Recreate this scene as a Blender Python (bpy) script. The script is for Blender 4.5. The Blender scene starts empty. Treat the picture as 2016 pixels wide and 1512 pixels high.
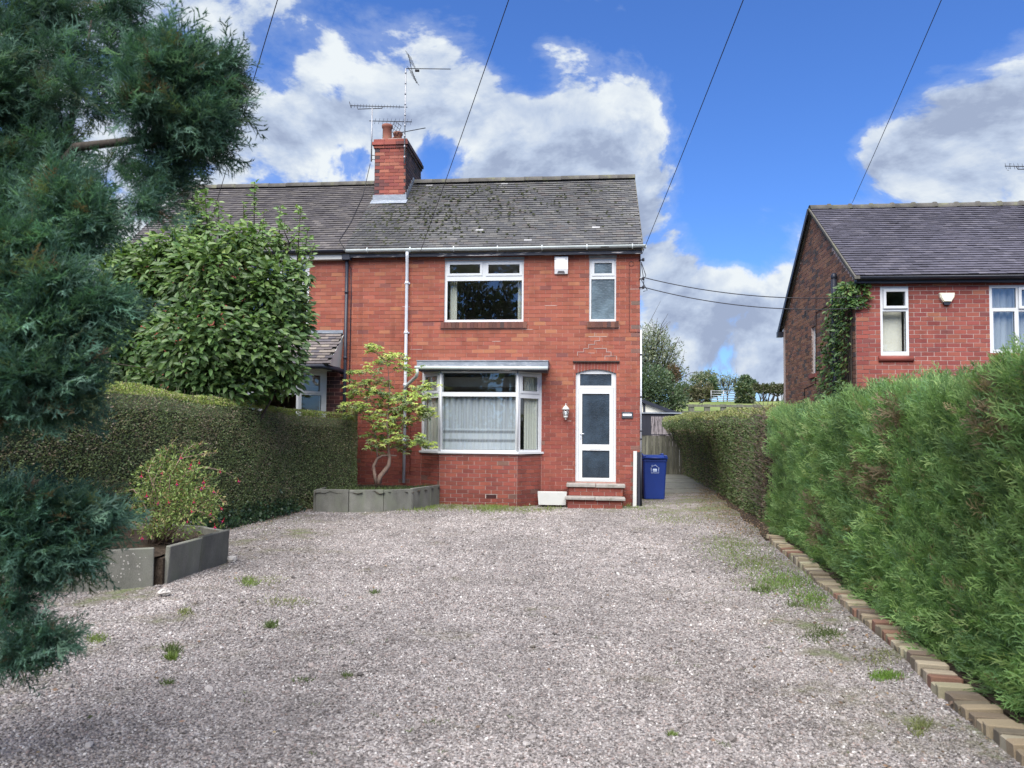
import bpy, math, random
import numpy as np
from mathutils import Vector, Matrix

random.seed(7)
rs = np.random.RandomState(11)
R = math.radians
scene = bpy.context.scene
col = scene.collection

# ------------------------------------------------------------------ camera
FP = 1500.0                      # focal length in photograph pixels (2016 wide)
PITCH, ROLL, SHIFT = R(2.6), R(0.5), 0.0129
EYE = Vector((0, 0, 1.5))
cam_d = bpy.data.cameras.new('camera')
cam = bpy.data.objects.new('camera', cam_d)
col.objects.link(cam)
cam_d.sensor_width = 36
cam_d.lens = 36 * FP / 2016
cam_d.shift_y = SHIFT
cam_d.clip_end = 8000
cam_d.dof.use_dof = True
cam_d.dof.focus_distance = 14
cam_d.dof.aperture_fstop = 4.0
CR = Matrix.Rotation(math.pi / 2 + PITCH, 3, 'X') @ Matrix.Rotation(ROLL, 3, 'Z')
cam.matrix_world = Matrix.Translation(EYE) @ CR.to_4x4()
scene.camera = cam
scene.render.resolution_x, scene.render.resolution_y = 1024, 768

def ray(px, py):
    return CR @ Vector(((px - 1008) / FP, (756 - py + SHIFT * 2016) / FP, -1))
def at(px, py, Y):                # the point seen at a pixel, Y metres in front
    d = ray(px, py)
    return EYE + d * (Y / d.y)
def onz(px, py, z=0.0):
    d = ray(px, py)
    return EYE + d * ((z - EYE.z) / d.z)

# ------------------------------------------------------------------ light
SUN_EL, SUN_AZ = R(55), R(14)    # the veiled sun stands high behind the camera, a little to the left
SUN_DIR = Vector((-math.cos(SUN_EL) * math.sin(SUN_AZ), -math.cos(SUN_EL) * math.cos(SUN_AZ), math.sin(SUN_EL)))
sd = bpy.data.lights.new('sun', 'SUN')
sd.energy = 3.9
sd.angle = R(65)
sd.color = (1.0, 0.95, 0.88)
so = bpy.data.objects.new('sun', sd)
col.objects.link(so)
so.rotation_euler = SUN_DIR.to_track_quat('Z', 'Y').to_euler()
vs = scene.view_settings
vs.view_transform = 'Standard'
vs.look = 'None'
vs.gamma = 1
vs.exposure = 1.22
vs.use_curve_mapping = False

world = bpy.data.worlds.new('World')
scene.world = world
world.use_nodes = True
wt = world.node_tree
wt.nodes.clear()
WN, WL = wt.nodes.new, wt.links.new

def mth(nt, op, a, b=None, c=None, clamp=False):
    n = nt.nodes.new('ShaderNodeMath')
    n.operation = op
    n.use_clamp = clamp
    for i, v in enumerate((a, b, c)):
        if v is None:
            continue
        if isinstance(v, (int, float)):
            n.inputs[i].default_value = v
        else:
            nt.links.new(v, n.inputs[i])
    return n.outputs[0]

def mixc(nt, f, a, b, mode='MIX'):
    n = nt.nodes.new('ShaderNodeMix')
    n.data_type = 'RGBA'
    n.blend_type = mode
    for sock, v in ((n.inputs[0], f), (n.inputs[6], a), (n.inputs[7], b)):
        if isinstance(v, (int, float)):
            sock.default_value = v
        elif isinstance(v, (tuple, list)):
            sock.default_value = tuple(v) + (1,) * (4 - len(v))
        else:
            nt.links.new(v, sock)
    return n.outputs[2]

def mapr(nt, v, a, b, c, d, smooth=True):
    n = nt.nodes.new('ShaderNodeMapRange')
    n.interpolation_type = 'SMOOTHSTEP' if smooth else 'LINEAR'
    nt.links.new(v, n.inputs[0])
    for i, x in enumerate((a, b, c, d)):
        n.inputs[i + 1].default_value = x
    return n.outputs[0]

def noise(nt, vec, scale, detail=4, rough=0.5, dist=0.0, out=0):
    n = nt.nodes.new('ShaderNodeTexNoise')
    n.inputs['Scale'].default_value = scale
    n.inputs['Detail'].default_value = detail
    n.inputs['Roughness'].default_value = rough
    n.inputs['Distortion'].default_value = dist
    if vec is not None:
        nt.links.new(vec, n.inputs['Vector'])
    return n.outputs[out]

def build_world():
    nt = wt
    sky = WN('ShaderNodeTexSky')
    sky.sky_type = 'NISHITA'
    sky.sun_disc = False
    sky.sun_elevation = SUN_EL
    sky.sun_rotation = math.atan2(SUN_DIR.x, SUN_DIR.y)
    sky.altitude = 100
    sky.air_density = 1.0
    sky.dust_density = 0.4
    sky.ozone_density = 2.5
    tc = WN('ShaderNodeTexCoord')
    D = tc.outputs['Generated']
    def vm(op, a, b=None):
        n = WN('ShaderNodeVectorMath')
        n.operation = op
        for i, v in enumerate((a, b)):
            if v is None:
                continue
            if isinstance(v, (tuple, list, Vector)):
                n.inputs[i].default_value = tuple(v)
            else:
                WL(v, n.inputs[i])
        return n.outputs[1] if op == 'DISTANCE' else n.outputs[0]
    def fbm(vec):
        p = vm('MULTIPLY', vec, (1, 1, 1.35))
        a = noise(nt, p, 3.1, 13, 0.60, 0.35)
        b = noise(nt, p, 9.0, 6, 0.55, 0.2)
        return mth(nt, 'ADD', mth(nt, 'MULTIPLY', a, 0.8), mth(nt, 'MULTIPLY', b, 0.2))
    n0 = fbm(D)
    n1 = fbm(vm('ADD', D, (-0.012, -0.01, 0.034)))
    # where the cloud banks and the clear patches of this sky stand: direction, angular size, weight
    blobs = [(690, 110, 270, .10), (890, 190, 230, .10), (620, 270, 190, .09), (1020, 250, 190, .09), (1180, 260, 160, .12),
             (1290, 170, 130, .13), (1110, 90, 110, .10), (540, 340, 180, .18), (440, 60, 170, .06), (1180, 390, 170, .12),
             (1290, 440, 120, .14), (1345, 560, 100, .14), (1420, 640, 190, .22), (1530, 690, 150, .20), (1320, 720, 150, .10),
             (1790, 260, 140, .25), (1900, 230, 150, .26), (1970, 300, 170, .24), (1720, 300, 90, .18), (170, 200, 380, .20),
             (1500, 120, 60, .07), (1750, 370, 100, .06),
             (1520, 330, 170, -.22), (1420, 400, 80, -.16), (1640, 90, 260, -.22), (1900, 60, 170, -.2), (1500, 200, 200, -.12),
             (1450, 500, 80, -.10), (960, 60, 90, -.10), (650, 340, 60, -.16), (870, 330, 60, -.14), (540, 150, 70, -.16), (1180, 190, 70, -.16), (577, 73, 60, -.16), (655, 172, 55, -.20), (707, 312, 60, -.20), (850, 292, 55, -.22), (920, 290, 50, -.22), (1025, 140, 60, -.20), (1075, 170, 45, -.16), (843, 0, 80, -.16), (1285, 31, 90, -.12), (1330, 230, 40, -.05)]
    tot = None
    for px, py, r, w in blobs:
        d = ray(px, py).normalized()
        dist = vm('DISTANCE', D, d)
        f = mapr(nt, dist, 0.0, r / 1500 * 1.25, w, 0.0)
        f = mth(nt, 'MULTIPLY', f, .88 if w > 0 else 1.0)
        tot = f if tot is None else mth(nt, 'ADD', tot, f)
    cov = mth(nt, 'ADD', mth(nt, 'MULTIPLY_ADD', n0, 2.5, -.77), tot)
    alpha = mapr(nt, cov, 0.50, 0.62, 0.0, 1.0)
    # thin veils between the banks
    veil = mapr(nt, cov, 0.40, 0.54, 0.0, 0.20)
    alpha = mth(nt, 'MAXIMUM', alpha, veil)
    diff = mth(nt, 'SUBTRACT', n0, n1)
    lit = mapr(nt, diff, -0.10, 0.09, 0.0, 1.0)
    fine_ = noise(nt, vm('MULTIPLY', D, (1, 1, 1.6)), 6.0, 10, 0.62, 0.4)
    lit = mth(nt, 'ADD', lit, mapr(nt, fine_, 0.32, 0.68, -0.42, 0.42, False))
    thick = mapr(nt, cov, 0.58, 0.85, 0.0, 0.28)
    lit = mth(nt, 'SUBTRACT', lit, thick, clamp=True)
    cr = WN('ShaderNodeValToRGB')
    e = cr.color_ramp.elements
    e[0].position, e[0].color = 0.0, (0.38, 0.46, 0.64, 1)
    e[1].position, e[1].color = 0.9, (0.90, 0.96, 1.0, 1)
    k = e.new(0.38); k.color = (0.56, 0.66, 0.84, 1)
    WL(lit, cr.inputs[0])
    cl = mixc(nt, 1.0, cr.outputs[0], (7.6, 7.6, 7.6), 'MULTIPLY')
    skyc = mixc(nt, 1.0, sky.outputs[0], (0.62, 0.98, 1.62), 'MULTIPLY')
    c = mixc(nt, alpha, skyc, cl)
    bg = WN('ShaderNodeBackground')
    bg.inputs[1].default_value = 0.054
    WL(c, bg.inputs[0])
    out = WN('ShaderNodeOutputWorld')
    WL(bg.outputs[0], out.inputs[0])
build_world()

# ------------------------------------------------------------------ materials
def material(name, c, rough=0.6, var=0.12, scale=6.0, fine=0.08, fscale=90.0, bump=0.15, bscale=120.0, bdist=0.004,
             tint=False, spec=0.3, metal=0.0, dirt=None, dirt_scale=2.5, dirt_lo=0.55, dirt_hi=0.7, stretch=(1, 1, 1), transl=0.0, coat=0.0, streak=0.0):
    m = bpy.data.materials.new(name)
    m.use_nodes = True
    nt = m.node_tree
    b = nt.nodes['Principled BSDF']
    geo = nt.nodes.new('ShaderNodeNewGeometry')
    mp = nt.nodes.new('ShaderNodeMapping')
    mp.inputs['Scale'].default_value = stretch
    nt.links.new(geo.outputs['Position'], mp.inputs['Vector'])
    pos = mp.outputs[0]
    f = mapr(nt, noise(nt, pos, scale, 4, 0.6), 0.25, 0.75, 1 - var, 1 + var, False)
    if fine:
        f = mth(nt, 'MULTIPLY', f, mapr(nt, noise(nt, pos, fscale, 3, 0.6), 0.25, 0.75, 1 - fine, 1 + fine, False))
    cc = mixc(nt, 1.0, c, f, 'MULTIPLY')
    if dirt is not None:
        g = mapr(nt, noise(nt, pos, dirt_scale, 8, 0.65), dirt_lo, dirt_hi, 0.0, 1.0)
        cc = mixc(nt, g, cc, dirt)
    if streak:      # rain-washed soot, long downwards
        m2 = nt.nodes.new('ShaderNodeMapping'); m2.inputs['Scale'].default_value = (1, 1, .22)
        nt.links.new(geo.outputs['Position'], m2.inputs['Vector'])
        cc = mixc(nt, 1.0, cc, mapr(nt, noise(nt, m2.outputs[0], 3.0, 6, 0.65), .48, .72, 1.0, 1 - streak), 'MULTIPLY')
        cc = mixc(nt, mapr(nt, noise(nt, geo.outputs['Position'], 1.7, 7, 0.7), .60, .80, 0, .14), cc, (0.34, 0.27, 0.25))
    if tint:
        at_ = nt.nodes.new('ShaderNodeAttribute')
        at_.attribute_name = 'tint'
        oi = nt.nodes.new('ShaderNodeObjectInfo')
        cc = mixc(nt, 1.0, cc, at_.outputs['Color'], 'MULTIPLY')
        cc = mixc(nt, 1.0, cc, oi.outputs['Color'], 'MULTIPLY')
    nt.links.new(cc, b.inputs['Base Color'])
    b.inputs['Roughness'].default_value = rough
    b.inputs['Specular IOR Level'].default_value = spec
    b.inputs['Metallic'].default_value = metal
    b.inputs['Coat Weight'].default_value = coat
    if bump:
        bp = nt.nodes.new('ShaderNodeBump')
        bp.inputs['Strength'].default_value = bump
        bp.inputs['Distance'].default_value = bdist
        nt.links.new(noise(nt, pos, bscale, 5, 0.6), bp.inputs['Height'])
        nt.links.new(bp.outputs[0], b.inputs['Normal'])
    if transl:
        tr = nt.nodes.new('ShaderNodeBsdfTranslucent')
        nt.links.new(mixc(nt, 1.0, cc, (1.25, 1.35, 0.7), 'MULTIPLY'), tr.inputs['Color'])
        mx = nt.nodes.new('ShaderNodeMixShader')
        mx.inputs[0].default_value = transl
        nt.links.new(b.outputs[0], mx.inputs[1])
        nt.links.new(tr.outputs[0], mx.inputs[2])
        nt.links.new(mx.outputs[0], nt.nodes['Material Output'].inputs[0])
    return m

M = {}
M['brick'] = material('brick', (0.755, 0.755, 0.70), 0.85, 0.07, 3.0, 0.16, 160, 0.45, 150, 0.004, tint=True, spec=0.15, streak=0.22,
                      stretch=(1, 1, 1))
M['mortar'] = material('mortar', (0.40, 0.235, 0.20), 0.9, 0.25, 1.2, 0.15, 120, 0.3, 200, spec=0.1, dirt=(0.30, 0.17, 0.15), dirt_scale=0.9, dirt_lo=.48, dirt_hi=.62)
M['mortar_pale'] = material('mortar_pale', (0.44, 0.36, 0.325), 0.9, 0.2, 2.0, 0.15, 120, 0.3, 200, spec=0.1)
M['upvc'] = material('white_upvc', (0.58, 0.60, 0.61), 0.35, 0.06, 3, 0.03, 60, 0, spec=0.45, dirt=(0.42, 0.42, 0.39), dirt_scale=4, dirt_lo=.62, dirt_hi=.85)
M['tile'] = material('roof_tile', (1, 1, 1), 0.8, 0.15, 5, 0.25, 70, 0.5, 120, 0.006, tint=True, spec=0.25)
M['ridge'] = material('ridge_tile', (0.095, 0.09, 0.08), 0.85, 0.25, 7, 0.2, 60, 0.5, 90, 0.006, tint=True, dirt=(0.13, 0.13, 0.085), dirt_scale=5, dirt_lo=.5, dirt_hi=.65)
M['lead'] = material('lead', (0.20, 0.23, 0.27), 0.55, 0.25, 5, 0.15, 40, 0.4, 30, 0.01, spec=0.4, dirt=(0.42, 0.44, 0.46), dirt_scale=9, dirt_lo=.5, dirt_hi=.75, stretch=(1, 1, 3))
M['black_paint'] = material('black_paint', (0.018, 0.022, 0.035), 0.45, 0.2, 6, 0.1, 60, 0.1, spec=0.4)
M['flaked'] = material('flaking_paint', (0.03, 0.035, 0.05), 0.6, 0.2, 6, 0.1, 60, 0.4, 60, dirt=(0.40, 0.38, 0.37), dirt_scale=5, dirt_lo=.56, dirt_hi=.60, stretch=(0.5, 1, 6))
M['gutter'] = material('grey_gutter', (0.48, 0.53, 0.52), 0.45, 0.12, 3, 0.08, 60, 0.05, dirt=(0.26, 0.28, 0.27), dirt_scale=6, dirt_lo=.6, dirt_hi=.75)
M['white_pipe'] = material('white_pipe', (0.62, 0.65, 0.70), 0.4, 0.10, 4, 0.05, 60, 0.05, dirt=(0.40, 0.42, 0.44), dirt_scale=5, dirt_lo=.58, dirt_hi=.75)
M['concrete'] = material('concrete', (0.15, 0.15, 0.132), 0.9, 0.35, 4, 0.22, 130, 0.5, 200, 0.004, tint=True, spec=0.15, dirt=(0.15, 0.16, 0.125), dirt_scale=3, dirt_lo=.45, dirt_hi=.7, stretch=(1, 1, .5))
M['stone_slab'] = material('stone_slab', (0.27, 0.255, 0.235), 0.85, 0.2, 8, 0.2, 90, 0.5, 150, 0.004, dirt=(0.16, 0.16, 0.13), dirt_scale=6, dirt_lo=.5, dirt_hi=.7)
M['soil'] = material('soil', (0.055, 0.042, 0.032), 0.95, 0.4, 12, 0.4, 60, 1.0, 40, 0.02, spec=0.1)
M['white_paint'] = material('white_paint', (0.50, 0.51, 0.49), 0.55, 0.06, 4, 0.04, 60, 0.1, dirt=(0.45, 0.43, 0.38), dirt_scale=5, dirt_lo=.62, dirt_hi=.8)
M['cream'] = material('cream_render', (0.66, 0.64, 0.55), 0.9, 0.06, 3, 0.08, 60, 0.2)
M['bin'] = material('blue_plastic', (0.012, 0.036, 0.20), 0.42, 0.08, 3, 0.04, 80, 0.06, spec=0.4)
M['rubber'] = material('rubber', (0.02, 0.02, 0.022), 0.7, 0.1, 5, 0, 60, 0)
M['print_pale'] = material('pale_print', (0.55, 0.66, 0.85), 0.5, 0.05, 5, 0, 60, 0)
M['slate'] = material('slate', (0.045, 0.05, 0.06), 0.5, 0.15, 20, 0.1, 90, 0.3)
M['white_print'] = material('white_print', (0.8, 0.82, 0.85), 0.5, 0.03, 5, 0, 60, 0)
M['alarm_white'] = material('alarm_plastic', (0.80, 0.80, 0.80), 0.4, 0.03, 5, 0, 60, 0)
M['alarm_cream'] = material('alarm_cream', (0.80, 0.78, 0.62), 0.4, 0.03, 5, 0, 60, 0)
M['grey_plastic'] = material('grey_plastic', (0.30, 0.30, 0.31), 0.5, 0.05, 5, 0, 60, 0)
M['steel'] = material('galvanised', (0.30, 0.31, 0.33), 0.5, 0.15, 15, 0.1, 60, 0, metal=0.6)
M['wire'] = material('wire', (0.02, 0.02, 0.025), 0.6, 0, 5, 0, 60, 0)
M['red_wire'] = material('red_wire', (0.25, 0.06, 0.05), 0.6, 0, 5, 0, 60, 0)
M['bark'] = material('bark', (0.050, 0.042, 0.035), 0.95, 0.3, 9, 0.3, 60, 0.9, 40, 0.01, tint=False, stretch=(1, 1, .3))
M['bark_pale'] = material('bark_pale', (0.24, 0.17, 0.135), 0.9, 0.3, 20, 0.25, 80, 0.8, 60, 0.006, stretch=(1, 1, .4))
M['timber'] = material('weathered_timber', (0.125, 0.125, 0.10), 0.9, 0.35, 5, 0.25, 60, 0.5, 60, 0.004, tint=True, stretch=(3, 3, .35), dirt=(0.07, 0.07, 0.055), dirt_scale=4, dirt_lo=.5, dirt_hi=.7)
M['dark_timber'] = material('dark_timber', (0.022, 0.024, 0.035), 0.7, 0.3, 5, 0.2, 60, 0.3, 60, 0.004, stretch=(3, 3, .35))
M['peeling'] = material('peeling_board', (0.24, 0.215, 0.22), 0.9, 0.3, 6, 0.3, 50, 0.5, 60, 0.005, stretch=(4, 4, .4), dirt=(0.06, 0.055, 0.06), dirt_scale=6, dirt_lo=.5, dirt_hi=.6)
M['plaster'] = material('plaster', (0.42, 0.41, 0.38), 0.9, 0.04, 3, 0, 60, 0)
M['curtain'] = material('curtain', (0.50, 0.51, 0.44), 0.9, 0.05, 3, 0.05, 200, 0)
M['terracotta'] = material('terracotta', (0.22, 0.085, 0.06), 0.8, 0.25, 8, 0.15, 60, 0.3, dirt=(0.13, 0.12, 0.07), dirt_scale=8, dirt_lo=.5, dirt_hi=.7)
M['moss'] = material('moss', (0.045, 0.05, 0.03), 0.98, 0.3, 20, 0.4, 80, 1.0, 80, 0.01, spec=0.05)
M['leaf_small'] = material('small_leaf', (1, 1, 1), 0.55, 0.12, 1.5, 0, 60, 0, tint=True, spec=0.3, transl=0.32)
M['leaf_gloss'] = material('glossy_leaf', (1, 1, 1), 0.42, 0.12, 1.5, 0, 60, 0, tint=True, spec=0.4, transl=0.25)
M['needle'] = material('needle_spray', (1, 1, 1), 0.65, 0.12, 2.0, 0, 60, 0, tint=True, spec=0.2, transl=0.34)
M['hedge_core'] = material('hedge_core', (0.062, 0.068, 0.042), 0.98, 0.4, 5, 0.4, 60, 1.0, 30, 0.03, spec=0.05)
M['petal'] = material('petal', (0.55, 0.03, 0.07), 0.5, 0.1, 8, 0, 60, 0, transl=0.3)
M['petal2'] = material('petal_inner', (0.20, 0.03, 0.20), 0.5, 0.1, 8, 0, 60, 0, transl=0.3)
M['pebble'] = material('pebble', (0.42, 0.40, 0.37), 0.8, 0.3, 12, 0.2, 80, 0.3)
M['road'] = material('asphalt', (0.05, 0.05, 0.052), 0.9, 0.15, 3, 0.3, 150, 0.5, 200)
M['feather'] = material('feather', (0.02, 0.02, 0.022), 0.6, 0.1, 5, 0, 60, 0)

def glass_mat(name, refl_lo, tint=(0.965, 0.98, 0.98), rough=0.0):
    m = bpy.data.materials.new(name)
    m.use_nodes = True
    nt = m.node_tree
    nt.nodes.clear()
    fr = nt.nodes.new('ShaderNodeFresnel')
    fr.inputs[0].default_value = 1.52
    g0 = nt.nodes.new('ShaderNodeNewGeometry')
    f = mth(nt, 'ADD', mth(nt, 'MULTIPLY', fr.outputs[0], 1.5), refl_lo, clamp=True)
    f = mth(nt, 'MULTIPLY', f, mth(nt, 'SUBTRACT', 1.0, g0.outputs['Backfacing']))   # one reflection per sheet of glass
    gl = nt.nodes.new('ShaderNodeBsdfGlossy')
    gl.inputs['Roughness'].default_value = rough
    gl.inputs['Color'].default_value = (0.9, 0.95, 1, 1)
    tp = nt.nodes.new('ShaderNodeBsdfTransparent')
    tp.inputs['Color'].default_value = tint + (1,)
    geo = nt.nodes.new('ShaderNodeNewGeometry')
    bp = nt.nodes.new('ShaderNodeBump')
    bp.inputs['Strength'].default_value = 0.05
    bp.inputs['Distance'].default_value = 0.05
    nt.links.new(noise(nt, geo.outputs['Position'], 1.6, 1), bp.inputs['Height'])
    nt.links.new(bp.outputs[0], gl.inputs['Normal'])
    mx = nt.nodes.new('ShaderNodeMixShader')
    nt.links.new(f, mx.inputs[0])
    nt.links.new(tp.outputs[0], mx.inputs[1])
    nt.links.new(gl.outputs[0], mx.inputs[2])
    o = nt.nodes.new('ShaderNodeOutputMaterial')
    nt.links.new(mx.outputs[0], o.inputs[0])
    return m
M['glass'] = glass_mat('window_glass', 0.05)

def obscure_glass(name, c, scale):
    m = bpy.data.materials.new(name)
    m.use_nodes = True
    nt = m.node_tree
    b = nt.nodes['Principled BSDF']
    geo = nt.nodes.new('ShaderNodeNewGeometry')
    v = nt.nodes.new('ShaderNodeTexVoronoi')
    v.feature = 'SMOOTH_F1'
    v.inputs['Scale'].default_value = scale
    nt.links.new(geo.outputs['Position'], v.inputs['Vector'])
    w = noise(nt, geo.outputs['Position'], 2.2, 3)
    cc = mixc(nt, mapr(nt, w, .35, .65, 0, 1), c, tuple(x * 2.2 for x in c))
    nt.links.new(cc, b.inputs['Base Color'])
    b.inputs['Roughness'].default_value = 0.25
    b.inputs['Specular IOR Level'].default_value = 0.8
    bp = nt.nodes.new('ShaderNodeBump')
    bp.inputs['Strength'].default_value = 0.3
    bp.inputs['Distance'].default_value = 0.01
    nt.links.new(v.outputs[0], bp.inputs['Height'])
    nt.links.new(bp.outputs[0], b.inputs['Normal'])
    return m
M['obscure'] = obscure_glass('obscure_glass', (0.016, 0.025, 0.036), 45)
M['obscure_pale'] = obscure_glass('obscure_glass_pale', (0.06, 0.085, 0.10), 26)

def net_mat():
    m = bpy.data.materials.new('net_curtain')
    m.use_nodes = True
    nt = m.node_tree
    nt.nodes.clear()
    geo = nt.nodes.new('ShaderNodeNewGeometry')
    sep = nt.nodes.new('ShaderNodeSeparateXYZ')
    nt.links.new(geo.outputs['Position'], sep.inputs[0])
    z = sep.outputs[2]
    at_ = nt.nodes.new('ShaderNodeAttribute')
    at_.attribute_name = 'tint'
    df = nt.nodes.new('ShaderNodeBsdfDiffuse')
    df.inputs['Color'].default_value = (0.60, 0.65, 0.69, 1)
    tl = nt.nodes.new('ShaderNodeBsdfTranslucent')
    tl.inputs['Color'].default_value = (0.55, 0.60, 0.64, 1)
    m1 = nt.nodes.new('ShaderNodeMixShader')
    m1.inputs[0].default_value = 0.3
    nt.links.new(df.outputs[0], m1.inputs[1])
    nt.links.new(tl.outputs[0], m1.inputs[2])
    tp = nt.nodes.new('ShaderNodeBsdfTransparent')
    mx = nt.nodes.new('ShaderNodeMixShader')
    nt.links.new(at_.outputs['Fac'], mx.inputs[0])      # woven bands are denser than the sheer net
    nt.links.new(tp.outputs[0], mx.inputs[1])
    nt.links.new(m1.outputs[0], mx.inputs[2])
    o = nt.nodes.new('ShaderNodeOutputMaterial')
    nt.links.new(mx.outputs[0], o.inputs[0])
    return m
M['net'] = net_mat()

def gravel_mat(stone):
    m = bpy.data.materials.new('gravel_stone' if stone else 'gravel_bed')
    m.use_nodes = True
    nt = m.node_tree
    b = nt.nodes['Principled BSDF']
    geo = nt.nodes.new('ShaderNodeNewGeometry')
    pos = geo.outputs['Position']
    cr = nt.nodes.new('ShaderNodeValToRGB')
    e = cr.color_ramp.elements
    e[0].position, e[0].color = 0.0, (0.085, 0.076, 0.072, 1)
    e[1].position, e[1].color = 1.0, (0.66, 0.645, 0.62, 1)
    for p, c in ((0.25, (0.185, 0.166, 0.158)), (0.55, (0.285, 0.260, 0.249)), (0.8, (0.41, 0.384, 0.368)), (0.93, (0.26, 0.20, 0.18))):
        k = e.new(p)
        k.color = c + (1,)
    if stone:
        oi = nt.nodes.new('ShaderNodeObjectInfo')
        nt.links.new(oi.outputs['Random'], cr.inputs[0])
        b.inputs['Roughness'].default_value = 0.8
    else:
        v = nt.nodes.new('ShaderNodeTexVoronoi')
        v.inputs['Scale'].default_value = 70
        nt.links.new(pos, v.inputs['Vector'])
        sp = nt.nodes.new('ShaderNodeSeparateColor')
        nt.links.new(v.outputs['Color'], sp.inputs[0])
        nt.links.new(sp.outputs[0], cr.inputs[0])
        bp = nt.nodes.new('ShaderNodeBump')
        bp.inputs['Strength'].default_value = 1.0
        bp.inputs['Distance'].default_value = 0.012
        bp.invert = True
        nt.links.new(v.outputs['Distance'], bp.inputs['Height'])
        nt.links.new(bp.outputs[0], b.inputs['Normal'])
        b.inputs['Roughness'].default_value = 0.9
    b.inputs['Specular IOR Level'].default_value = 0.2
    big = mapr(nt, noise(nt, pos, 0.55, 5, 0.6), .3, .7, .82, 1.12, False)
    c = mixc(nt, 1.0, cr.outputs[0], big, 'MULTIPLY')
    # wheel-worn lanes, darker and finer
    mp = nt.nodes.new('ShaderNodeMapping'); mp.inputs['Scale'].default_value = (1.0, .22, 1)
    nt.links.new(pos, mp.inputs['Vector'])
    c = mixc(nt, 1.0, c, mapr(nt, noise(nt, mp.outputs[0], 0.8, 4, 0.55), .42, .62, .99, .84, True), 'MULTIPLY')
    c = mixc(nt, 1.0, c, mapr(nt, noise(nt, pos, 3.2, 6, 0.7), .40, .62, 1.06, .86, True), 'MULTIPLY')
    # silt and moss caught between the stones, mostly near the edges of the drive
    sp2 = nt.nodes.new('ShaderNodeSeparateXYZ'); nt.links.new(pos, sp2.inputs[0])
    er = mth(nt, 'SUBTRACT', mth(nt, 'SUBTRACT', sp2.outputs[0], 1.70), mth(nt, 'MULTIPLY', sp2.outputs[1], 0.175))
    eR = mapr(nt, er, -1.5, -.15, 0, .10)
    eL = mapr(nt, sp2.outputs[0], -1.3, -3.4, 0, .08)
    eB = mapr(nt, mth(nt, 'ADD', sp2.outputs[1], mth(nt, 'MULTIPLY', sp2.outputs[0], .096)), 13.2, 15.0, 0, .11)
    nn_ = mth(nt, 'ADD', mth(nt, 'ADD', noise(nt, pos, 1.2, 8, 0.72), eR), mth(nt, 'ADD', eL, eB))
    c = mixc(nt, mapr(nt, nn_, .56, .72, 0, .62), c, (0.125, 0.115, 0.075))
    c = mixc(nt, mapr(nt, nn_, .64, .78, 0, .55), c, (0.13, 0.18, 0.06))
    nt.links.new(c, b.inputs['Base Color'])
    return m
M['gravel'] = gravel_mat(True)
M['gravel_bed'] = gravel_mat(False)

def ground_mat():
    m = bpy.data.materials.new('grassland')
    m.use_nodes = True
    nt = m.node_tree
    b = nt.nodes['Principled BSDF']
    geo = nt.nodes.new('ShaderNodeNewGeometry')
    sep = nt.nodes.new('ShaderNodeSeparateXYZ')
    nt.links.new(geo.outputs['Position'], sep.inputs[0])
    grass = mixc(nt, mapr(nt, noise(nt, geo.outputs['Position'], 0.25, 8, 0.7), .35, .65, 0, 1), (0.11, 0.155, 0.045), (0.20, 0.235, 0.085))
    soil = mixc(nt, mapr(nt, noise(nt, geo.outputs['Position'], 6, 8, 0.7), .35, .65, 0, 1), (0.05, 0.038, 0.03), (0.11, 0.075, 0.055))
    f = mapr(nt, sep.outputs[1], 30, 34, 0, 1)
    nt.links.new(mixc(nt, f, soil, grass), b.inputs['Base Color'])
    b.inputs['Roughness'].default_value = 0.95
    b.inputs['Specular IOR Level'].default_value = 0.1
    bp = nt.nodes.new('ShaderNodeBump')
    bp.inputs['Distance'].default_value = 0.03
    nt.links.new(noise(nt, geo.outputs['Position'], 14, 6, 0.7), bp.inputs['Height'])
    nt.links.new(bp.outputs[0], b.inputs['Normal'])
    return m
M['ground'] = ground_mat()

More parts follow.
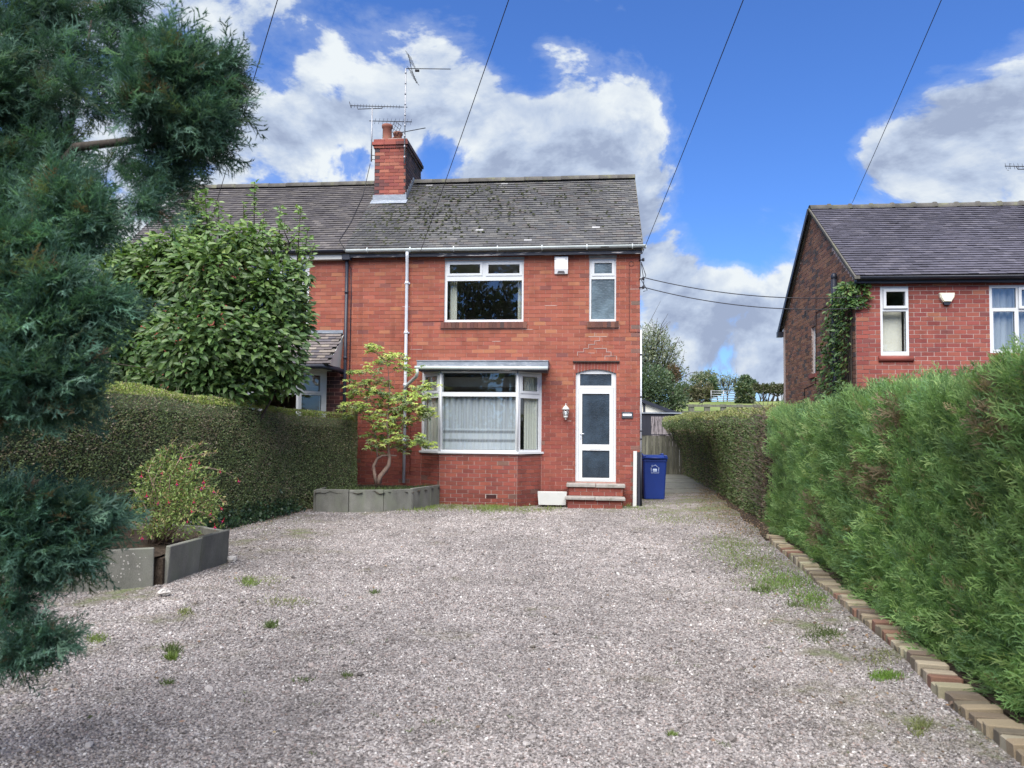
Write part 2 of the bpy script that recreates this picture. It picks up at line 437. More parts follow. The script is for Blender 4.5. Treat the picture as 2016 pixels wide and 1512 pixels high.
# ------------------------------------------------------------------ mesh helpers
class MB:
    def __init__(s):
        s.v, s.f, s.c, s.sm, s.mi = [], [], [], [], []
    def add(s, vs_, fs, tint=(1, 1, 1), smooth=False, T=None, mi=0):
        o = len(s.v)
        for p in vs_:
            s.v.append(tuple(T @ Vector(p)) if T is not None else tuple(p))
            s.c.append(tint)
        for f in fs:
            s.f.append([i + o for i in f])
            s.sm.append(smooth)
            s.mi.append(mi)
        return s
    def box(s, x0, x1, y0, y1, z0, z1, tint=(1, 1, 1), T=None, mi=0):
        return s.add([(x0, y0, z0), (x1, y0, z0), (x1, y1, z0), (x0, y1, z0), (x0, y0, z1), (x1, y0, z1), (x1, y1, z1), (x0, y1, z1)],
                     [(0, 3, 2, 1), (4, 5, 6, 7), (0, 1, 5, 4), (1, 2, 6, 5), (2, 3, 7, 6), (3, 0, 4, 7)], tint, False, T, mi)
    def bbox(s, x0, x1, y0, y1, z0, z1, b=0.01, tint=(1, 1, 1), T=None, mi=0):
        """box with chamfered edges"""
        bm_v, xs, ys, zs = [], (x0, x1), (y0, y1), (z0, z1)
        idx = {}
        for i in (0, 1):
            for j in (0, 1):
                for k in (0, 1):
                    sx, sy, sz = (1, -1)[i], (1, -1)[j], (1, -1)[k]
                    for a, (ox, oy, oz) in enumerate(((0, b, b), (b, 0, b), (b, b, 0))):
                        idx[(i, j, k, a)] = len(bm_v)
                        bm_v.append((xs[i] + sx * ox, ys[j] + sy * oy, zs[k] + sz * oz))
        F = []
        I = idx
        for i in (0, 1):
            q = [I[(i, 0, 0, 0)], I[(i, 1, 0, 0)], I[(i, 1, 1, 0)], I[(i, 0, 1, 0)]]
            F.append(q if i else q[::-1])
            q = [I[(0, i, 0, 1)], I[(1, i, 0, 1)], I[(1, i, 1, 1)], I[(0, i, 1, 1)]]
            F.append(q[::-1] if i else q)
            q = [I[(0, 0, i, 2)], I[(1, 0, i, 2)], I[(1, 1, i, 2)], I[(0, 1, i, 2)]]
            F.append(q if i else q[::-1])
        for j in (0, 1):
            for k in (0, 1):
                F.append([I[(0, j, k, 1)], I[(1, j, k, 1)], I[(1, j, k, 2)], I[(0, j, k, 2)]])
                F.append([I[(j, 0, k, 0)], I[(j, 1, k, 0)], I[(j, 1, k, 2)], I[(j, 0, k, 2)]])
                F.append([I[(j, k, 0, 0)], I[(j, k, 1, 0)], I[(j, k, 1, 1)], I[(j, k, 0, 1)]])
        for i in (0, 1):
            for j in (0, 1):
                for k in (0, 1):
                    F.append([I[(i, j, k, 0)], I[(i, j, k, 1)], I[(i, j, k, 2)]])
        return s.add(bm_v, F, tint, False, T, mi)
    def tube(s, pts, r, n=8, tint=(1, 1, 1), caps=True, T=None, mi=0):
        pts = [Vector(p) for p in pts]
        rr = r if isinstance(r, (list, tuple)) else [r] * len(pts)
        V, F = [], []
        up = None
        for i, p in enumerate(pts):
            d = (pts[min(i + 1, len(pts) - 1)] - pts[max(i - 1, 0)])
            d = d.normalized() if d.length > 1e-9 else Vector((0, 0, 1))
            if up is None:
                up = Vector((0, 0, 1)) if abs(d.z) < 0.9 else Vector((1, 0, 0))
            a = up - d * up.dot(d)
            if a.length < 1e-6:
                a = d.orthogonal()
            a.normalize()
            up = a
            b = d.cross(a)
            for k in range(n):
                t = 2 * math.pi * k / n
                V.append(p + (a * math.cos(t) + b * math.sin(t)) * rr[i])
        for i in range(len(pts) - 1):
            for k in range(n):
                F.append((i * n + k, i * n + (k + 1) % n, (i + 1) * n + (k + 1) % n, (i + 1) * n + k))
        s.add(V, F, tint, True, T, mi)
        if caps:
            o = len(s.v) - len(V)
            s.f.append([o + k for k in range(n)][::-1]); s.sm.append(False); s.mi.append(mi)
            s.f.append([o + (len(pts) - 1) * n + k for k in range(n)]); s.sm.append(False); s.mi.append(mi)
        return s
    def prism(s, poly, d, tint=(1, 1, 1), T=None, mi=0):
        """poly: list of 3-d points of one face, d: extrusion vector"""
        n = len(poly)
        d = Vector(d)
        V = [Vector(p) for p in poly] + [Vector(p) + d for p in poly]
        F = [list(range(n))[::-1], list(range(n, 2 * n))] + [(i, (i + 1) % n, n + (i + 1) % n, n + i) for i in range(n)]
        return s.add(V, F, tint, False, T, mi)
    def lathe(s, prof, c, n=12, tint=(1, 1, 1), T=None, mi=0):
        V, F = [], []
        for r, z in prof:
            for k in range(n):
                t = 2 * math.pi * k / n
                V.append((c[0] + r * math.cos(t), c[1] + r * math.sin(t), c[2] + z))
        for i in range(len(prof) - 1):
            for k in range(n):
                F.append((i * n + k, i * n + (k + 1) % n, (i + 1) * n + (k + 1) % n, (i + 1) * n + k))
        F.append(list(range(n))[::-1])
        F.append([(len(prof) - 1) * n + k for k in range(n)])
        return s.add(V, F, tint, True, T, mi)
    def sheet(s, x0, x1, z0, z1, holes, y0, y1, T=None, mi=0, tint=(1, 1, 1)):
        """a wall plate in the xz plane with rectangular holes and real thickness"""
        xs = sorted({x0, x1} | {h for H in holes for h in H[:2] if x0 < h < x1})
        zs = sorted({z0, z1} | {h for H in holes for h in H[2:] if z0 < h < z1})
        def solid(i, k):
            if not (0 <= i < len(xs) - 1 and 0 <= k < len(zs) - 1):
                return False
            x, z = (xs[i] + xs[i + 1]) / 2, (zs[k] + zs[k + 1]) / 2
            return not any(H[0] < x < H[1] and H[2] < z < H[3] for H in holes)
        V, F = [], []
        def q(a, b, c, d):
            o = len(V)
            V.extend((a, b, c, d))
            F.append((o, o + 1, o + 2, o + 3))
        for i in range(len(xs) - 1):
            for k in range(len(zs) - 1):
                if not solid(i, k):
                    continue
                a, b, c, d = xs[i], xs[i + 1], zs[k], zs[k + 1]
                q((a, y0, c), (b, y0, c), (b, y0, d), (a, y0, d))
                q((a, y1, c), (a, y1, d), (b, y1, d), (b, y1, c))
                if not solid(i - 1, k): q((a, y1, c), (a, y0, c), (a, y0, d), (a, y1, d))
                if not solid(i + 1, k): q((b, y0, c), (b, y1, c), (b, y1, d), (b, y0, d))
                if not solid(i, k - 1): q((a, y1, c), (b, y1, c), (b, y0, c), (a, y0, c))
                if not solid(i, k + 1): q((a, y0, d), (b, y0, d), (b, y1, d), (a, y1, d))
        return s.add(V, F, tint, False, T, mi)
    def build(s, name, mats, parent=None, **props):
        me = bpy.data.meshes.new(name)
        me.from_pydata(s.v, [], s.f)
        for m in (mats if isinstance(mats, (list, tuple)) else [mats]):
            me.materials.append(m)
        me.polygons.foreach_set('use_smooth', s.sm)
        me.polygons.foreach_set('material_index', s.mi)
        a = me.attributes.new('tint', 'FLOAT_COLOR', 'POINT')
        a.data.foreach_set('color', np.concatenate([np.array(s.c, dtype=np.float32), np.ones((len(s.c), 1), np.float32)], axis=1).ravel())
        me.update()
        return link(name, me, parent, **props)

def link(name, data, parent=None, **props):
    o = bpy.data.objects.new(name, data)
    col.objects.link(o)
    if parent is not None:
        o.parent = parent
    for k, v in props.items():
        o[k] = v
    return o

def thing(name, label, cat, mat=None, group=None):
    o = bpy.data.objects.new(name, None)
    o.empty_display_size = 0.2
    col.objects.link(o)
    if mat is not None:
        o.matrix_world = mat
    o['label'] = label
    o['category'] = cat
    if group:
        o['group'] = group
    return o

def tag(o, label, cat, group=None):
    o['label'] = label
    o['category'] = cat
    if group:
        o['group'] = group
    return o

def np_mesh(name, V, F, C, mat, parent=None, **props):
    me = bpy.data.meshes.new(name)
    V = np.ascontiguousarray(V, np.float32); F = np.ascontiguousarray(F, np.int32)
    k = F.shape[1]
    me.vertices.add(len(V)); me.vertices.foreach_set('co', V.ravel())
    me.loops.add(F.size); me.loops.foreach_set('vertex_index', F.ravel())
    me.polygons.add(len(F))
    me.polygons.foreach_set('loop_start', np.arange(0, F.size, k, dtype=np.int32))
    a = me.attributes.new('tint', 'FLOAT_COLOR', 'POINT')
    if C.shape[1] == 3:
        C = np.concatenate([C, np.ones((len(C), 1))], axis=1)
    a.data.foreach_set('color', np.ascontiguousarray(C, np.float32).ravel())
    me.materials.append(mat)
    me.update(calc_edges=True)
    return link(name, me, parent, **props)

def frames(d, roll=None, rng=rs):
    """rotation matrices (N,3,3) whose columns are x, y, z with z along d"""
    d = d / np.maximum(np.linalg.norm(d, axis=1, keepdims=True), 1e-9)
    ref = np.where(np.abs(d[:, 2:3]) > 0.92, np.array([[1.0, 0, 0]]), np.array([[0, 0, 1.0]]))
    x = np.cross(ref, d); x /= np.linalg.norm(x, axis=1, keepdims=True)
    y = np.cross(d, x)
    if roll is None:
        roll = rng.uniform(0, 2 * np.pi, len(d))
    c, s_ = np.cos(roll)[:, None], np.sin(roll)[:, None]
    x2 = x * c + y * s_
    y2 = -x * s_ + y * c
    return np.stack([x2, y2, d], axis=2)

def scatter(lib, pos, rot, scale, tint, rng=rs):
    """copies of the library pieces (V,F,C) gathered into one set of arrays"""
    N = len(pos)
    which = rng.randint(0, len(lib), N)
    Vs, Fs, Cs, off = [], [], [], 0
    scale = np.broadcast_to(np.asarray(scale, float), (N,)) if np.ndim(scale) <= 1 else scale
    for k, (v, f, c) in enumerate(lib):
        m = which == k
        n = int(m.sum())
        if not n:
            continue
        W = np.einsum('nij,vj->nvi', rot[m], v) * scale[m][:, None, None] + pos[m][:, None, :]
        Vs.append(W.reshape(-1, 3))
        Fs.append((f[None] + (np.arange(n) * len(v))[:, None, None]).reshape(-1, f.shape[1]) + off)
        Cs.append((c[None, :, None] * tint[m][:, None, :]).reshape(-1, 3))
        off += n * len(v)
    return np.concatenate(Vs), np.concatenate(Fs), np.concatenate(Cs)

def wob(P, freq, seed, n=6):
    """cheap smooth noise in -1..1 for arrays of points"""
    r = np.random.RandomState(seed)
    out = np.zeros(len(P))
    for i in range(n):
        k = r.normal(0, 1, 3) * freq * (0.6 + 0.5 * i)
        out += np.sin(P @ k + r.uniform(0, 6.3)) / (1 + 0.35 * i)
    return out / 2.6

def frond_lib(nb=8, sub=2, n=5, w=0.045, curl=0.25, seed=3, ang=(0.6, 0.95), vol=0.25):
    """feathery conifer sprays along +z, about 1 long"""
    r = np.random.RandomState(seed)
    lib = []
    for q in range(n):
        V, F, C = [], [], []
        bend = r.uniform(-curl, curl)
        def axis(t):
            return np.array([bend * t * t, 0.25 * curl * math.sin(2 * t + q), t])
        def blade(p, d, L, wd, c0, c1):
            d = d / np.linalg.norm(d)
            s_ = np.cross(d, np.array([0, 1, 0]) + r.normal(0, .35, 3))
            s_ = s_ / np.linalg.norm(s_) * wd
            o = len(V)
            V.extend([p - s_ * .6, p + s_ * .6, p + d * L])
            F.append((o, o + 1, o + 2))
            C.extend([c0, c0, c1])
        blade(axis(0), axis(1) - axis(0), 1.0, w * .6, .7, .95)
        for i in range(nb):
            t = 0.06 + 0.88 * (i + r.uniform(0, .6)) / nb
            side = 1 if i % 2 else -1
            a = r.uniform(*ang)
            L = (0.50 * (1 - t) + 0.13) * r.uniform(.75, 1.15)
            d = np.array([side * math.sin(a), r.normal(0, vol), math.cos(a)])
            p = axis(t)
            blade(p, d, L, w, .8, 1.1)
            for j in range(sub):
                tt = r.uniform(.2, .8)
                a2 = a + r.choice((-1, 1)) * r.uniform(.45, .8)
                d2 = np.array([side * math.sin(a2), r.normal(0, vol), math.cos(a2)])
                blade(p + d / np.linalg.norm(d) * L * tt, d2, L * (1 - tt) * .7 + .06, w * .8, .85, 1.2)
        lib.append((np.array(V), np.array(F), np.array(C)))
    return lib

def leaf_lib(ratio=0.5, fold=0.12, droop=0.2, n=4, seed=5, quads=True):
    """pointed leaves along +z, length 1, base at the origin, folded on the midrib"""
    r = np.random.RandomState(seed)
    lib = []
    for q in range(n):
        w = ratio / 2 * r.uniform(.85, 1.15)
        f_, dr = fold * r.uniform(.5, 1.5), droop * r.uniform(.4, 1.6)
        V = np.array([(0, 0, 0), (0, -dr * .3, .5), (0, -dr, 1.0), (-w * .9, f_, .30), (-w * .75, f_ - dr * .5, .68), (w * .9, f_, .30), (w * .75, f_ - dr * .5, .68)], float)
        F = np.array([(0, 1, 4, 3), (1, 2, 2, 4), (0, 5, 6, 1), (1, 6, 2, 2)])
        F = np.array([(0, 1, 3), (1, 4, 3), (1, 2, 4), (0, 5, 1), (5, 6, 1), (6, 2, 1)])
        lib.append((V, F, np.array([.9, .95, 1.05, 1, 1, 1, 1])))
    return lib

def tiny_leaf_lib(ratio=0.6, n=3, seed=9):
    r = np.random.RandomState(seed)
    lib = []
    for q in range(n):
        w = ratio / 2
        V = np.array([(0, 0, 0), (-w, r.uniform(-.1, .1), .5), (0, r.uniform(-.2, .1), 1), (w, r.uniform(-.1, .1), .5)])
        lib.append((V, np.array([(0, 1, 2), (0, 2, 3)]), np.array([.9, 1, 1.05, 1])))
    return lib

def palette(n, cols, probs, jit=0.15, rng=rs):
    c = np.array(cols)[rng.choice(len(cols), n, p=np.array(probs) / sum(probs))]
    return c * rng.uniform(1 - jit, 1 + jit, (n, 1)) * rng.uniform(1 - jit * .3, 1 + jit * .3, (n, 3))

# ------------------------------------------------------------------ ground
def hill(x, y):
    z = np.interp(y, [-4000, 28, 34, 45, 60, 85, 110, 400, 5000], [0, 0, 0.8, 2.45, 3.6, 5.2, 5.3, 2.0, 2.0])
    return z + np.where(y > 36, 0.25 * np.sin(x * .07 + y * .05), 0)

def build_ground():
    ys = np.concatenate([[-3500, -1000, -300, -100, -40, -15], np.arange(-8, 30, 2.0), np.arange(30, 120, 2.5), [140, 200, 300, 500, 900, 1800, 3800]])
    xs = np.concatenate([[-3500, -1200, -500, -200, -100, -60], np.arange(-45, 60, 5.0), [70, 100, 200, 500, 1200, 3500]])
    X, Y = np.meshgrid(xs, ys)
    Z = hill(X, Y) - 0.02
    V = np.stack([X, Y, Z], -1).reshape(-1, 3)
    nx = len(xs)
    i, j = np.meshgrid(np.arange(nx - 1), np.arange(len(ys) - 1))
    a = (j * nx + i).ravel()
    F = np.stack([a, a + 1, a + nx + 1, a + nx], 1)
    o = np_mesh('ground', V, F, np.ones((len(V), 3)), M['ground'], kind='structure')
build_ground()

EDGE = lambda y: 1.70 + 0.175 * y          # right-hand boundary (brick edging, hedge)
def left_edge(y):                          # left-hand boundary (hedge foot)
    return np.interp(y, [-6, 7, 11.2, 14.4, 15.0, 16], [-5.2, -4.65, -4.2, -3.85, -2.95, -2.9])

def drive_z(x, y):
    return 0.012 * np.sin(x * 1.3 + .5) * np.sin(y * .7) + 0.006 * np.sin(x * 3.1 + y * 2.3) + 0.012

def build_drive():
    ys = np.arange(-3.5, 19.3, 0.3)
    n = 40
    V = []
    for y in ys:
        a, b = float(left_edge(y)) - .35, EDGE(y) + (0.02 if y < 10.8 else .3)
        if y > 16.2:
            a = 1.8
        for x in np.linspace(a, b, n):
            V.append((x, y, float(drive_z(x, y))))
    V = np.array(V)
    i, j = np.meshgrid(np.arange(n - 1), np.arange(len(ys) - 1))
    a = (j * n + i).ravel()
    F = np.stack([a, a + 1, a + n + 1, a + n], 1)
    np_mesh('gravel_drive', V, F, np.ones((len(V), 3)), M['gravel_bed'], kind='structure')
    # loose chippings as geometry
    pts, sz = [], []
    def fill(y0, y1, dens, s0, s1):
        area = (y1 - y0) * 9.0
        N = int(area * dens)
        y = rs.uniform(y0, y1, N)
        x = rs.uniform(-5.2, 5.2, N)
        ok = (x > left_edge(y) - .1) & (x < EDGE(y) + np.where(y < 10.8, 0, .2)) & (y < 15.7 - x * .096) & (np.abs(x) < y * .70 + .4)
        x, y = x[ok], y[ok]
        s = s0 + (s1 - s0) * rs.beta(1.3, 4.5, len(x))
        pts.append(np.stack([x, y, drive_z(x, y) + s * .12], 1)); sz.append(s)
    fill(2.6, 5.2, 6200, .005, .017)
    fill(5.2, 8.0, 3400, .006, .019)
    fill(8.0, 15.7, 1300, .008, .022)
    P = np.concatenate(pts); S = np.concatenate(sz)
    # a few big pale chips
    N = 260
    y = rs.uniform(3.2, 12, N); x = rs.uniform(-4.5, 3.6, N)
    ok = (x > left_edge(y) + .2) & (x < EDGE(y) - .1)
    P = np.concatenate([P, np.stack([x[ok], y[ok], drive_z(x[ok], y[ok]) + .006], 1)]); S = np.concatenate([S, rs.uniform(.018, .036, ok.sum())])
    me = bpy.data.meshes.new('gravel')
    me.vertices.add(len(P)); me.vertices.foreach_set('co', P.astype(np.float32).ravel())
    a = me.attributes.new('size', 'FLOAT', 'POINT'); a.data.foreach_set('value', S.astype(np.float32))
    o = link('gravel', me, None, kind='stuff')
    ng = bpy.data.node_groups.new('gravel_chips', 'GeometryNodeTree')
    ng.interface.new_socket('Geometry', in_out='INPUT', socket_type='NodeSocketGeometry')
    ng.interface.new_socket('Geometry', in_out='OUTPUT', socket_type='NodeSocketGeometry')
    nn = ng.nodes.new
    gi, go = nn('NodeGroupInput'), nn('NodeGroupOutput')
    ico = nn('GeometryNodeMeshIcoSphere'); ico.inputs['Radius'].default_value = 1; ico.inputs['Subdivisions'].default_value = 1
    tf = nn('GeometryNodeTransform'); tf.inputs['Scale'].default_value = (1, .72, .5)
    sm = nn('GeometryNodeSetMaterial'); sm.inputs['Material'].default_value = M['gravel']
    iop = nn('GeometryNodeInstanceOnPoints')
    rv = nn('FunctionNodeRandomValue'); rv.data_type = 'FLOAT_VECTOR'
    rv.inputs[0].default_value = (-.7, -.7, 0); rv.inputs[1].default_value = (.7, .7, 6.283)
    na = nn('GeometryNodeInputNamedAttribute'); na.data_type = 'FLOAT'; na.inputs[0].default_value = 'size'
    L = ng.links.new
    L(gi.outputs[0], iop.inputs['Points'])
    L(ico.outputs[0], tf.inputs[0]); L(tf.outputs[0], sm.inputs[0]); L(sm.outputs[0], iop.inputs['Instance'])
    L(rv.outputs[0], iop.inputs['Rotation']); L(na.outputs[0], iop.inputs['Scale'])
    L(iop.outputs[0], go.inputs[0])
    md = o.modifiers.new('chips', 'NODES'); md.node_group = ng
build_drive()

# concrete side path, slabs cracked across
pth = MB()
ys_ = [18.9, 20.3, 22.6, 24.6, 27.2]
for i in range(4):
    y0, y1 = ys_[i] + .015, ys_[i + 1] - .015
    def X0(y): return 2.9 + (y - 15.8) * .096
    pth.prism([(X0(y0), y0, .004), (EDGE(y0) + .2, y0 + .05, .004), (EDGE(y1) + .2, y1, .004), (X0(y1), y1, .004)], (0, 0, .03 + .004 * i))
pth.build('side_path', M['concrete'], None, kind='structure')
st = MB(); st.box(-60, 60, -11.5, -4.6, -.015, 0.0); st.build('road', M['road'], None, kind='structure')
st = MB(); st.box(-60, 60, -4.6, -3.2, -.015, 0.09); st.build('pavement', M['concrete'], None, kind='structure')

# ------------------------------------------------------------------ bricks and tiles
UB = MB().box(-.5, .5, 0, 1, -.5, .5)
unit_brick = None
PAL_RED = ([(0.36, 0.118, 0.085), (0.40, 0.138, 0.098), (0.33, 0.105, 0.080), (0.43, 0.175, 0.11), (0.26, 0.10, 0.09)], [.46, .26, .20, .05, .03])
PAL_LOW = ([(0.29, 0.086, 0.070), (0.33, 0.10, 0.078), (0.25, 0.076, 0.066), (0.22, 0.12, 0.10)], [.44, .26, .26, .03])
PAL_RIGHT = ([(0.33, 0.098, 0.084), (0.36, 0.115, 0.092), (0.28, 0.080, 0.074), (0.40, 0.16, 0.11), (0.23, .08, .08)], [.4, .28, .22, .05, .05])
PAL_GABLE = ([(0.25, 0.135, 0.105), (0.30, 0.165, 0.12), (0.20, 0.11, 0.09), (0.11, 0.09, 0.095), (0.15, 0.10, 0.095)], [.35, .26, .18, .11, .10])
PAL_DARK = ([(0.075, 0.035, 0.04), (0.10, 0.04, 0.042), (0.06, 0.035, 0.04)], [.4, .3, .3])
PAL_GREY = ([(0.19, 0.125, 0.11), (0.24, 0.13, 0.11), (0.27, .10, .08)], [.4, .3, .3])

def cut(r, H, out, mn=0.022):
    a, b, c, d = r
    if H[0] >= b or H[1] <= a or H[2] >= d or H[3] <= c:
        out.append(r); return
    if H[0] > a: out.append((a, H[0], c, d))
    if H[1] < b: out.append((H[1], b, c, d))
    a2, b2 = max(a, H[0]), min(b, H[1])
    if H[2] > c: out.append((a2, b2, c, H[2]))
    if H[3] < d: out.append((a2, b2, H[3], d))

def brick_rects(u0, u1, z0, z1, holes, course=0.0825, L=0.235, joint=0.008, keep=None, rng=random):
    res = []
    k = 0
    z = z0
    while z < z1 - .02:
        zt = min(z + course, z1)
        u = u0 - (L / 2 if k % 2 else 0) - 0.0
        while u < u1 - .02:
            rects = [(max(u, u0) + joint / 2, min(u + L, u1) - joint / 2, z + joint / 2, zt - joint / 2)]
            u += L
            for H in holes:
                nxt = []
                for r in rects:
                    cut(r, H, nxt)
                rects = nxt
            for r in rects:
                if r[1] - r[0] > .022 and r[3] - r[2] > .018 and (keep is None or keep((r[0] + r[1]) / 2, (r[2] + r[3]) / 2)):
                    res.append(r)
        z += course
        k += 1
    return res

def brick_colour(pal, rng=random):
    c = rng.choices(pal[0], pal[1])[0]
    j = rng.uniform(.92, 1.08)
    return tuple(x * j * rng.uniform(.96, 1.04) for x in c)

def lay(mb, rects, colours, T=None, depth=0.03):
    for r, c in zip(rects, colours):
        p = random.uniform(-.0025, .002)
        mb.box(r[0], r[1], -.006 + p, depth, r[2], r[3], c, T)

def lay_single(rects, colours, T, parent, depth=0.03, name='brick'):
    global unit_brick
    if unit_brick is None:
        o = UB.build('brick', M['brick']); unit_brick = o.data
        bpy.data.objects.remove(o)
    for r, c in zip(rects, colours):
        p = random.uniform(-.0025, .002)
        o = bpy.data.objects.new(name, unit_brick)
        col.objects.link(o)
        o.parent = parent
        o.matrix_local = T @ Matrix.LocRotScale(Vector(((r[0] + r[1]) / 2, -.006 + p, (r[2] + r[3]) / 2)), None, Vector((r[1] - r[0], depth + .006 - p, r[3] - r[2])))
        o.color = tuple(c) + (1,)

def tiles(name, parent, P0, U, W, S, gauge, tw, pal, mottle, sag=0.0, seed=1, clipfn=None, th=0.021):
    """plain tiles on a slope: P0 lower left corner, U unit vector along the eaves, S vector up the slope (full length)"""
    P0, U, S = np.array(P0), np.array(U), np.array(S)
    sl = np.linalg.norm(S); Sd = S / sl
    N = np.cross(U, Sd)
    r = np.random.RandomState(seed)
    nc = int(sl / gauge)
    rows, xs = [], []
    for i in range(nc + 1):
        x = -(tw / 2 if i % 2 else 0)
        while x < W:
            rows.append(i); xs.append(x); x += tw
    rows, xs = np.array(rows, float), np.array(xs)
    xa = np.clip(xs + .0015, 0, W); xb = np.clip(xs + tw - .0015, 0, W)
    ok = xb - xa > .03
    if clipfn is not None:
        ok &= clipfn((xa + xb) / 2, rows * gauge)
    rows, xa, xb = rows[ok], xa[ok], xb[ok]
    n = len(rows)
    lo = rows * gauge + r.normal(0, .0022, n)
    hi = np.minimum(lo + gauge * 1.25, sl)
    lift = np.abs(r.normal(0, .003, n)); liftb = lift + r.normal(0, .0015, n)
    sg = sag * np.sin(np.pi * np.clip((xa + xb) / 2 / W, 0, 1)) * np.sin(np.pi * np.clip(lo / sl, 0, 1))
    def pt(x, s_, h):
        return P0 + x[:, None] * U + s_[:, None] * Sd + h[:, None] * N
    b0 = .022
    V = np.stack([pt(xa, lo, b0 + lift - sg), pt(xb, lo, b0 + liftb - sg), pt(xb, hi, .004 - sg), pt(xa, hi, .004 - sg),
                  pt(xa, lo, b0 - th + lift - sg), pt(xb, lo, b0 - th + liftb - sg), pt(xa, lo - .001, b0 + lift - sg), pt(xb, lo - .001, b0 + liftb - sg)], 1)
    F = np.array([(0, 1, 2, 3), (4, 5, 7, 6)])
    Fq = (F[None] + (np.arange(n) * 8)[:, None, None]).reshape(-1, 4)
    c = np.array(pal[0])[r.choice(len(pal[0]), n, p=np.array(pal[1]) / sum(pal[1]))]
    mid = pt((xa + xb) / 2, lo, lift)
    mo = wob(mid, 1.6, seed + 5) * mottle
    c = c * (1 + mo)[:, None] * r.uniform(.90, 1.10, (n, 1))
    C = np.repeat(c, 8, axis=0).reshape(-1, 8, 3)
    C[:, 4:] *= .42          # tile tails darkened in colour to draw the shadow lines between courses
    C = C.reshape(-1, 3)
    return np_mesh(name, V.reshape(-1, 3), Fq, C, M['tile'], parent, kind='stuff')

# ------------------------------------------------------------------ windows
def frame_T(P0, P1):
    """local frame whose x runs P0->P1 in plan, y points into the building, z up"""
    P0, P1 = Vector((P0[0], P0[1], 0)), Vector((P1[0], P1[1], 0))
    x = (P1 - P0).normalized()
    z = Vector((0, 0, 1))
    y = z.cross(x)
    m = Matrix((x, y, z)).transposed().to_4x4()
    m.translation = P0
    return m

def window(parent, x0, x1, z0, z1, yf, lights, T=None, depth=.075, fr=.05, glass='glass', label=None, sash_proud=.014, name='window'):
    """lights: (x0,x1,z0,z1, opening?) of each light; the frame is everything between them"""
    mb = MB()
    mb.sheet(x0, x1, z0, z1, [l[:4] for l in lights], yf, yf + depth, T)
    w = mb.build(name, M['upvc'], parent)
    if label:
        w['label'] = label
    for l in lights:
        a, b, c, d = l[:4]
        g = glass
        if l[4]:
            s_ = .034
            sm = MB().sheet(a - .016, b + .016, c - .016, d + .016, [(a + s_, b - s_, c + s_, d - s_)], yf - sash_proud, yf + .03, T)
            so_ = sm.build('sash', M['upvc'], w)
            a, b, c, d = a + s_, b - s_, c + s_, d - s_
        # rubber gasket line and glass
        gk = MB().sheet(a, b, c, d, [(a + .006, b - .006, c + .006, d - .006)], yf + .018, yf + .03, T)
        gk.build('gasket', M['rubber'], w)
        MB().box(a + .002, b - .002, yf + .022, yf + .028, c + .002, d - .002, T=T).build('pane', M[g], w)
    return w

def pleated(x0, x1, z0, z1, y, amp, n, T=None, bands=None, mat='curtain', seed=0, dens=0.9):
    r = np.random.RandomState(seed)
    xs = np.linspace(x0, x1, n * 8 + 1)
    zs = np.linspace(z0, z1, 40)
    ph = np.cumsum(r.uniform(.55, 1.45, len(xs))) * (2 * math.pi / 8)
    yy = y + amp * np.sin(ph) + amp * .4 * np.sin(ph * .37 + 1)
    V, C = [], []
    for z in zs:
        k = 0.7 + 0.3 * (z - z0) / (z1 - z0)
        for i, x in enumerate(xs):
            p = Vector((x, y + (yy[i] - y) * k, z))
            V.append(tuple(T @ p) if T is not None else tuple(p))
            d = dens
            if bands:
                for (a, b, dd) in bands:
                    if a <= (z - z0) / (z1 - z0) < b:
                        d = dd
            f = .70 + .36 * abs(math.cos(ph[i]))
            C.append((min(1, d * f),) * 3)
    nx = len(xs)
    i, j = np.meshgrid(np.arange(nx - 1), np.arange(len(zs) - 1))
    a = (j * nx + i).ravel()
    return np.array(V), np.stack([a, a + 1, a + nx + 1, a + nx], 1), np.array(C)

# ================================================================== the semi-detached pair
YAW = R(-5.5)
HM = Matrix.Translation((0, 15.8, 0)) @ Matrix.Rotation(YAW, 4, 'Z')
HI = HM.inverted()
def plane_hit(Mi, px, py, axis, val):
    o = Mi @ EYE
    d = Mi.to_3x3() @ ray(px, py)
    return o + d * ((val - o[axis]) / d[axis])
def FH(px, py, v=0.0):
    return plane_hit(HI, px, py, 1, v)
def RH(x0, x1, y0, y1, v=0.0):       # x0..x1 left-right, y0..y1 bottom-top in the photograph
    xm, ym = (x0 + x1) / 2, (y0 + y1) / 2
    return (FH(x0, ym, v).x, FH(x1, ym, v).x, FH(xm, y0, v).z, FH(xm, y1, v).z)

house = thing('semi_detached_house', 'red brick semi-detached house with dark tiled roof, flat-topped bay window and white front door', 'house', HM)
uR = FH(1260, 700).x
uL = -8.6
uP = FH(681, 650).x                  # party line, where the black pipe runs
zE = FH(1000, 500).z                 # top of the front wall
DEP = 5.0                            # depth of the main range
zR = 7.62                            # ridge
SL = (zR - 5.30) / (DEP / 2 + .22)

W1 = RH(875, 1031, 634, 512)
W2 = RH(1160, 1213, 633, 508)
W3 = RH(484, 608, 690, 515)
DR = RH(1133, 1213, 949, 727)
PB = .46
uA, uB = FH(867, 800, -PB).x, FH(1019, 800, -PB).x
uC, uD = FH(831, 800).x, FH(1066, 800).x
zS, zT = FH(940, 893, -PB).z, FH(940, 730, -PB).z
BAY = (uC + .05, uD - .05, zS, zT)
# left bay of the attached house
PB2 = .5
vA, vB = FH(440, 770, -PB2).x, FH(588, 770, -PB2).x
vC, vD = FH(400, 770).x, FH(643, 770).x
zS2, zT2 = 0.95, FH(600, 727, -PB2).z
BAY2 = (vC + .05, vD - .05, zS2, zT2)
holes = [W1, W2, W3, DR, BAY, BAY2]

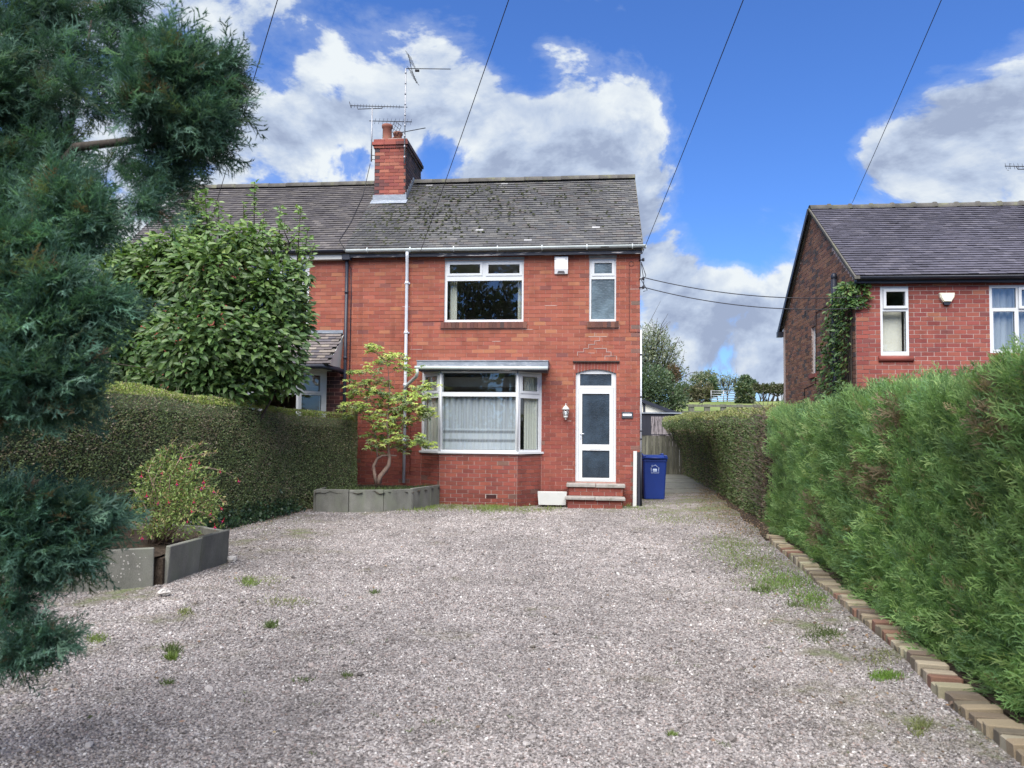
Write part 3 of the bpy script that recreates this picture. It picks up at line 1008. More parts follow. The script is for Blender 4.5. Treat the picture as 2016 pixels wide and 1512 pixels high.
wall = MB()
wall.sheet(uL, uR, 0, zE, holes, 0, .25)
wall.box(uR - .25, uR, .25, DEP, 0, zE)
wall.box(uL, uL + .25, .25, DEP, 0, zE)
wall.box(uL, uR, DEP, DEP + .25, 0, zE)
wall.box(uP - .12, uP + .12, .25, DEP, 0, zE)
for u in (uR - .25, uL):
    wall.prism([(u, 0, zE), (u, DEP, zE), (u, DEP / 2, zE + (DEP / 2) * SL)], (.25, 0, 0))
WALL = wall.build('wall', M['mortar'], house)
fl = MB()
fl.box(uL + .25, uR - .25, .25, DEP, 2.45, 2.65); fl.box(uL + .25, uR - .25, .25, DEP, .25, .45)
fl.box(uL + .25, uR - .25, .25, DEP, zE - .1, zE)
fl.box(uP + .12, uR - .25, DEP - .06, DEP - .01, .45, 2.45); fl.box(uP + .12, uR - .25, DEP - .06, DEP - .01, 2.65, zE - .1)
fl.box(FH(1112, 700).x, FH(1112, 700).x + .1, .26, DEP - .06, .45, 2.45)
fl.box(FH(1100, 700).x, FH(1100, 700).x + .1, .26, DEP - .06, 2.65, zE - .1)
fl.build('interior', M['plaster'], house)

# front brickwork
arch_top = FH(1173, 713).z
A0, A1 = FH(1128, 712).x, FH(1220, 712).x
archH = (A0 + .03, A1 - .03, DR[3] - .02, arch_top + .012)
cheekL = (uC - .01, uD + .01, -.1, zT + .01)
nameH = []
front_holes = [W1, W2, W3, (DR[0], DR[1], 0, DR[3]), cheekL, (vC, vD, 0, zT2), archH]
sill1 = (FH(868, 640).x, FH(1037, 640).x, FH(950, 647).z, W1[2])
sill2 = (FH(1156, 640).x, FH(1218, 640).x, FH(1187, 646).z, W2[2])
front_holes += [sill1, sill2]
lint1 = (W1[0], W1[1] + .01, W1[3], W1[3] + .055)
lint2 = (W2[0] - .01, W2[1] + .01, W2[3], W2[3] + .055)
front_holes += [lint1, lint2]
rects = brick_rects(uL, uR, 0.0, zE, front_holes)
cols_ = []
pier = FH(677, 700).x
for r in rects:
    um, zm = (r[0] + r[1]) / 2, (r[2] + r[3]) / 2
    k = round((r[2]) / .0825)
    if um > uR - .13 and k % 2 == 0 and zm < 4.6 and random.random() < .7:
        c = brick_colour(PAL_GREY)
    elif vD - .05 < um < pier and zm < FH(660, 722).z:
        c = brick_colour(PAL_DARK)
    else:
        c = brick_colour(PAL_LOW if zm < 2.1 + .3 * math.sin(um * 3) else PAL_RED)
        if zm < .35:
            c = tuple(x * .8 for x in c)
    cols_.append(c)
order = sorted(range(len(rects)), key=lambda i: (abs((rects[i][0] + rects[i][1]) / 2 - 1.6) * 1.0 + abs((rects[i][2] + rects[i][3]) / 2 - 1.9) * .45) if rects[i][1] - rects[i][0] > .2 else 99)
sel = set(order[:250])
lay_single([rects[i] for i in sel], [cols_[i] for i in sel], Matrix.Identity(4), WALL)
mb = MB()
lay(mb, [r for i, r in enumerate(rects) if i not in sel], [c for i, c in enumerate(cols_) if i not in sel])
# bay brick base, three faces, both bays
fac = [((uC, 0), (uA, -PB)), ((uA, -PB), (uB, -PB)), ((uB, -PB), (uD, 0))]
fac2 = [((vC, 0), (vA, -PB2)), ((vA, -PB2), (vB, -PB2)), ((vB, -PB2), (vD, 0))]
for F3, zt in ((fac, zS - .03), (fac2, zS2 - .03)):
    base = MB()
    for P0, P1 in F3:
        T = frame_T(P0, P1)
        L_ = math.hypot(P1[0] - P0[0], P1[1] - P0[1])
        base.sheet(0, L_, 0, zt, [], .003, .2, T)
        hh = [(.95, 1.17, .155, .235)] if (P0[1] == P1[1] and F3 is fac) else []
        rr = brick_rects(0, L_, 0, zt, hh, joint=.010)
        cc = []
        for r in rr:
            c = brick_colour(PAL_LOW if P0[1] == P1[1] else PAL_LOW)
            cc.append(tuple(x * .8 for x in c) if r[2] < .3 else c)
        lay(mb, rr, cc, T)
    base.build('bay_base', M['mortar_pale'], house)
mb.build('brickwork', M['brick'], WALL, kind='stuff')
# air brick in the bay
T = frame_T(*fac[1])
ab = MB()
for k in range(4):
    ab.box(.955, 1.165, -.006, .03, .160 + k * .019, .170 + k * .019, (.10, .04, .04), T)
ab.box(.955, 1.165, -.001, .03, .157, .235, (.03, .02, .02), T)
ab.build('air_brick', M['brick'], house)

# soldier-course sills, each brick on end
for S_ in (sill1, sill2):
    n = int((S_[1] - S_[0]) / .076)
    w = (S_[1] - S_[0]) / n
    rr = [(S_[0] + i * w + .003, S_[0] + (i + 1) * w - .003, S_[2] + .008, S_[3] - .004) for i in range(n)]
    cc = [tuple(x * .72 for x in brick_colour(([(0.26, .12, .10), (0.20, .10, .09), (0.32, .15, .12), (.13, .085, .085)], [.4, .3, .2, .1]))) for _ in rr]
    T = Matrix.Translation((0, -.045, 0))
    smb = MB().box(S_[0], S_[1], -.03, .1, S_[2] + .003, S_[3] - .002)
    sl_ = smb.build('window_sill', M['mortar'], house)
    lay_single(rr, cc, T, sl_, .07)
# timber lintel strips
for l in (lint1, lint2):
    MB().box(l[0], l[1], -.012, .1, l[2] + .002, l[3]).build('lintel', M['lead'], house)

# arch over the door: voussoirs in a shallow ring, creasing tiles on top
am = MB()
cx = (DR[0] + DR[1]) / 2; hw = (DR[1] - DR[0]) / 2
rise = .085
Rr = (hw * hw + rise * rise) / (2 * rise)
zc = DR[3] - Rr
def arc_z(x): return zc + math.sqrt(max(Rr * Rr - (x - cx) ** 2, 0))
nA = 13
pl = MB()
pts_ = [(DR[0] + 2 * hw * i / 12, 0.002, arc_z(DR[0] + 2 * hw * i / 12)) for i in range(13)]
for i in range(12):
    a, b = pts_[i], pts_[i + 1]
    pl.prism([a, b, (b[0], .002, DR[3] + .003), (a[0], .002, DR[3] + .003)], (0, .12, 0))
pl.build('arch_backing', M['mortar_pale'], house)
vou = am.build  # noqa
for i in range(nA):
    t0, t1 = i / nA, (i + 1) / nA
    bx0, bx1 = DR[0] - .02 + (2 * hw + .04) * t0 + .005, DR[0] - .02 + (2 * hw + .04) * t1 - .005
    fx = .10
    tx0, tx1 = A0 + .04 + (A1 - A0 - .08) * t0 + .005, A0 + .04 + (A1 - A0 - .08) * t1 - .005
    z0a, z1a = arc_z(min(max(bx0, DR[0]), DR[1])), arc_z(min(max(bx1, DR[0]), DR[1]))
    b = MB().prism([(bx0, -.006, z0a), (bx1, -.006, z1a), (tx1, -.006, arch_top - .01), (tx0, -.006, arch_top - .01)], (0, .12, 0), brick_colour(PAL_LOW))
    b.build('arch_brick', M['brick'], house)
lf = MB()
for k in range(2):
    n = 12
    for i in range(n):
        a = A0 + (A1 - A0) * i / n + .002
        lf.box(a, A0 + (A1 - A0) * (i + 1) / n - .002, -.05 + .012 * k + random.uniform(-.008, .008), .02, arch_top - .004 + k * .014, arch_top + .009 + k * .014, (.07, .055, .055))
lf.build('creasing_tiles', M['brick'], house)

# stepped joints repointed in pale mortar above the door
pm = MB()
def joint(a, b):
    (x0_, y0_), (x1_, y1_) = a, b
    p, q = FH(x0_, y0_), FH(x1_, y1_)
    s_ = .0042
    pm.box(min(p.x, q.x) - s_, max(p.x, q.x) + s_, -.0105, 0, min(p.z, q.z) - s_, max(p.z, q.z) + s_)
path_l = [(1137, 700), (1137, 693), (1149, 693), (1149, 686), (1159, 686), (1159, 678), (1171, 678), (1171, 671), (1181, 671), (1181, 663)]
path_r = [(1214, 708), (1214, 701), (1203, 701), (1203, 693), (1194, 693), (1194, 686), (1170, 686)]
for P_ in (path_l, path_r, [(1159, 663), (1194, 663)], [(1171, 655), (1171, 663)], [(1191, 708), (1191, 701), (1214, 701)], [(1143, 735), (1143, 735)]):
    for a, b in zip(P_[:-1], P_[1:]):
        joint(a, b)
for i in range(34):
    x = random.uniform(700, 1240); y = random.uniform(520, 985)
    if (865 < x < 1040 and 500 < y < 650) or (820 < x < 1075 and y > 705) or (1125 < x < 1222 and y > 705) or (1150 < x < 1222 and y < 650): continue
    k = round(FH(x, y).z / .0825) * .0825
    u = FH(x, y).x
    w_ = random.uniform(.05, .28)
    pm.box(u, u + w_, -.0095, 0, k - .004, k + .004)
pm.build('repointed_joints', M['mortar_pale'], house)

# windows
def light(x0, x1, y0, y1, op=False, v=0.0):
    return RH(x0, x1, y0, y1, v) + (op,)
window(house, *W1, .03, [light(882, 948, 541, 517, True), light(958, 1026, 541, 517, True), light(880, 1027, 629, 552)], label='wide upper window with two small top lights')
window(house, *W2, .03, [light(1167, 1208, 541, 514, True), light(1164, 1210, 628, 549)], glass='obscure_pale', label='narrow frosted upper window')
window(house, *W3, .03, [light(490, 545, 684, 560), light(551, 602, 684, 560), light(490, 545, 552, 521, True), light(551, 602, 552, 521, True)], label='window behind the leafy tree')
tB, tB0 = FH(940, 772, -PB).z, FH(940, 780, -PB).z
zb = zS + .035
for k, (P0, P1) in enumerate(fac):
    T = frame_T(P0, P1)
    L_ = math.hypot(P1[0] - P0[0], P1[1] - P0[1])
    if k == 1:
        ls = [(.035, L_ - .035, tB, zT - .045, False), (.035, L_ - .035, zb + .04, tB0 - .005, False)]
        lab = 'bay front light with a net curtain'
    else:
        ls = [(.085, L_ - .085, tB, zT - .07, True), (.075, L_ - .075, zb + .05, tB0 - .03, False)]
        lab = None
    w = window(house, 0, L_, zb, zT, 0, ls, T, label=lab)
sl = MB()
e = .05
o_ = [(uC - .06, .0, zS), (uA - .03, -PB - .055, zS), (uB + .03, -PB - .055, zS), (uD + .06, .0, zS)]
sl.prism([o_[0], o_[1], (uA, -PB + .1, zS), (uC + .1, 0, zS)], (0, 0, .04))
sl.prism([o_[1], o_[2], (uB, -PB + .1, zS), (uA, -PB + .1, zS)], (0, 0, .04))
sl.prism([o_[2], o_[3], (uD - .1, 0, zS), (uB, -PB + .1, zS)], (0, 0, .04))
for (x, y) in ((uA, -PB), (uB, -PB)):
    sl.tube([(x, y - .006, zb + .006), (x, y - .006, zT - .006)], .022, 8)
sl.build('bay_sill', M['upvc'], house)
# bay roof: flat lead roof with an upstand, flaking fascia and gutter
cz0, cz1 = FH(950, 722, -PB - .12).z, FH(950, 711, -PB - .12).z
kx0, kx1 = FH(821, 717, -PB - .1).x, FH(1079, 717, -PB - .1).x
cr = MB()
cr.box(kx0, kx1, -PB - .12, -.002, cz0, cz1, mi=0)
cr.bbox(kx0 - .01, kx1 + .01, -PB - .135, -.01, cz1, cz1 + .018, .006)
bay_roof = cr.build('bay_roof', M['lead'], house)
cf = MB(); cf.box(kx0 + .02, kx1 - .02, -PB - .10, -.002, zT - .01, cz0 - .001); cf.build('bay_fascia', M['flaked'], house)
gt = MB()
gy, gz = -PB - .165, FH(950, 724.5, -PB - .16).z
gt.tube([(kx0 - .03, gy, gz + .008), (0, gy, gz), (kx1, gy, gz - .004)], .036, 10)
gt.build('bay_gutter', M['gutter'], house)
dp = MB()
p0 = Vector((kx0 + .02, gy, gz - .02))
dx = FH(799, 730).x
dp.tube([p0, p0 + Vector((0, 0, -.09)), p0 + Vector((-.03, .06, -.15)), Vector((dx + .05, -.10, FH(800, 759).z)), Vector((dx, -.08, FH(799, 766).z))], .033, 10)
dp.build('bay_downpipe', M['gutter'], house)
# net curtain and drapes
T = frame_T(*fac[1])
Lf = fac[1][1][0] - fac[1][0][0]
V, F_, C = pleated(.03, Lf - .03, zb + .03, tB - .01, .10, .020, 13, T, bands=[(0, .15, 1.3), (.15, .205, .52), (.205, .285, 1.3), (.285, .345, .52), (.345, .375, 1.3)], dens=.84, seed=3)
np_mesh('net_curtain', V, F_, C, M['net'], house)
T = frame_T(*fac[2]); Lc = math.hypot(fac[2][1][0] - fac[2][0][0], PB)
V, F_, C = pleated(Lc * .40, Lc * .93, zb + .03, zT - .06, .085, .014, 5, T, seed=4)
np_mesh('curtain', V, F_, C, M['curtain'], house)
T = frame_T(*fac[0])
V, F_, C = pleated(.06, Lc * .9, zb + .03, zT - .06, .085, .014, 5, T, seed=5)
np_mesh('curtain', V, F_, C, M['curtain'], house)
for a, b in ((W1[0] + .08, W1[0] + .23), (W1[1] - .14, W1[1] - .06)):
    V, F_, C = pleated(a, b, W1[2] + .03, W1[3] - .4, .22, .018, 3, seed=6)
    np_mesh('curtain', V, F_, C, M['curtain'], house)

# front door
df = MB()
yb = .045
fan = RH(1142, 1204, 759, 736)
leaf = RH(1139, 1208, 946, 764)
gl1 = RH(1146, 1200, 875, 775); gl2 = RH(1146, 1200, 941, 887)
T = Matrix.Identity(4)
df.sheet(DR[0], DR[1], DR[2], DR[3] - .088, [fan, leaf], yb, yb + .08)
hd = [(DR[0], yb, DR[3] - .088)] + [(x, yb, arc_z(x) - .001) for x in [DR[0] + 2 * hw * i / 14 for i in range(15)]] + [(DR[1], yb, DR[3] - .088)]
df.prism(hd[::-1], (0, .08, 0))
door_frame = df.build('door_frame', M['upvc'], house)
gk = MB().sheet(*fan, [(fan[0] + .008, fan[1] - .008, fan[2] + .008, fan[3] - .008)], yb + .012, yb + .04)
gk.build('gasket', M['rubber'], door_frame)
MB().box(fan[0] + .002, fan[1] - .002, yb + .02, yb + .03, fan[2] + .002, fan[3] - .002).build('pane', M['obscure'], door_frame)
dl = MB().sheet(leaf[0] + .004, leaf[1] - .004, leaf[2] + .004, leaf[3] - .004, [gl1, gl2], yb - .004, yb + .06)
door = dl.build('door', M['upvc'], house)
for g in (gl1, gl2):
    MB().sheet(*g, [(g[0] + .01, g[1] - .01, g[2] + .01, g[3] - .01)], yb + .002, yb + .04).build('gasket', M['rubber'], door)
    MB().box(g[0] + .002, g[1] - .002, yb + .016, yb + .03, g[2] + .002, g[3] - .002).build('pane', M['obscure'], door)
lb = RH(1162, 1183, 884, 878)
bx_ = MB(); bx_.sheet(lb[0] - .01, lb[1] + .01, lb[2] - .008, lb[3] + .008, [(lb[0], lb[1], lb[2], lb[3])], yb - .010, yb - .003, tint=(.6, .6, .6))
bx_.box(lb[0] + .003, lb[1] - .003, yb - .012, yb - .004, lb[2] + .003, lb[3] - .003)
bx_.build('letterbox', M['alarm_white'], door)
hp = FH(1143, 854)
hn = MB(); hn.box(hp.x - .012, hp.x + .012, yb - .014, yb - .004, hp.z - .11, hp.z + .04)
hn.tube([(hp.x, yb - .01, hp.z), (hp.x, yb - .045, hp.z), (hp.x + .07, yb - .055, hp.z)], .009, 8)
hn.lathe([(.007, 0), (.007, .02)], (hp.x, yb - .02, hp.z - .085), 8)
hn.build('door_handle', M['white_pipe'], door)
MB().box(DR[0], DR[1], .02, .2, DR[2] - .02, DR[2] + .012).build('threshold', M['stone_slab'], house)

# eaves: fascia, gutter, pipes
fx = MB()
ez0, ez1 = FH(1000, 503, -.14).z, FH(1000, 492, -.14).z
fx.box(uP + .02, uR + .03, -.14, .0, ez0 + .02, ez1 + .03)
fx.box(uP + .02, uR + .03, -.152, -.14, ez0, ez1 + .01)
fx.build('fascia', M['flaked'], house)
fw = MB(); fw.box(uL, uP - .02, -.14, 0, ez0 - .03, ez1 + .0); fw.build('fascia', M['white_paint'], house, label='white painted fascia')
g0 = FH(1262, 487, -.2); g1 = FH(684, 493, -.2)
gz = (g0.z + g1.z) / 2
g = MB()
def half_gutter(mb, xa, xb, y, za, zb2, r=.056):
    n = 10
    V, F = [], []
    for i, (x, z) in enumerate(((xa, za), ((xa + xb) / 2, (za + zb2) / 2 - .006), (xb, zb2))):
        for k in range(n + 1):
            t = math.pi + math.pi * k / n
            V.append((x, y + r * math.cos(t), z + r * math.sin(t)))
        for k in range(n + 1):
            t = 2 * math.pi - math.pi * k / n
            V.append((x, y + (r - .004) * math.cos(t), z + (r - .004) * math.sin(t)))
    m = 2 * n + 2
    for i in range(2):
        for k in range(m):
            F.append((i * m + k, i * m + (k + 1) % m, (i + 1) * m + (k + 1) % m, (i + 1) * m + k))
    F.append(list(range(m))[::-1]); F.append([2 * m + k for k in range(m)])
    mb.add(V, F, smooth=True)
half_gutter(g, uP + .03, uR + .10, -.21, gz + .02, gz + .035)
for k in range(7):
    x = uP + .5 + k * .92
    g.tube([(x - .012, -.212, gz + .008), (x + .012, -.212, gz + .008)], .056, 12)
g.box(uR + .092, uR + .105, -.27, -.15, gz - .03, gz + .03)
g.build('gutter', M['gutter'], house)
g = MB(); half_gutter(g, uL - .05, uP + .0, -.21, gz + .03, gz + .02); g.build('gutter', M['black_paint'], house, label='black gutter')
d = MB()
px_ = FH(799, 700, -.07).x; pxb = FH(795, 940, -.07).x
zt_ = gz - .04
d.tube([(px_ + .03, -.21, zt_), (px_ + .03, -.21, zt_ - .08), (px_, -.075, zt_ - .26), (px_, -.075, 3), (pxb, -.075, .42)], .034, 10)
for z in (4.6, 3.55, 2.45, 1.3):
    d.box(px_ - .055, px_ + .055, -.05, 0, z, z + .03)
    d.tube([(px_, -.075, z - .01), (px_, -.075, z + .045)], .040, 10)
d.build('downpipe', M['white_pipe'], house)
d = MB()
bxp = FH(681, 650, -.07).x
d.bbox(bxp - .09, bxp + .09, -.17, -.02, gz - .18, gz - .03, .01)
d.tube([(bxp, -.08, gz - .1), (bxp, -.08, .1)], .036, 10)
d.tube([(bxp + .07, -.03, gz - .3), (bxp + .085, -.02, gz - .9), (bxp + .075, -.02, .6)], .010, 6)
for z in (4.4, 3.0, 1.7):
    d.tube([(bxp, -.08, z), (bxp, -.08, z + .06)], .043, 10)
d.build('drainpipe', M['black_paint'], house)
# small cables clipped to the wall
cb = MB()
zc1 = FH(840, 633).z
cb.tube([(px_ + .03, -.012, zc1), (W1[0] - .02, -.012, zc1 + .01)], .006, 5)
cb.tube([(px_ + .12, -.012, zc1), (px_ + .11, -.012, .6)], .005, 5)
cb.build('cable', M['red_wire'], house)
cb = MB()
q = FH(1243, 520)
cb.tube([q + Vector((.05 * math.cos(t / 2), -.012, .05 * math.sin(t / 2))) for t in range(14)], .004, 5)
cb.tube([(q.x - .045, -.012, q.z), (q.x - .04, -.012, FH(1240, 653).z), (uR, -.012, FH(1258, 654).z)], .004, 5)
cb.build('cable', M['wire'], house)
# corner pipe and the insulator rack at the corner
cp = MB()
cx1 = uR + .02
cp.tube([(cx1, -.03, FH(1261, 650).z), (cx1, -.03, FH(1261, 890).z)], .017, 8)
cp.build('corner_pipe', M['white_pipe'], house)
cp = MB()
cp.tube([(cx1, -.03, FH(1261, 891).z), (cx1, -.03, .02)], .022, 8)
for yy in (700, 783, 850, 866): cp.tube([(cx1, -.03, FH(1261, yy).z), (cx1, -.03, FH(1261, yy).z + .03)], .024, 8)
cp.box(uR - .005, uR + .01, -.02, .1, zE - .5, zE)
cp.build('corner_pipe', M['black_paint'], house, label='black lower length of the corner pipe')
ins = MB()
for yy in (513, 550, 567):
    z = FH(1262, yy).z
    ins.tube([(uR - .02, -.03, z), (uR + .07, -.07, z)], .014, 6)
    ins.lathe([(.018, -.03), (.026, -.02), (.022, 0), (.026, .02), (.014, .035)], (uR + .06, -.07, z), 8)
for a, b, c in ((517, 552, .09), (552, 575, .12), (520, 570, .05)):
    za, zb_ = FH(1262, a).z, FH(1262, b).z
    ins.tube([(uR + .02, -.05, za), (uR + .02 + c, -.08, (za + zb_) / 2 - .1), (uR + .06, -.07, zb_)], .008, 5)
ins.build('wire_bracket', M['wire'], house)

# roof: boarded slope, courses of plain tiles, ridge tiles, verge
rf = MB()
e0 = Vector((0, -.20, 5.30 - .0)); ztop = zR - .06
def slope_z(v): return 5.30 + (v + .20) * SL
zk = slope_z(DEP / 2) - .06
rf.prism([(uL - .05, -.20, 5.24), (uL - .05, DEP / 2, zk), (uL - .05, DEP / 2, zk - .07), (uL - .05, -.14, 5.22)], (uR - uL + .09, 0, 0))
rf.prism([(uL - .05, DEP / 2, zk), (uL - .05, DEP + .25, 5.24), (uL - .05, DEP + .19, 5.22), (uL - .05, DEP / 2, zk - .07)], (uR - uL + .09, 0, 0))
ROOF = rf.build('roof', M['ridge'], house)
S_ = Vector((0, DEP / 2 + .20, slope_z(DEP / 2) - 5.30))
PAL_T = ([(0.086, 0.086, 0.088), (0.10, 0.10, 0.098), (0.115, 0.112, 0.106), (0.073, 0.074, 0.078), (0.095, 0.087, 0.084), (.30, .30, .30)], [.34, .26, .16, .14, .09, .008])
PAL_TL = ([(0.078, 0.072, 0.074), (0.09, 0.083, 0.082), (0.105, 0.096, 0.092), (0.066, 0.061, 0.065)], [.36, .3, .18, .16])
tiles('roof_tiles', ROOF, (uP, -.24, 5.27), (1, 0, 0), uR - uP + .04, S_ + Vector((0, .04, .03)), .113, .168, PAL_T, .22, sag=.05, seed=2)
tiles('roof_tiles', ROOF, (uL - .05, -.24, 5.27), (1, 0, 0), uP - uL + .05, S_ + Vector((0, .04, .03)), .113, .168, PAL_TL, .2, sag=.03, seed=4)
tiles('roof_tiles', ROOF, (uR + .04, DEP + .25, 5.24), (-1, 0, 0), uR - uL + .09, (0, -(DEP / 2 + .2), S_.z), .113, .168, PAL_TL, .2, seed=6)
chx = (FH(737, 380, 1.72).x, FH(798, 380, 1.72).x)
zr = slope_z(DEP / 2) + .02
def ridge_run(parent, x0, x1, y, z, L=.45, tintf=None, r=.12, knob=0.0):
    x = x0
    i = 0
    while x < x1 - .1:
        xb = min(x + L, x1)
        m = MB()
        V, F = [], []
        n = 8
        dz = random.uniform(-.006, .006)
        ss = [(x + .003, 1.0), (xb - .02, 1.0), (xb + .004, 1.0)]
        if knob: ss = [(x + .003, 1.0), (xb - .06, 1.0), (xb - .055, 1.0 + knob), (xb, 1.0 + knob)]
        for xx, rr_ in ss:
            for k in range(n + 1):
                t = math.pi * (-.02 + 1.04 * k / n)
                V.append((xx, y + r * rr_ * math.cos(t), z - .05 + dz + r * rr_ * .95 * math.sin(t)))
        for a in range(len(ss) - 1):
            for k in range(n):
                F.append((a * (n + 1) + k, a * (n + 1) + k + 1, (a + 1) * (n + 1) + k + 1, (a + 1) * (n + 1) + k))
        F.append(list(range(n + 1))); F.append([(len(ss) - 1) * (n + 1) + k for k in range(n + 1)][::-1])
        c = random.uniform(.8, 1.15)
        m.add(V, F, (c, c, c), smooth=True)
        o = m.build('ridge_tile', M['ridge'], parent)
        x += L; i += 1
ridge_run(ROOF, uL - .05, chx[0] - .05, DEP / 2, zr)
ridge_run(ROOF, chx[1] + .05, uR + .05, DEP / 2, zr + .01)
vg = MB()
n = 24
for i in range(n):
    a, b = i / n, (i + 1) / n
    P = Vector((uR + .05, -.22, 5.26)); Q = Vector((uR + .05, DEP / 2, slope_z(DEP / 2) + .0))
    p, q = P.lerp(Q, a), P.lerp(Q, b)
    vg.prism([p + Vector((-.03, 0, .015)), q + Vector((-.03, 0, .01)), q + Vector((-.03, 0, -.06)), p + Vector((-.03, 0, -.06))], (.035, 0, 0))
vg.build('verge', M['ridge'], ROOF)
# moss lumps on the tiles
r_ = np.random.RandomState(21)
N = 620
mx_ = np.concatenate([r_.normal(-1.9, 1.1, N - 240), r_.uniform(uP, uR, 240)]); ms = np.concatenate([r_.uniform(.05, .95, N - 240), r_.uniform(.1, 1, 240) ** .6])
ok = (mx_ > uP - .2) & (mx_ < uR - .05)
mx_, ms = mx_[ok], ms[ok]
mp_ = np.stack([mx_, -.2 + ms * (DEP / 2 + .15), 5.30 + ms * (S_.z * .98) + .012], 1)
lump = []
for q in range(4):
    V = np.array([(math.cos(t) * r_.uniform(.7, 1.2), math.sin(t) * r_.uniform(.7, 1.2), 0) for t in np.linspace(0, 6.28, 7)[:-1]] + [(math.cos(t) * .5, math.sin(t) * .5, r_.uniform(.3, .5)) for t in np.linspace(0, 6.28, 7)[:-1]] + [(0, 0, .5)])
    F = [(i, (i + 1) % 6, 6 + (i + 1) % 6) for i in range(6)] + [(i, 6 + (i + 1) % 6, 6 + i) for i in range(6)] + [(6 + i, 6 + (i + 1) % 6, 12) for i in range(6)]
    lump.append((V, np.array(F), np.ones(13)))
nrm = np.tile(np.array([[0, -SL, 1.0]]), (len(mp_), 1))
V, F, C = scatter(lump, mp_, frames(nrm, rng=r_), r_.uniform(.016, .044, len(mp_)), np.ones((len(mp_), 3)), r_)
np_mesh('moss', V, F, C, M['moss'], ROOF, kind='stuff')

# chimney
ch = MB()
c0, c1 = chx
cy0, cy1 = 1.72, 3.36
cb0 = slope_z(cy0) - .1
czt = FH(768, 292, cy0).z
ch.box(c0 + .008, c1 - .008, cy0 + .008, cy1 - .008, 5.0, czt)
CH = ch.build('chimney', M['mortar'], ROOF)
def face_bricks(mb, x0, x1, z0, z1, T, pal, edgepal=None, joint=.01, k0=0):
    rr = brick_rects(x0, x1, z0, z1, [], joint=joint)
    cc = []
    for r in rr:
        e_ = (r[0] < x0 + .07 or r[1] > x1 - .07) and r[1] - r[0] < .15
        cc.append(brick_colour(edgepal if (edgepal and e_) else pal))
    lay(mb, rr, cc, T, .008)
cm = MB()
PAL_CH = ([(0.36, 0.115, 0.095), (0.30, .095, .085), (0.42, .16, .12), (.18, .08, .08)], [.4, .3, .2, .1])
PAL_SOOT = ([(0.085, 0.065, 0.075), (0.12, .08, .085), (0.16, .10, .095), (.055, .05, .06)], [.4, .3, .15, .15])
fz = cb0 + .2
face_bricks(cm, 0, c1 - c0, fz, czt, frame_T((c0, cy0), (c1, cy0)), PAL_CH, PAL_SOOT)
face_bricks(cm, 0, cy1 - cy0, 6.0, czt, frame_T((c1, cy0), (c1, cy1)), PAL_SOOT)
face_bricks(cm, 0, c1 - c0, 6.0, czt, frame_T((c1, cy1), (c0, cy1)), PAL_SOOT)
face_bricks(cm, 0, cy1 - cy0, 6.0, czt, frame_T((c0, cy1), (c0, cy0)), PAL_SOOT)
# oversailing courses
for k, (ex, za, zb_) in enumerate(((.03, czt, czt + .07), (.06, czt + .07, czt + .15), (.03, czt + .15, czt + .22))):
    for a, b, c, d_ in ((c0 - ex, c1 + ex, cy0 - ex, cy1 + ex),):
        nx = 3
        for i in range(nx):
            w_ = (b - a) / nx
            cm.box(a + i * w_ + .004, a + (i + 1) * w_ - .004, c, c + .11, za + .004, zb_ - .004, brick_colour(PAL_CH))
        ny = 8
        w_ = (d_ - c) / ny
        for i in range(ny):
            cm.box(b - .11, b + .001, c + i * w_ + .004, c + (i + 1) * w_ - .004, za + .004, zb_ - .004, brick_colour(PAL_SOOT))
            cm.box(a - .001, a + .11, c + i * w_ + .004, c + (i + 1) * w_ - .004, za + .004, zb_ - .004, brick_colour(PAL_SOOT))
cm.build('chimney_brickwork', M['brick'], ROOF, kind='stuff')
cc_ = MB()
cc_.box(c0 + .01, c1 - .01, cy0 + .01, cy1 - .01, czt, czt + .215)
cc_.prism([(c0 + .02, cy0 + .02, czt + .22), (c1 - .02, cy0 + .02, czt + .22), (c1 - .12, cy0 + .14, czt + .29), (c0 + .12, cy0 + .14, czt + .29)], (0, cy1 - cy0 - .1, 0))
cc_.build('chimney_cap', M['mortar_pale'], ROOF)
fl_ = MB()
zf = slope_z(cy0)
fl_.box(c0 - .03, c1 + .03, cy0 - .03, cy0 + .02, zf - .05, zf + .14)
for i in range(6):
    a = cy0 + i * .14
    fl_.box(c1 + .001, c1 + .02, a, a + .15, slope_z(a) - .1, slope_z(a) + .20)
fl_.prism([(c0 - .06, cy0 - .16, slope_z(cy0 - .16) + .03), (c1 + .06, cy0 - .16, slope_z(cy0 - .16) + .03), (c1 + .06, cy0, zf + .02), (c0 - .06, cy0, zf + .02)], (0, 0, .008))
fl_.build('flashing', M['lead'], ROOF)
prof = [(.115, 0), (.12, .03), (.11, .06), (.105, .34), (.125, .36), (.13, .40), (.12, .43), (.09, .44)]
for (u, v, s_) in ((c0 + .23, cy0 + .22, 1.0), (c0 + .40, cy0 + .58, .9), (c0 + .28, cy0 + .98, .95), (c0 + .42, cy0 + 1.35, .9)):
    MB().lathe([(a * s_ * 1.05, b * s_) for a, b in prof], (u, v, czt + .22), 14).build('chimney_pot', M['terracotta'], ROOF)

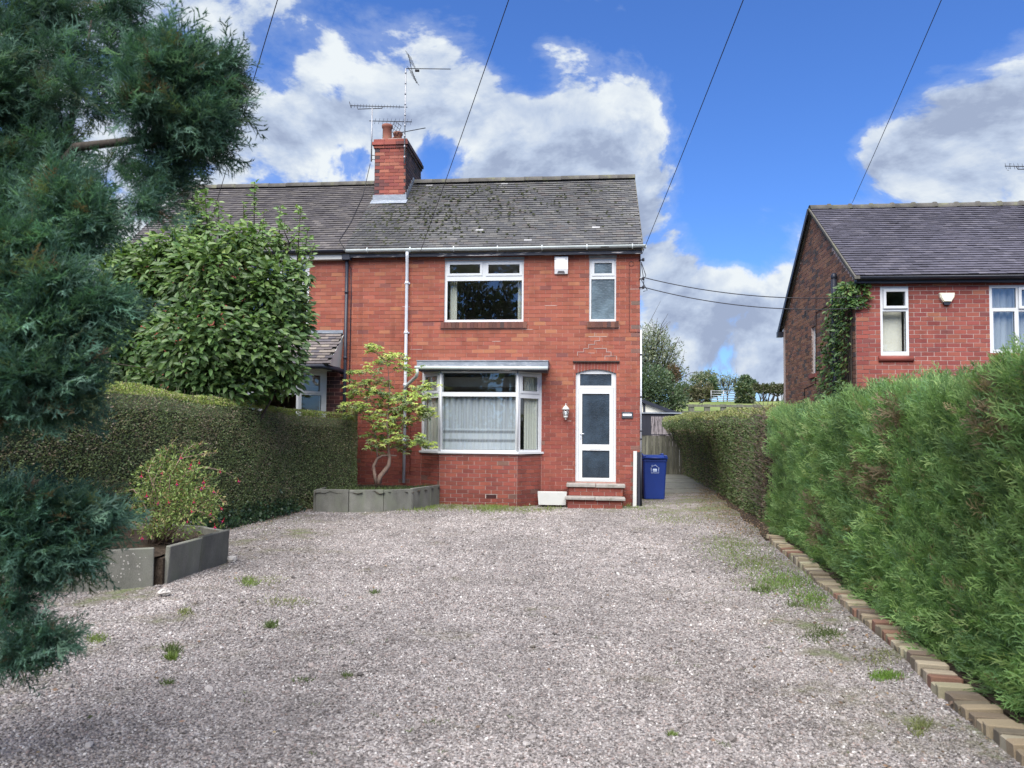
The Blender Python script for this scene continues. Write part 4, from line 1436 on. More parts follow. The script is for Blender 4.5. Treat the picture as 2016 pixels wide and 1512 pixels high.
# left house bay roof: tiled lean-to with white cheek
tp, bt = FH(620, 657).z, FH(620, 716, -PB2 - .18).z
rxT, rxB = FH(676, 658).x, FH(646, 716, -PB2 - .18).x
lx = vC - .3
b2 = MB()
yv = -PB2 - .18
b2.prism([(lx, -.004, tp - .05), (rxT - .02, -.004, tp - .05), (rxB - .02, yv, bt - .03), (lx, yv, bt - .03)], (0, 0, .025))
b2r = b2.build('bay_roof', M['ridge'], house, label='tiled lean-to roof over the left bay')
Sv = Vector((0, -yv, tp - bt))
slen = Sv.length
Wd = rxT - lx
def clip2(x, s):
    lim = (rxB - lx) + (rxT - rxB) * np.clip(s / slen, 0, 1)
    return x < lim - .01
PAL_B2 = ([(0.12, .105, .105), (.16, .14, .13), (.21, .185, .16), (.085, .08, .09)], [.36, .3, .18, .16])
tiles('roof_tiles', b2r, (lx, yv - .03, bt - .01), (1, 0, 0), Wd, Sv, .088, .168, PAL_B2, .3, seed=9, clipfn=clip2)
e2 = MB()
e2.prism([(rxB - .0, yv + .0, bt - .02), (rxT, -.004, tp - .02), (rxT - .06, -.004, bt - .04)], (.012, 0, 0))
e2.build('bay_cheek', M['white_paint'], house)
e2 = MB(); e2.box(lx, rxT, -.03, -.002, tp - .02, tp + .07); e2.build('flashing', M['lead'], house)
e2 = MB()
xk = FH(650, 722, yv).x
e2.tube([(lx, yv - .04, bt - .055), (rxB - .1, yv - .04, bt - .055), (FH(668, 722, -.2).x, -.2, bt - .085), (FH(676, 735).x, -.07, bt - .14)], .05, 8)
e2.build('bay_gutter', M['black_paint'], house, label='black gutter round the left bay')
e2 = MB()
o2 = [(vC - .1, 0), (vA - .06, -PB2 - .11), (vB + .06, -PB2 - .11), (vD + .12, 0)]
e2.prism([(x, y, zT2) for x, y in o2], (0, 0, bt - zT2 - .05))
e2.build('bay_fascia', M['white_paint'], house)
for k, (P0, P1) in enumerate(fac2):
    T = frame_T(P0, P1)
    L_ = math.hypot(P1[0] - P0[0], P1[1] - P0[1])
    zm = FH(610, 776, -.25).z
    if k == 1:
        h = L_ / 2
        ls = [(.05, h - .03, zm + .03, zT2 - .06, True), (h + .03, L_ - .05, zm + .03, zT2 - .06, True), (.05, h - .03, zS2 + .06, zm - .02, False), (h + .03, L_ - .05, zS2 + .06, zm - .02, False)]
    else:
        ls = [(.08, L_ - .13, zm + .03, zT2 - .07, True), (.07, L_ - .12, zS2 + .06, zm - .02, False)]
    window(house, 0, L_, zS2, zT2, 0, ls, T, label='left bay window light' if k == 1 else None)

# ------------------------------------------------------------------ things fixed to the house
def on_house(u, v, z):
    return HM @ Matrix.Translation((u, v, z))
a = RH(1092, 1118, 540, 506)
t = thing('alarm_box', 'white wedge-bottomed alarm box high on the wall between two upper windows', 'alarm box', on_house((a[0] + a[1]) / 2, 0, a[2]))
w, h = (a[1] - a[0]) / 2, a[3] - a[2]
m = MB()
m.prism([(-w, -.002, .0), (-w, -.045, .0), (-w * .98, -.085, .10), (-w * .98, -.085, h - .02), (-w, -.07, h), (-w, -.002, h)], (2 * w, 0, 0))
m.build('casing', M['alarm_white'], t)
m = MB(); m.prism([(-w * .62, -.03, -.001), (w * .62, -.03, -.001), (w * .45, -.078, .055), (-w * .45, -.078, .055)], (0, -.012, .0)); m.build('strobe_lens', M['grey_plastic'], t)
m = MB()
for k in range(3):
    m.box(w * .62, w * .92, -.089, -.08, h * .78 + k * .02, h * .78 + k * .02 + .007); m.box(-w * .92, -w * .78, -.089, -.08, h * .78 + k * .02, h * .78 + k * .02 + .007)
m.build('vent_slots', M['grey_plastic'], t)

a = FH(1114, 812)
t = thing('wall_lantern', 'small white lantern lamp on the bricks between bay window and front door', 'wall lamp', on_house(a.x, 0, a.z))
m = MB(); m.lathe([(.03, 0), (.03, .012)], (0, 0, 0), 10, T=Matrix.Translation((0, -.012, -.03)) @ Matrix.Rotation(R(90), 4, 'X'))
m.tube([(0, -.01, -.03), (0, -.05, -.09), (0, -.10, -.11)], .009, 6)
m.build('bracket', M['white_paint'], t)
m = MB()
for k in range(6):
    c_, s_ = math.cos(k * math.pi / 3), math.sin(k * math.pi / 3)
    m.tube([(.040 * c_, -.10 + .040 * s_, -.075), (.058 * c_, -.10 + .058 * s_, .055)], .006, 5)
m.lathe([(.008, -.155), (.014, -.145), (.008, -.13), (.03, -.115), (.045, -.095), (.046, -.075)], (0, -.10, 0), 12)
m.build('cage', M['white_paint'], t)
m = MB(); m.lathe([(.078, .055), (.074, .068), (.05, .105), (.028, .13), (.012, .14), (.008, .155), (.014, .165), (.004, .185)], (0, -.10, 0), 12); m.build('cap', M['white_paint'], t)
m = MB(); m.lathe([(.037, -.075), (.052, .054)], (0, -.10, 0), 12); m.build('glass', M['glass'], t)
m = MB(); m.lathe([(.012, -.07), (.02, -.04), (.024, -.01), (.016, .02), (.004, .03)], (0, -.10, 0), 10); m.build('bulb', M['white_print'], t)

a = RH(1224, 1246, 824, 811)
t = thing('name_plate', 'dark slate house name plate with white strip right of the front door', 'sign', on_house((a[0] + a[1]) / 2, -.006, (a[2] + a[3]) / 2))
w, h = (a[1] - a[0]) / 2, (a[3] - a[2]) / 2
MB().bbox(-w, w, -.022, 0, -h, h, .004).build('plate', M['slate'], t)
m = MB()
m.box(-w * .82, w * .75, -.0245, -.0222, -h * .22, h * .42)
m.build('white_strip', M['white_print'], t)
m = MB()
for k in range(7):
    x = -w * .6 + k * w * .15
    m.box(x, x + w * .07, -.0262, -.0247, -h * .05, h * .25)
m.box(w * .38, w * .66, -.0262, -.0247, h * .0, h * .22)
for k in range(6):
    m.box(-w * .5 + k * w * .17, -w * .42 + k * w * .17, -.0243, -.0222, h * .55, h * .75)
m.build('lettering', M['grey_plastic'], t)

# door steps: brick risers under overhanging stone treads
s0 = RH(1116, 1228, 1000, 987, -.62)
t = thing('doorstep', 'two brick steps with grey stone treads under the front door', 'steps', HM)
ux0, ux1 = FH(1120, 970, -.32).x, FH(1226, 970, -.32).x
lx0, lx1 = FH(1117, 990, -.62).x, FH(1225, 990, -.62).x
zt1 = FH(1172, 951, -.34).z - .02
zl1 = FH(1172, 979, -.64).z - .0
core = MB(); core.box(ux0 + .01, ux1 - .01, -.31, 0, 0, zt1 - .07); core.box(lx0 + .01, lx1 - .01, -.61, -.312, 0, zl1 - .055)
core.build('core', M['mortar_pale'], t)
for (xa, xb, yv_, za, zb_) in ((ux0, ux1, -.32, zl1, zt1 - .07), (lx0, lx1, -.62, 0, zl1 - .055)):
    nco = max(1, round((zb_ - za) / .075))
    rr = brick_rects(xa, xb, za, zb_, [], course=(zb_ - za) / nco, joint=.008)
    lay_single(rr, [brick_colour(PAL_LOW) for _ in rr], Matrix.Translation((0, yv_ + .008, 0)), t, .02)
    mb2 = MB()
    for sx, fl2 in ((xb, 1), (xa, -1)):
        T = frame_T((sx, yv_), (sx, 0)) if fl2 > 0 else frame_T((sx, 0), (sx, yv_))
        r2 = brick_rects(.012, .30, za, zb_, [], course=(zb_ - za) / nco, joint=.008)
        lay(mb2, r2, [brick_colour(PAL_LOW) for _ in r2], T, .008)
    mb2.build('side_brickwork', M['brick'], t)
for (xa, xb, yf_, yb_, z1_, th_) in ((ux0 - .05, ux1 + .05, -.37, .02, zt1, .065), (lx0 - .05, lx1 + .06, -.68, -.325, zl1, .055)):
    xm = (xa + xb) / 2
    for a_, b_, dz in ((xa, xm - .006, 0), (xm + .006, xb, -.006)):
        MB().bbox(a_, b_, yf_ + random.uniform(-.006, .006), yb_, z1_ - th_ + dz, z1_ + dz, .008).build('tread', M['stone_slab'], t)

# white trough
tr = RH(1057, 1115, 990, 961, -.62)
t = thing('planter_trough', 'empty white rectangular trough on the ground between bay and doorstep', 'trough', HM @ Matrix.Translation(((tr[0] + tr[1]) / 2, -.30, 0)) @ Matrix.Rotation(R(1.5), 4, 'Z'))
w = (tr[1] - tr[0]) / 2; h = .27
m = MB()
q = [(-w, -.16), (w, -.16), (w, .12), (-w, .12)]
b = [(-w * .93, -.14), (w * .93, -.14), (w * .93, .10), (-w * .93, .10)]
V = [(x, y, .05) for x, y in b] + [(x, y, h + .03) for x, y in q] + [(x * .93, y * .88, h + .03) for x, y in q] + [(x * .9, y * .85, .10) for x, y in b]
F = [(3, 2, 1, 0)] + [(i, (i + 1) % 4, 4 + (i + 1) % 4, 4 + i) for i in range(4)] + [(4 + i, 4 + (i + 1) % 4, 8 + (i + 1) % 4, 8 + i) for i in range(4)] + [(8 + i, 8 + (i + 1) % 4, 12 + (i + 1) % 4, 12 + i) for i in range(4)] + [(12, 13, 14, 15)]
m.add(V, F); m.build('body', M['white_paint'], t)
m = MB()
for x in (-w * .75, w * .55): m.box(x, x + w * .25, -.10, .08, 0, .052)
m.build('foot', M['rubber'], t)

# boards at the corner
p = FH(1249.5, 990, -.12)
b0 = MB(); b0.box(-.036, .036, -.012, .012, 0, FH(1249.5, 888, -.10).z)
o = b0.build('white_board', M['white_paint'])
o.matrix_world = HM @ Matrix.Translation((p.x, -.10, 0)) @ Matrix.Rotation(R(-2.0), 4, 'X') @ Matrix.Rotation(R(.6), 4, 'Y')
tag(o, 'tall narrow white board leaning upright at the right corner of the house', 'board')
b0 = MB(); b0.box(-.028, .03, -.02, .02, 0, FH(1256, 890, -.06).z)
o = b0.build('dark_board', M['dark_timber'])
o.matrix_world = HM @ Matrix.Translation((uR - .03, -.06, 0)) @ Matrix.Rotation(R(-.8), 4, 'X')
tag(o, 'dark wooden board standing between the white board and the corner pipe', 'board')

# wheelie bin
bp_ = onz(1286, 983)
t = thing('wheelie_bin', 'blue wheelie bin with house emblem standing beside the house corner', 'bin', Matrix.Translation((bp_.x, bp_.y + .02, 0)) @ Matrix.Rotation(R(-3), 4, 'Z'))
def taper(mb, w0, w1, d0, d1, z0, z1, cy=0.0, b=.03, n=1):
    def ring(w, d, z, off=0):
        b_ = b
        return [(-w + b_, -d + off, z), (w - b_, -d + off, z), (w, -d + b_ + off, z), (w, d - b_ + off, z), (w - b_, d + off, z), (-w + b_, d + off, z), (-w, d - b_ + off, z), (-w, -d + b_ + off, z)]
    V = ring(w0, d0, z0) + ring(w1, d1, z1, cy)
    F = [list(range(8))[::-1], list(range(8, 16))] + [(i, (i + 1) % 8, 8 + (i + 1) % 8, 8 + i) for i in range(8)]
    mb.add(V, F)
m = MB()
taper(m, .225, .262, .25, .33, .03, .90)
taper(m, .272, .272, .345, .345, .87, .925)
m.box(-.13, .13, -.345, -.30, .90, .94)
m.build('body', M['bin'], t)
m = MB()
taper(m, .285, .28, .37, .365, .925, .965, b=.04)
taper(m, .262, .20, .34, .28, .965, 1.0, b=.04)
for sx in (-1, 1):
    m.bbox(sx * .235 - .035, sx * .235 + .035, -.36, -.10, .96, 1.005, .012)
    m.bbox(sx * .235 - .035, sx * .235 + .035, .18, .38, .96, 1.03, .012)
m.tube([(-.25, -.375, .945), (.25, -.375, .945)], .014, 8)
m.build('lid', M['bin'], t)
for sx in (-.262, .262):
    m = MB(); m.tube([(sx - .025, .24, .10), (sx + .025, .24, .10)], .10, 18); m.build('wheel', M['rubber'], t)
m = MB(); m.tube([(-.26, .24, .10), (.26, .24, .10)], .012, 8); m.build('axle', M['rubber'], t)
# emblem: outline of a house with a chimney, a panel and a line inside
m = MB()
def ef(x, z): return (x, -.25 - (z - .03) / .87 * .08 - .003, z)
def ln(P, r=.005):
    m.tube([ef(*q) for q in P], r, 5)
ln([(-.085, .61), (-.085, .72), (-.105, .715), (0, .79), (.105, .715), (.085, .72), (.085, .61), (-.085, .61)])
ln([(-.07, .745), (-.07, .785), (-.05, .785), (-.05, .76)], .004)
m.build('emblem_outline', M['print_pale'], t)
m = MB()
m.add([ef(-.045, .66), ef(.045, .66), ef(.045, .705), ef(-.045, .705)], [(0, 1, 2, 3)])
m.add([ef(-.045, .638), ef(.045, .638), ef(.045, .648), ef(-.045, .648)], [(0, 1, 2, 3)])
m.build('emblem_panel', M['print_pale'], t)

# ------------------------------------------------------------------ aerials on the chimney
def yagi(mb, p0, d, L, n, el, updir=(0, 0, 1), r=.006, refl=None):
    p0, d = Vector(p0), Vector(d).normalized()
    u = Vector(updir)
    side = d.cross(u).normalized()
    mb.tube([p0, p0 + d * L], .010, 6)
    for i in range(n):
        q = p0 + d * (L * (.14 + .84 * i / (n - 1)))
        mb.tube([q - side * el / 2 + u * .0, q + side * el / 2], r * .8, 5)
def chpt(px, py, v): return FH(px, py, v)
def aerial(label, build_fn):
    t = thing('tv_aerial', label, 'aerial', HM, 'television aerials on the chimney')
    build_fn(t)
def a1(t):
    v = cy0 - .06
    b = chpt(796, 322, v); top = chpt(795, 135, v)
    m = MB(); m.tube([(b.x, v, b.z), (b.x, v, top.z)], .017, 8)
    for k in range(9):
        z = b.z + (top.z - b.z) * (k + .5) / 9
        m.tube([(b.x, v, z), (b.x, v, z + .05)], .021, 8)
    m.tube([(b.x, v, b.z + .1), (b.x, cy0 + .02, b.z + .1)], .012, 6); m.tube([(b.x, v, czt - .05), (b.x, cy0 + .02, czt - .05)], .012, 6)
    m.build('mast', M['steel'], t)
    m = MB()
    tip = chpt(887, 136, v + .3)
    p0 = Vector((b.x, v, top.z)); d = Vector((tip.x - b.x, .3, tip.z - top.z))
    yagi(m, p0, d, d.length, 10, .20, (0, -.45, 1))
    m.build('boom', M['wire'], t)
    m = MB()
    dn = d.normalized()
    for sgn in (1, -1):
        for k in range(5):
            q = p0 + dn * (.13 + .0 * k) + Vector((.05 - .03 * k if sgn > 0 else -.02 + .035 * k, 0, sgn * (.05 + .07 * k)))
            m.tube([q + Vector((-.05, -.12, .05)), q + Vector((.05, .12, -.03))], .005, 5)
        m.tube([p0 + dn * .13, p0 + dn * .13 + Vector((-.08 if sgn > 0 else .13, 0, sgn * .36))], .008, 5)
    m.tube([p0 + dn * .22 + Vector((0, 0, -.05)), p0 + dn * .32 + Vector((0, 0, -.05))], .03, 8)
    m.build('reflector', M['wire'], t)
def a2(t):
    v = cy0 + .2
    b = chpt(731, 318, v); top = chpt(729, 214, v)
    m = MB(); m.tube([(b.x, v, b.z), (b.x, v, top.z)], .017, 8)
    for z in (b.z + .05, b.z + .15): m.tube([(b.x, v, z), (c0 + .02, v, z)], .012, 6)
    m.build('mast', M['steel'], t)
    m = MB()
    l, r2 = chpt(690, 208, v), chpt(802, 211, v)
    yagi(m, (r2.x, v, r2.z), (l.x - r2.x, 0, l.z - r2.z), (Vector(l) - Vector(r2)).length, 17, .10, (0, -1, .2), .005)
    m.tube([(l.x + .02, v, l.z - .06), (l.x, v, l.z), (l.x - .03, v, l.z + .10)], .008, 6)
    a_, b_ = chpt(703, 212, v), chpt(754, 212, v)
    m.tube([(a_.x, v, a_.z + .02), (a_.x + .02, v, top.z), (b_.x - .02, v, top.z), (b_.x, v, b_.z + .02)], .010, 6)
    m.build('boom', M['wire'], t)
    m = MB()
    l, r2 = chpt(727, 238, v), chpt(811, 240, v)
    yagi(m, (l.x, v, l.z), (r2.x - l.x, 0, r2.z - l.z), r2.x - l.x, 10, .20, (0, -1, .5), .005)
    m.build('lower_boom', M['wire'], t)
def a3(t):
    v = cy0 - .02
    m = MB()
    l, r2 = chpt(783, 262, v), chpt(837, 252, v + .35)
    P0 = Vector((l.x, v, l.z)); d = Vector((r2.x, v + .35, r2.z)) - P0
    yagi(m, P0, d, d.length, 8, .14, (0, -.4, 1), .006)
    mastx = chpt(796, 322, cy0 - .06).x
    m.tube([(mastx, cy0 - .06, l.z + .01), (l.x + .1, v, l.z + .01)], .01, 6)
    m.build('boom', M['wire'], t)
    m = MB()
    q = [chpt(768, 257, v), chpt(777, 238, v), chpt(790, 248, v), chpt(782, 268, v)]
    for i in range(4):
        m.tube([q[i], q[(i + 1) % 4]], .006, 5)
    for f in (.33, .66):
        m.tube([q[0].lerp(q[3], f), q[1].lerp(q[2], f)], .005, 5); m.tube([q[0].lerp(q[1], f), q[3].lerp(q[2], f)], .005, 5)
    m.build('reflector', M['wire'], t)
aerial('tallest television aerial on a long mast in front of the chimney', a1)
aerial('television aerial with two horizontal booms on the left side of the chimney', a2)
aerial('small low television aerial with grid reflector beside the chimney pots', a3)

# ================================================================== the neighbouring house on the right
c_ = at(1684, 560, 14.4)
RMx = Matrix.Translation((c_.x, 14.4, 0)) @ Matrix.Rotation(YAW, 4, 'Z')
RI = RMx.inverted()
def FR(px, py, v=0.0): return plane_hit(RI, px, py, 1, v)
def FG(px, py, u=0.0): return plane_hit(RI, px, py, 0, u)
def RR(x0, x1, y0, y1, v=0.0):
    xm, ym = (x0 + x1) / 2, (y0 + y1) / 2
    return (FR(x0, ym, v).x, FR(x1, ym, v).x, FR(xm, y0, v).z, FR(xm, y1, v).z)
h2 = thing('brick_house', 'neighbouring brick house behind the right hedge with ivy on its brown gable wall', 'house', RMx)
WR = 8.5
nE = FR(1800, 553).z
nD = FG(1546, 640).y
apex = FG(1600, 412)
vR = apex.y; nR = apex.z
n_back = FG(1545, 640).z
X1 = RR(1733, 1789, 699, 564)
X2 = RR(1948, 2075, 695, 561)
X3h = (FG(1598, 690).y, FG(1606, 690).y)
wy0, wy1 = min(X3h), max(X3h)
gz0, gz1 = FG(1602, 736).z, FG(1602, 643).z
w2 = MB()
w2.sheet(0, WR, 0, nE, [X1, X2], 0, .25)
Tg = Matrix(((0, 1, 0, 0), (-1, 0, 0, nD), (0, 0, 1, 0), (0, 0, 0, 1)))   # gable frame: x from back to front, y into the house
def gx(v): return nD - v
w2.sheet(0, nD, 0, nE, [(gx(wy1), gx(wy0), gz0, gz1)], 0, .25, Tg)
w2.box(WR - .25, WR, .25, nD, 0, nE); w2.box(0, WR, nD, nD + .2, 0, nE)
w2.prism([(0, 0, nE), (0, nD, nE), (0, vR, nR - .04)], (.25, 0, 0))
w2.prism([(WR - .25, 0, nE), (WR - .25, nD, nE), (WR - .25, vR, nR - .04)], (.25, 0, 0))
WALL2 = w2.build('wall', M['mortar_pale'], h2)
f2 = MB(); f2.box(.25, WR - .25, .25, nD, 1.75, 1.9); f2.box(.25, WR - .25, nD - .1, nD - .02, 0, nE); f2.box(1.9, 2.0, .26, nD - .1, 1.9, nE)
f2.box(.25, WR - .25, .26, nD, nE - .06, nE - .005)
f2.build('interior', M['plaster'], h2)
sl1 = RR(1729, 1798, 713, 701)
rr = brick_rects(0, WR, 0, nE, [X1, X2, sl1], joint=.011, course=.083)
cc = [brick_colour(PAL_RIGHT) for _ in rr]
vis = [i for i, r in enumerate(rr) if r[0] < FR(2016, 650).x and r[2] > 2.15 and r[1] - r[0] > .15]
sel = set(vis[::max(1, len(vis) // 250)][:0] or vis[-250:])
sel = set(sorted(vis, key=lambda i: abs((rr[i][0] + rr[i][1]) / 2 - 1.4))[:240])
lay_single([rr[i] for i in sel], [cc[i] for i in sel], Matrix.Identity(4), WALL2)
mb = MB()
lay(mb, [r for i, r in enumerate(rr) if i not in sel], [c for i, c in enumerate(cc) if i not in sel])
def in_gable(x, z):
    v = nD - x
    lim = nE + (nR - nE) * (v / vR if v < vR else (nD - v) / (nD - vR)) - .08
    return z < lim
rr = brick_rects(0, nD, 0, nR, [(gx(wy1), gx(wy0), gz0, gz1)], joint=.012, course=.083, keep=in_gable)
lay(mb, rr, [brick_colour(PAL_GABLE) for _ in rr], Tg)
mb.build('brickwork', M['brick'], WALL2, kind='stuff')
# windows
def l2(x0, x1, y0, y1, op=False): return RR(x0, x1, y0, y1) + (op,)
window(h2, *X1, .0, [l2(1740, 1785, 606, 571, True), l2(1738, 1784, 692, 613)], depth=.09, sash_proud=.03)
window(h2, *X2, .0, [l2(1953, 2000, 606, 567), l2(1956, 1998, 688, 613), l2(2006, 2069, 606, 567, True), l2(2006, 2069, 688, 613)], depth=.09, sash_proud=.03)
window(h2, gx(wy1), gx(wy0), gz0, gz1, .05, [(gx(wy1) + .06, gx(wy0) - .06, gz0 + .06, gz1 - .35, False), (gx(wy1) + .06, gx(wy0) - .06, gz1 - .28, gz1 - .06, False)], Tg, depth=.09)
MB().box(gx(wy1) - .08, gx(wy0) + .08, -.05, .05, gz0 - .09, gz0 - .005, (.30, .11, .10), Tg).build('window_sill', M['brick'], h2)
m = MB(); m.tube([(sl1[0], -.01, (sl1[2] + sl1[3]) / 2), (sl1[1], -.01, (sl1[2] + sl1[3]) / 2)], .052, 12, (.26, .075, .065)); m.box(sl1[0], sl1[1], -.01, .02, sl1[2], sl1[3], (.26, .075, .065))
m.build('window_sill', M['brick'], h2)
V, F_, C = pleated(X2[0] + .06, X2[1] - .05, X2[2] + .05, X2[3] - .05, .16, .03, 9, seed=8, dens=.75)
np_mesh('net_curtain', V, F_, C, M['net'], h2)
m = MB(); m.box(X1[0] + .05, X1[1] - .05, .2, .22, X1[2], X1[3] - .42); m.build('blind', M['cream'], h2)
# eaves and roof
m = MB()
m.box(-.02, WR, -.14, 0, nE - .06, nE + .06)
m.build('fascia', M['black_paint'], h2)
m = MB(); half_gutter(m, -.03, WR, -.20, nE + .05, nE + .05, .058); m.build('gutter', M['black_paint'], h2)
sl_n = (nR - (nE + .06)) / (vR + .2)
m = MB()
yb2 = nD + .2
zb2_ = n_back - .05
m.prism([(-.06, -.20, nE + .02), (-.06, vR, nR - .05), (-.06, vR, nR - .11), (-.06, -.14, nE + .0)], (WR + .1, 0, 0))
m.prism([(-.06, vR, nR - .05), (-.06, yb2, zb2_), (-.06, yb2 - .06, zb2_ - .02), (-.06, vR, nR - .11)], (WR + .1, 0, 0))
ROOF2 = m.build('roof', M['ridge'], h2)
PAL_R = ([(0.068, 0.066, 0.085), (0.078, 0.075, 0.096), (0.09, 0.086, 0.105), (0.06, 0.058, 0.074)], [.36, .3, .16, .18])
S2 = Vector((0, vR + .24, nR + .02 - (nE + .05)))
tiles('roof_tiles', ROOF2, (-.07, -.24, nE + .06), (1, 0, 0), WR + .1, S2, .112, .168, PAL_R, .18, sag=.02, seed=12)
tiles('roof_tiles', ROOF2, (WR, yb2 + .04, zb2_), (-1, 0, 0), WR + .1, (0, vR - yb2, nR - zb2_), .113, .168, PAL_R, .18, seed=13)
ridge_run(ROOF2, -.08, WR, vR, nR + .03, L=.455, r=.115, knob=.2)
m = MB()
for (P, Q) in ((Vector((-.10, -.26, nE + .05)), Vector((-.10, vR, nR + .03))), (Vector((-.10, vR, nR + .03)), Vector((-.10, yb2 + .1, zb2_ - .06)))):
    m.prism([P, Q, Q + Vector((0, 0, -.05)), P + Vector((0, 0, -.05))], (.10, 0, 0))
m.build('verge', M['ridge'], ROOF2)
m = MB()
P, Q = Vector((-.125, vR, nR + .01)), Vector((-.125, yb2 + .12, zb2_ - .07))
m.prism([P, Q, Q + Vector((0, 0, -.16)), P + Vector((0, 0, -.14))], (.022, 0, 0))
m.box(-.14, .0, yb2 - .02, yb2 + .14, zb2_ - .24, zb2_ - .10)
m.build('barge_board', M['black_paint'], h2)
# soil pipe and cable on the gable
sp = FG(1651, 560)
m = MB(); m.tube([(-.09, sp.y, .0), (-.09, sp.y, FG(1651, 549).z)], .055, 12); m.lathe([(.055, 0), (.065, .02), (.06, .08), (.03, .12)], (-.09, sp.y, FG(1651, 549).z), 12)
m.build('soil_pipe', M['black_paint'], h2)
m = MB()
a, b, c, d = FG(1633, 600), FG(1608, 615), FG(1607, 755), FG(1585, 765)
m.tube([(-.015, a.y, a.z), (-.015, b.y, b.z), (-.015, c.y, c.z), (-.015, d.y, d.z), (-.015, d.y, 1.2)], .008, 5)
m.tube([(-.015, b.y, FG(1607, 530).z), (-.015, b.y, b.z)], .006, 5)
m.build('cable', M['wire'], h2)
p = FG(1586, 618)
MB().box(-.012, .02, p.y - .05, p.y + .05, p.z - .05, p.z + .07).build('vent', M['rubber'], h2)
m = MB()
for yy in (578, 600):
    z = FR(1700, yy).z
    m.tube([(.15, .0, z), (.10, -.10, z - .05), (-.02, -.08, z - .08)], .010, 6)
    m.lathe([(.02, -.03), (.03, 0), (.02, .03)], (.0, -.08, z - .08), 8)
m.build('wire_bracket', M['wire'], h2)
# dome alarm
a = FR(1862, 588)
t = thing('alarm_box', 'cream half-round alarm box on the neighbouring house between its two windows', 'alarm box', RMx @ Matrix.Translation((a.x, 0, a.z)))
m = MB()
m.prism([(-.135, -.002, .10), (.135, -.002, .10), (.125, -.002, .02), (.07, -.002, -.07), (-.07, -.002, -.07), (-.125, -.002, .02)][::-1], (0, -.06, 0))
m.prism([(-.12, -.062, .09), (.12, -.062, .09), (.11, -.062, .02), (.06, -.062, -.06), (-.06, -.062, -.06), (-.11, -.062, .02)][::-1], (0, -.02, 0))
m.build('casing', M['alarm_cream'], t)
m = MB(); m.prism([(-.07, -.002, -.072), (.07, -.002, -.072), (.045, -.002, -.125), (-.045, -.002, -.125)][::-1], (0, -.055, 0)); m.build('strobe_lens', M['black_paint'], t)
# aerial on the far end of that roof
p = at(2019, 330, 17.6)
t = thing('tv_aerial', 'television aerial at the right edge above the neighbouring roof', 'aerial', Matrix.Translation(p))
m = MB(); m.tube([(0, 0, -1.1), (0, 0, 0)], .022, 8); m.build('mast', M['steel'], t)
m = MB(); yagi(m, (.5, .05, .04), (-1, 0, .01), .95, 9, .16, (0, -1, .3), .006)
m.tube([(-.18, .05, .04), (-.16, .03, -.03), (0, 0, -.04), (.2, .02, -.03), (.22, .05, .04)], .010, 6); m.build('boom', M['wire'], t)
m = MB()
for k in range(4): m.tube([(-.44 + .02 * k, -.1 + .03, -.09 + .05 * k), (-.36 + .02 * k, .1, -.03 + .05 * k)], .006, 5)
m.build('reflector', M['wire'], t)

# ------------------------------------------------------------------ overhead wires
pole_top = Vector((2.34, -1.33, 8.0))
t = thing('telegraph_pole', 'wooden telegraph pole at the front of the drive carrying the overhead wires', 'telegraph pole', Matrix.Translation((2.34, -1.33, 0)))
m = MB(); m.tube([(0, 0, -.3), (0, 0, 4), (0, 0, 8.2)], [.15, .13, .11], 12); m.build('pole', M['timber'], t)
m = MB(); m.lathe([(.16, -.04), (.16, .02)], (0, 0, 8.0), 12); m.build('ring_bracket', M['steel'], t)
def sagline(a, b, sag, r, name, mat, label, cat, group=None, n=18):
    a, b = Vector(a), Vector(b)
    P = [a.lerp(b, i / n) - Vector((0, 0, 4 * sag * (i / n) * (1 - i / n))) for i in range(n + 1)]
    o = MB().tube(P, r, 6).build(name, mat)
    tag(o, label, cat, group)
    return o
def hw_(p): return HM @ p
ends = [(at(395, 500, 16.2), 'overhead wire running down behind the dark conifer, leftmost of the four', .1),
        (hw_(FH(828, 494, -.26)), 'overhead wire crossing the roof ridge right of the chimney', .12),
        (hw_(FH(1264, 500, -.06)), 'overhead wire ending at the top right corner of the semi-detached house', .12),
        (at(1678, 399, 17.2), 'overhead wire ending at the ridge of the neighbouring house, rightmost of the four', .12)]
for e_, lab, sg in ends:
    sagline(pole_top, e_, sg, .0055, 'overhead_wire', M['wire'], lab, 'wire', 'overhead wires from the pole')
ca, cb_ = hw_(FH(1263, 549, -.08)), RMx @ FR(1690, 577, -.08)
sagline(hw_(Vector((uR + .07, -.08, FH(1262, 548).z))), RMx @ Vector((-.02, -.08, FR(1700, 578).z - .08)), .16, .009, 'service_cable', M['wire'], 'upper of the two black cables slung between the houses', 'cable', 'cables between the houses')
sagline(hw_(Vector((uR + .07, -.08, FH(1262, 567).z))), RMx @ Vector((-.02, -.08, FR(1700, 600).z - .08)), .17, .009, 'service_cable', M['wire'], 'lower of the two black cables slung between the houses', 'cable', 'cables between the houses')
# aerial lead lying on the roof
P = [HM @ FH(x, y, v) for x, y, v in ((729, 322, cy0 + .2), (715, 383, 1.95), (690, 440, .75), (668, 474, .1), (680, 492, -.27))]
for k in range(1, 4):
    q = HI @ P[k]; q.z = slope_z(q.y) + .04; P[k] = HM @ q
tag(MB().tube(P, .008, 5).build('aerial_cable', M['wire']), 'thin black aerial lead running down the tiles left of the chimney', 'cable')

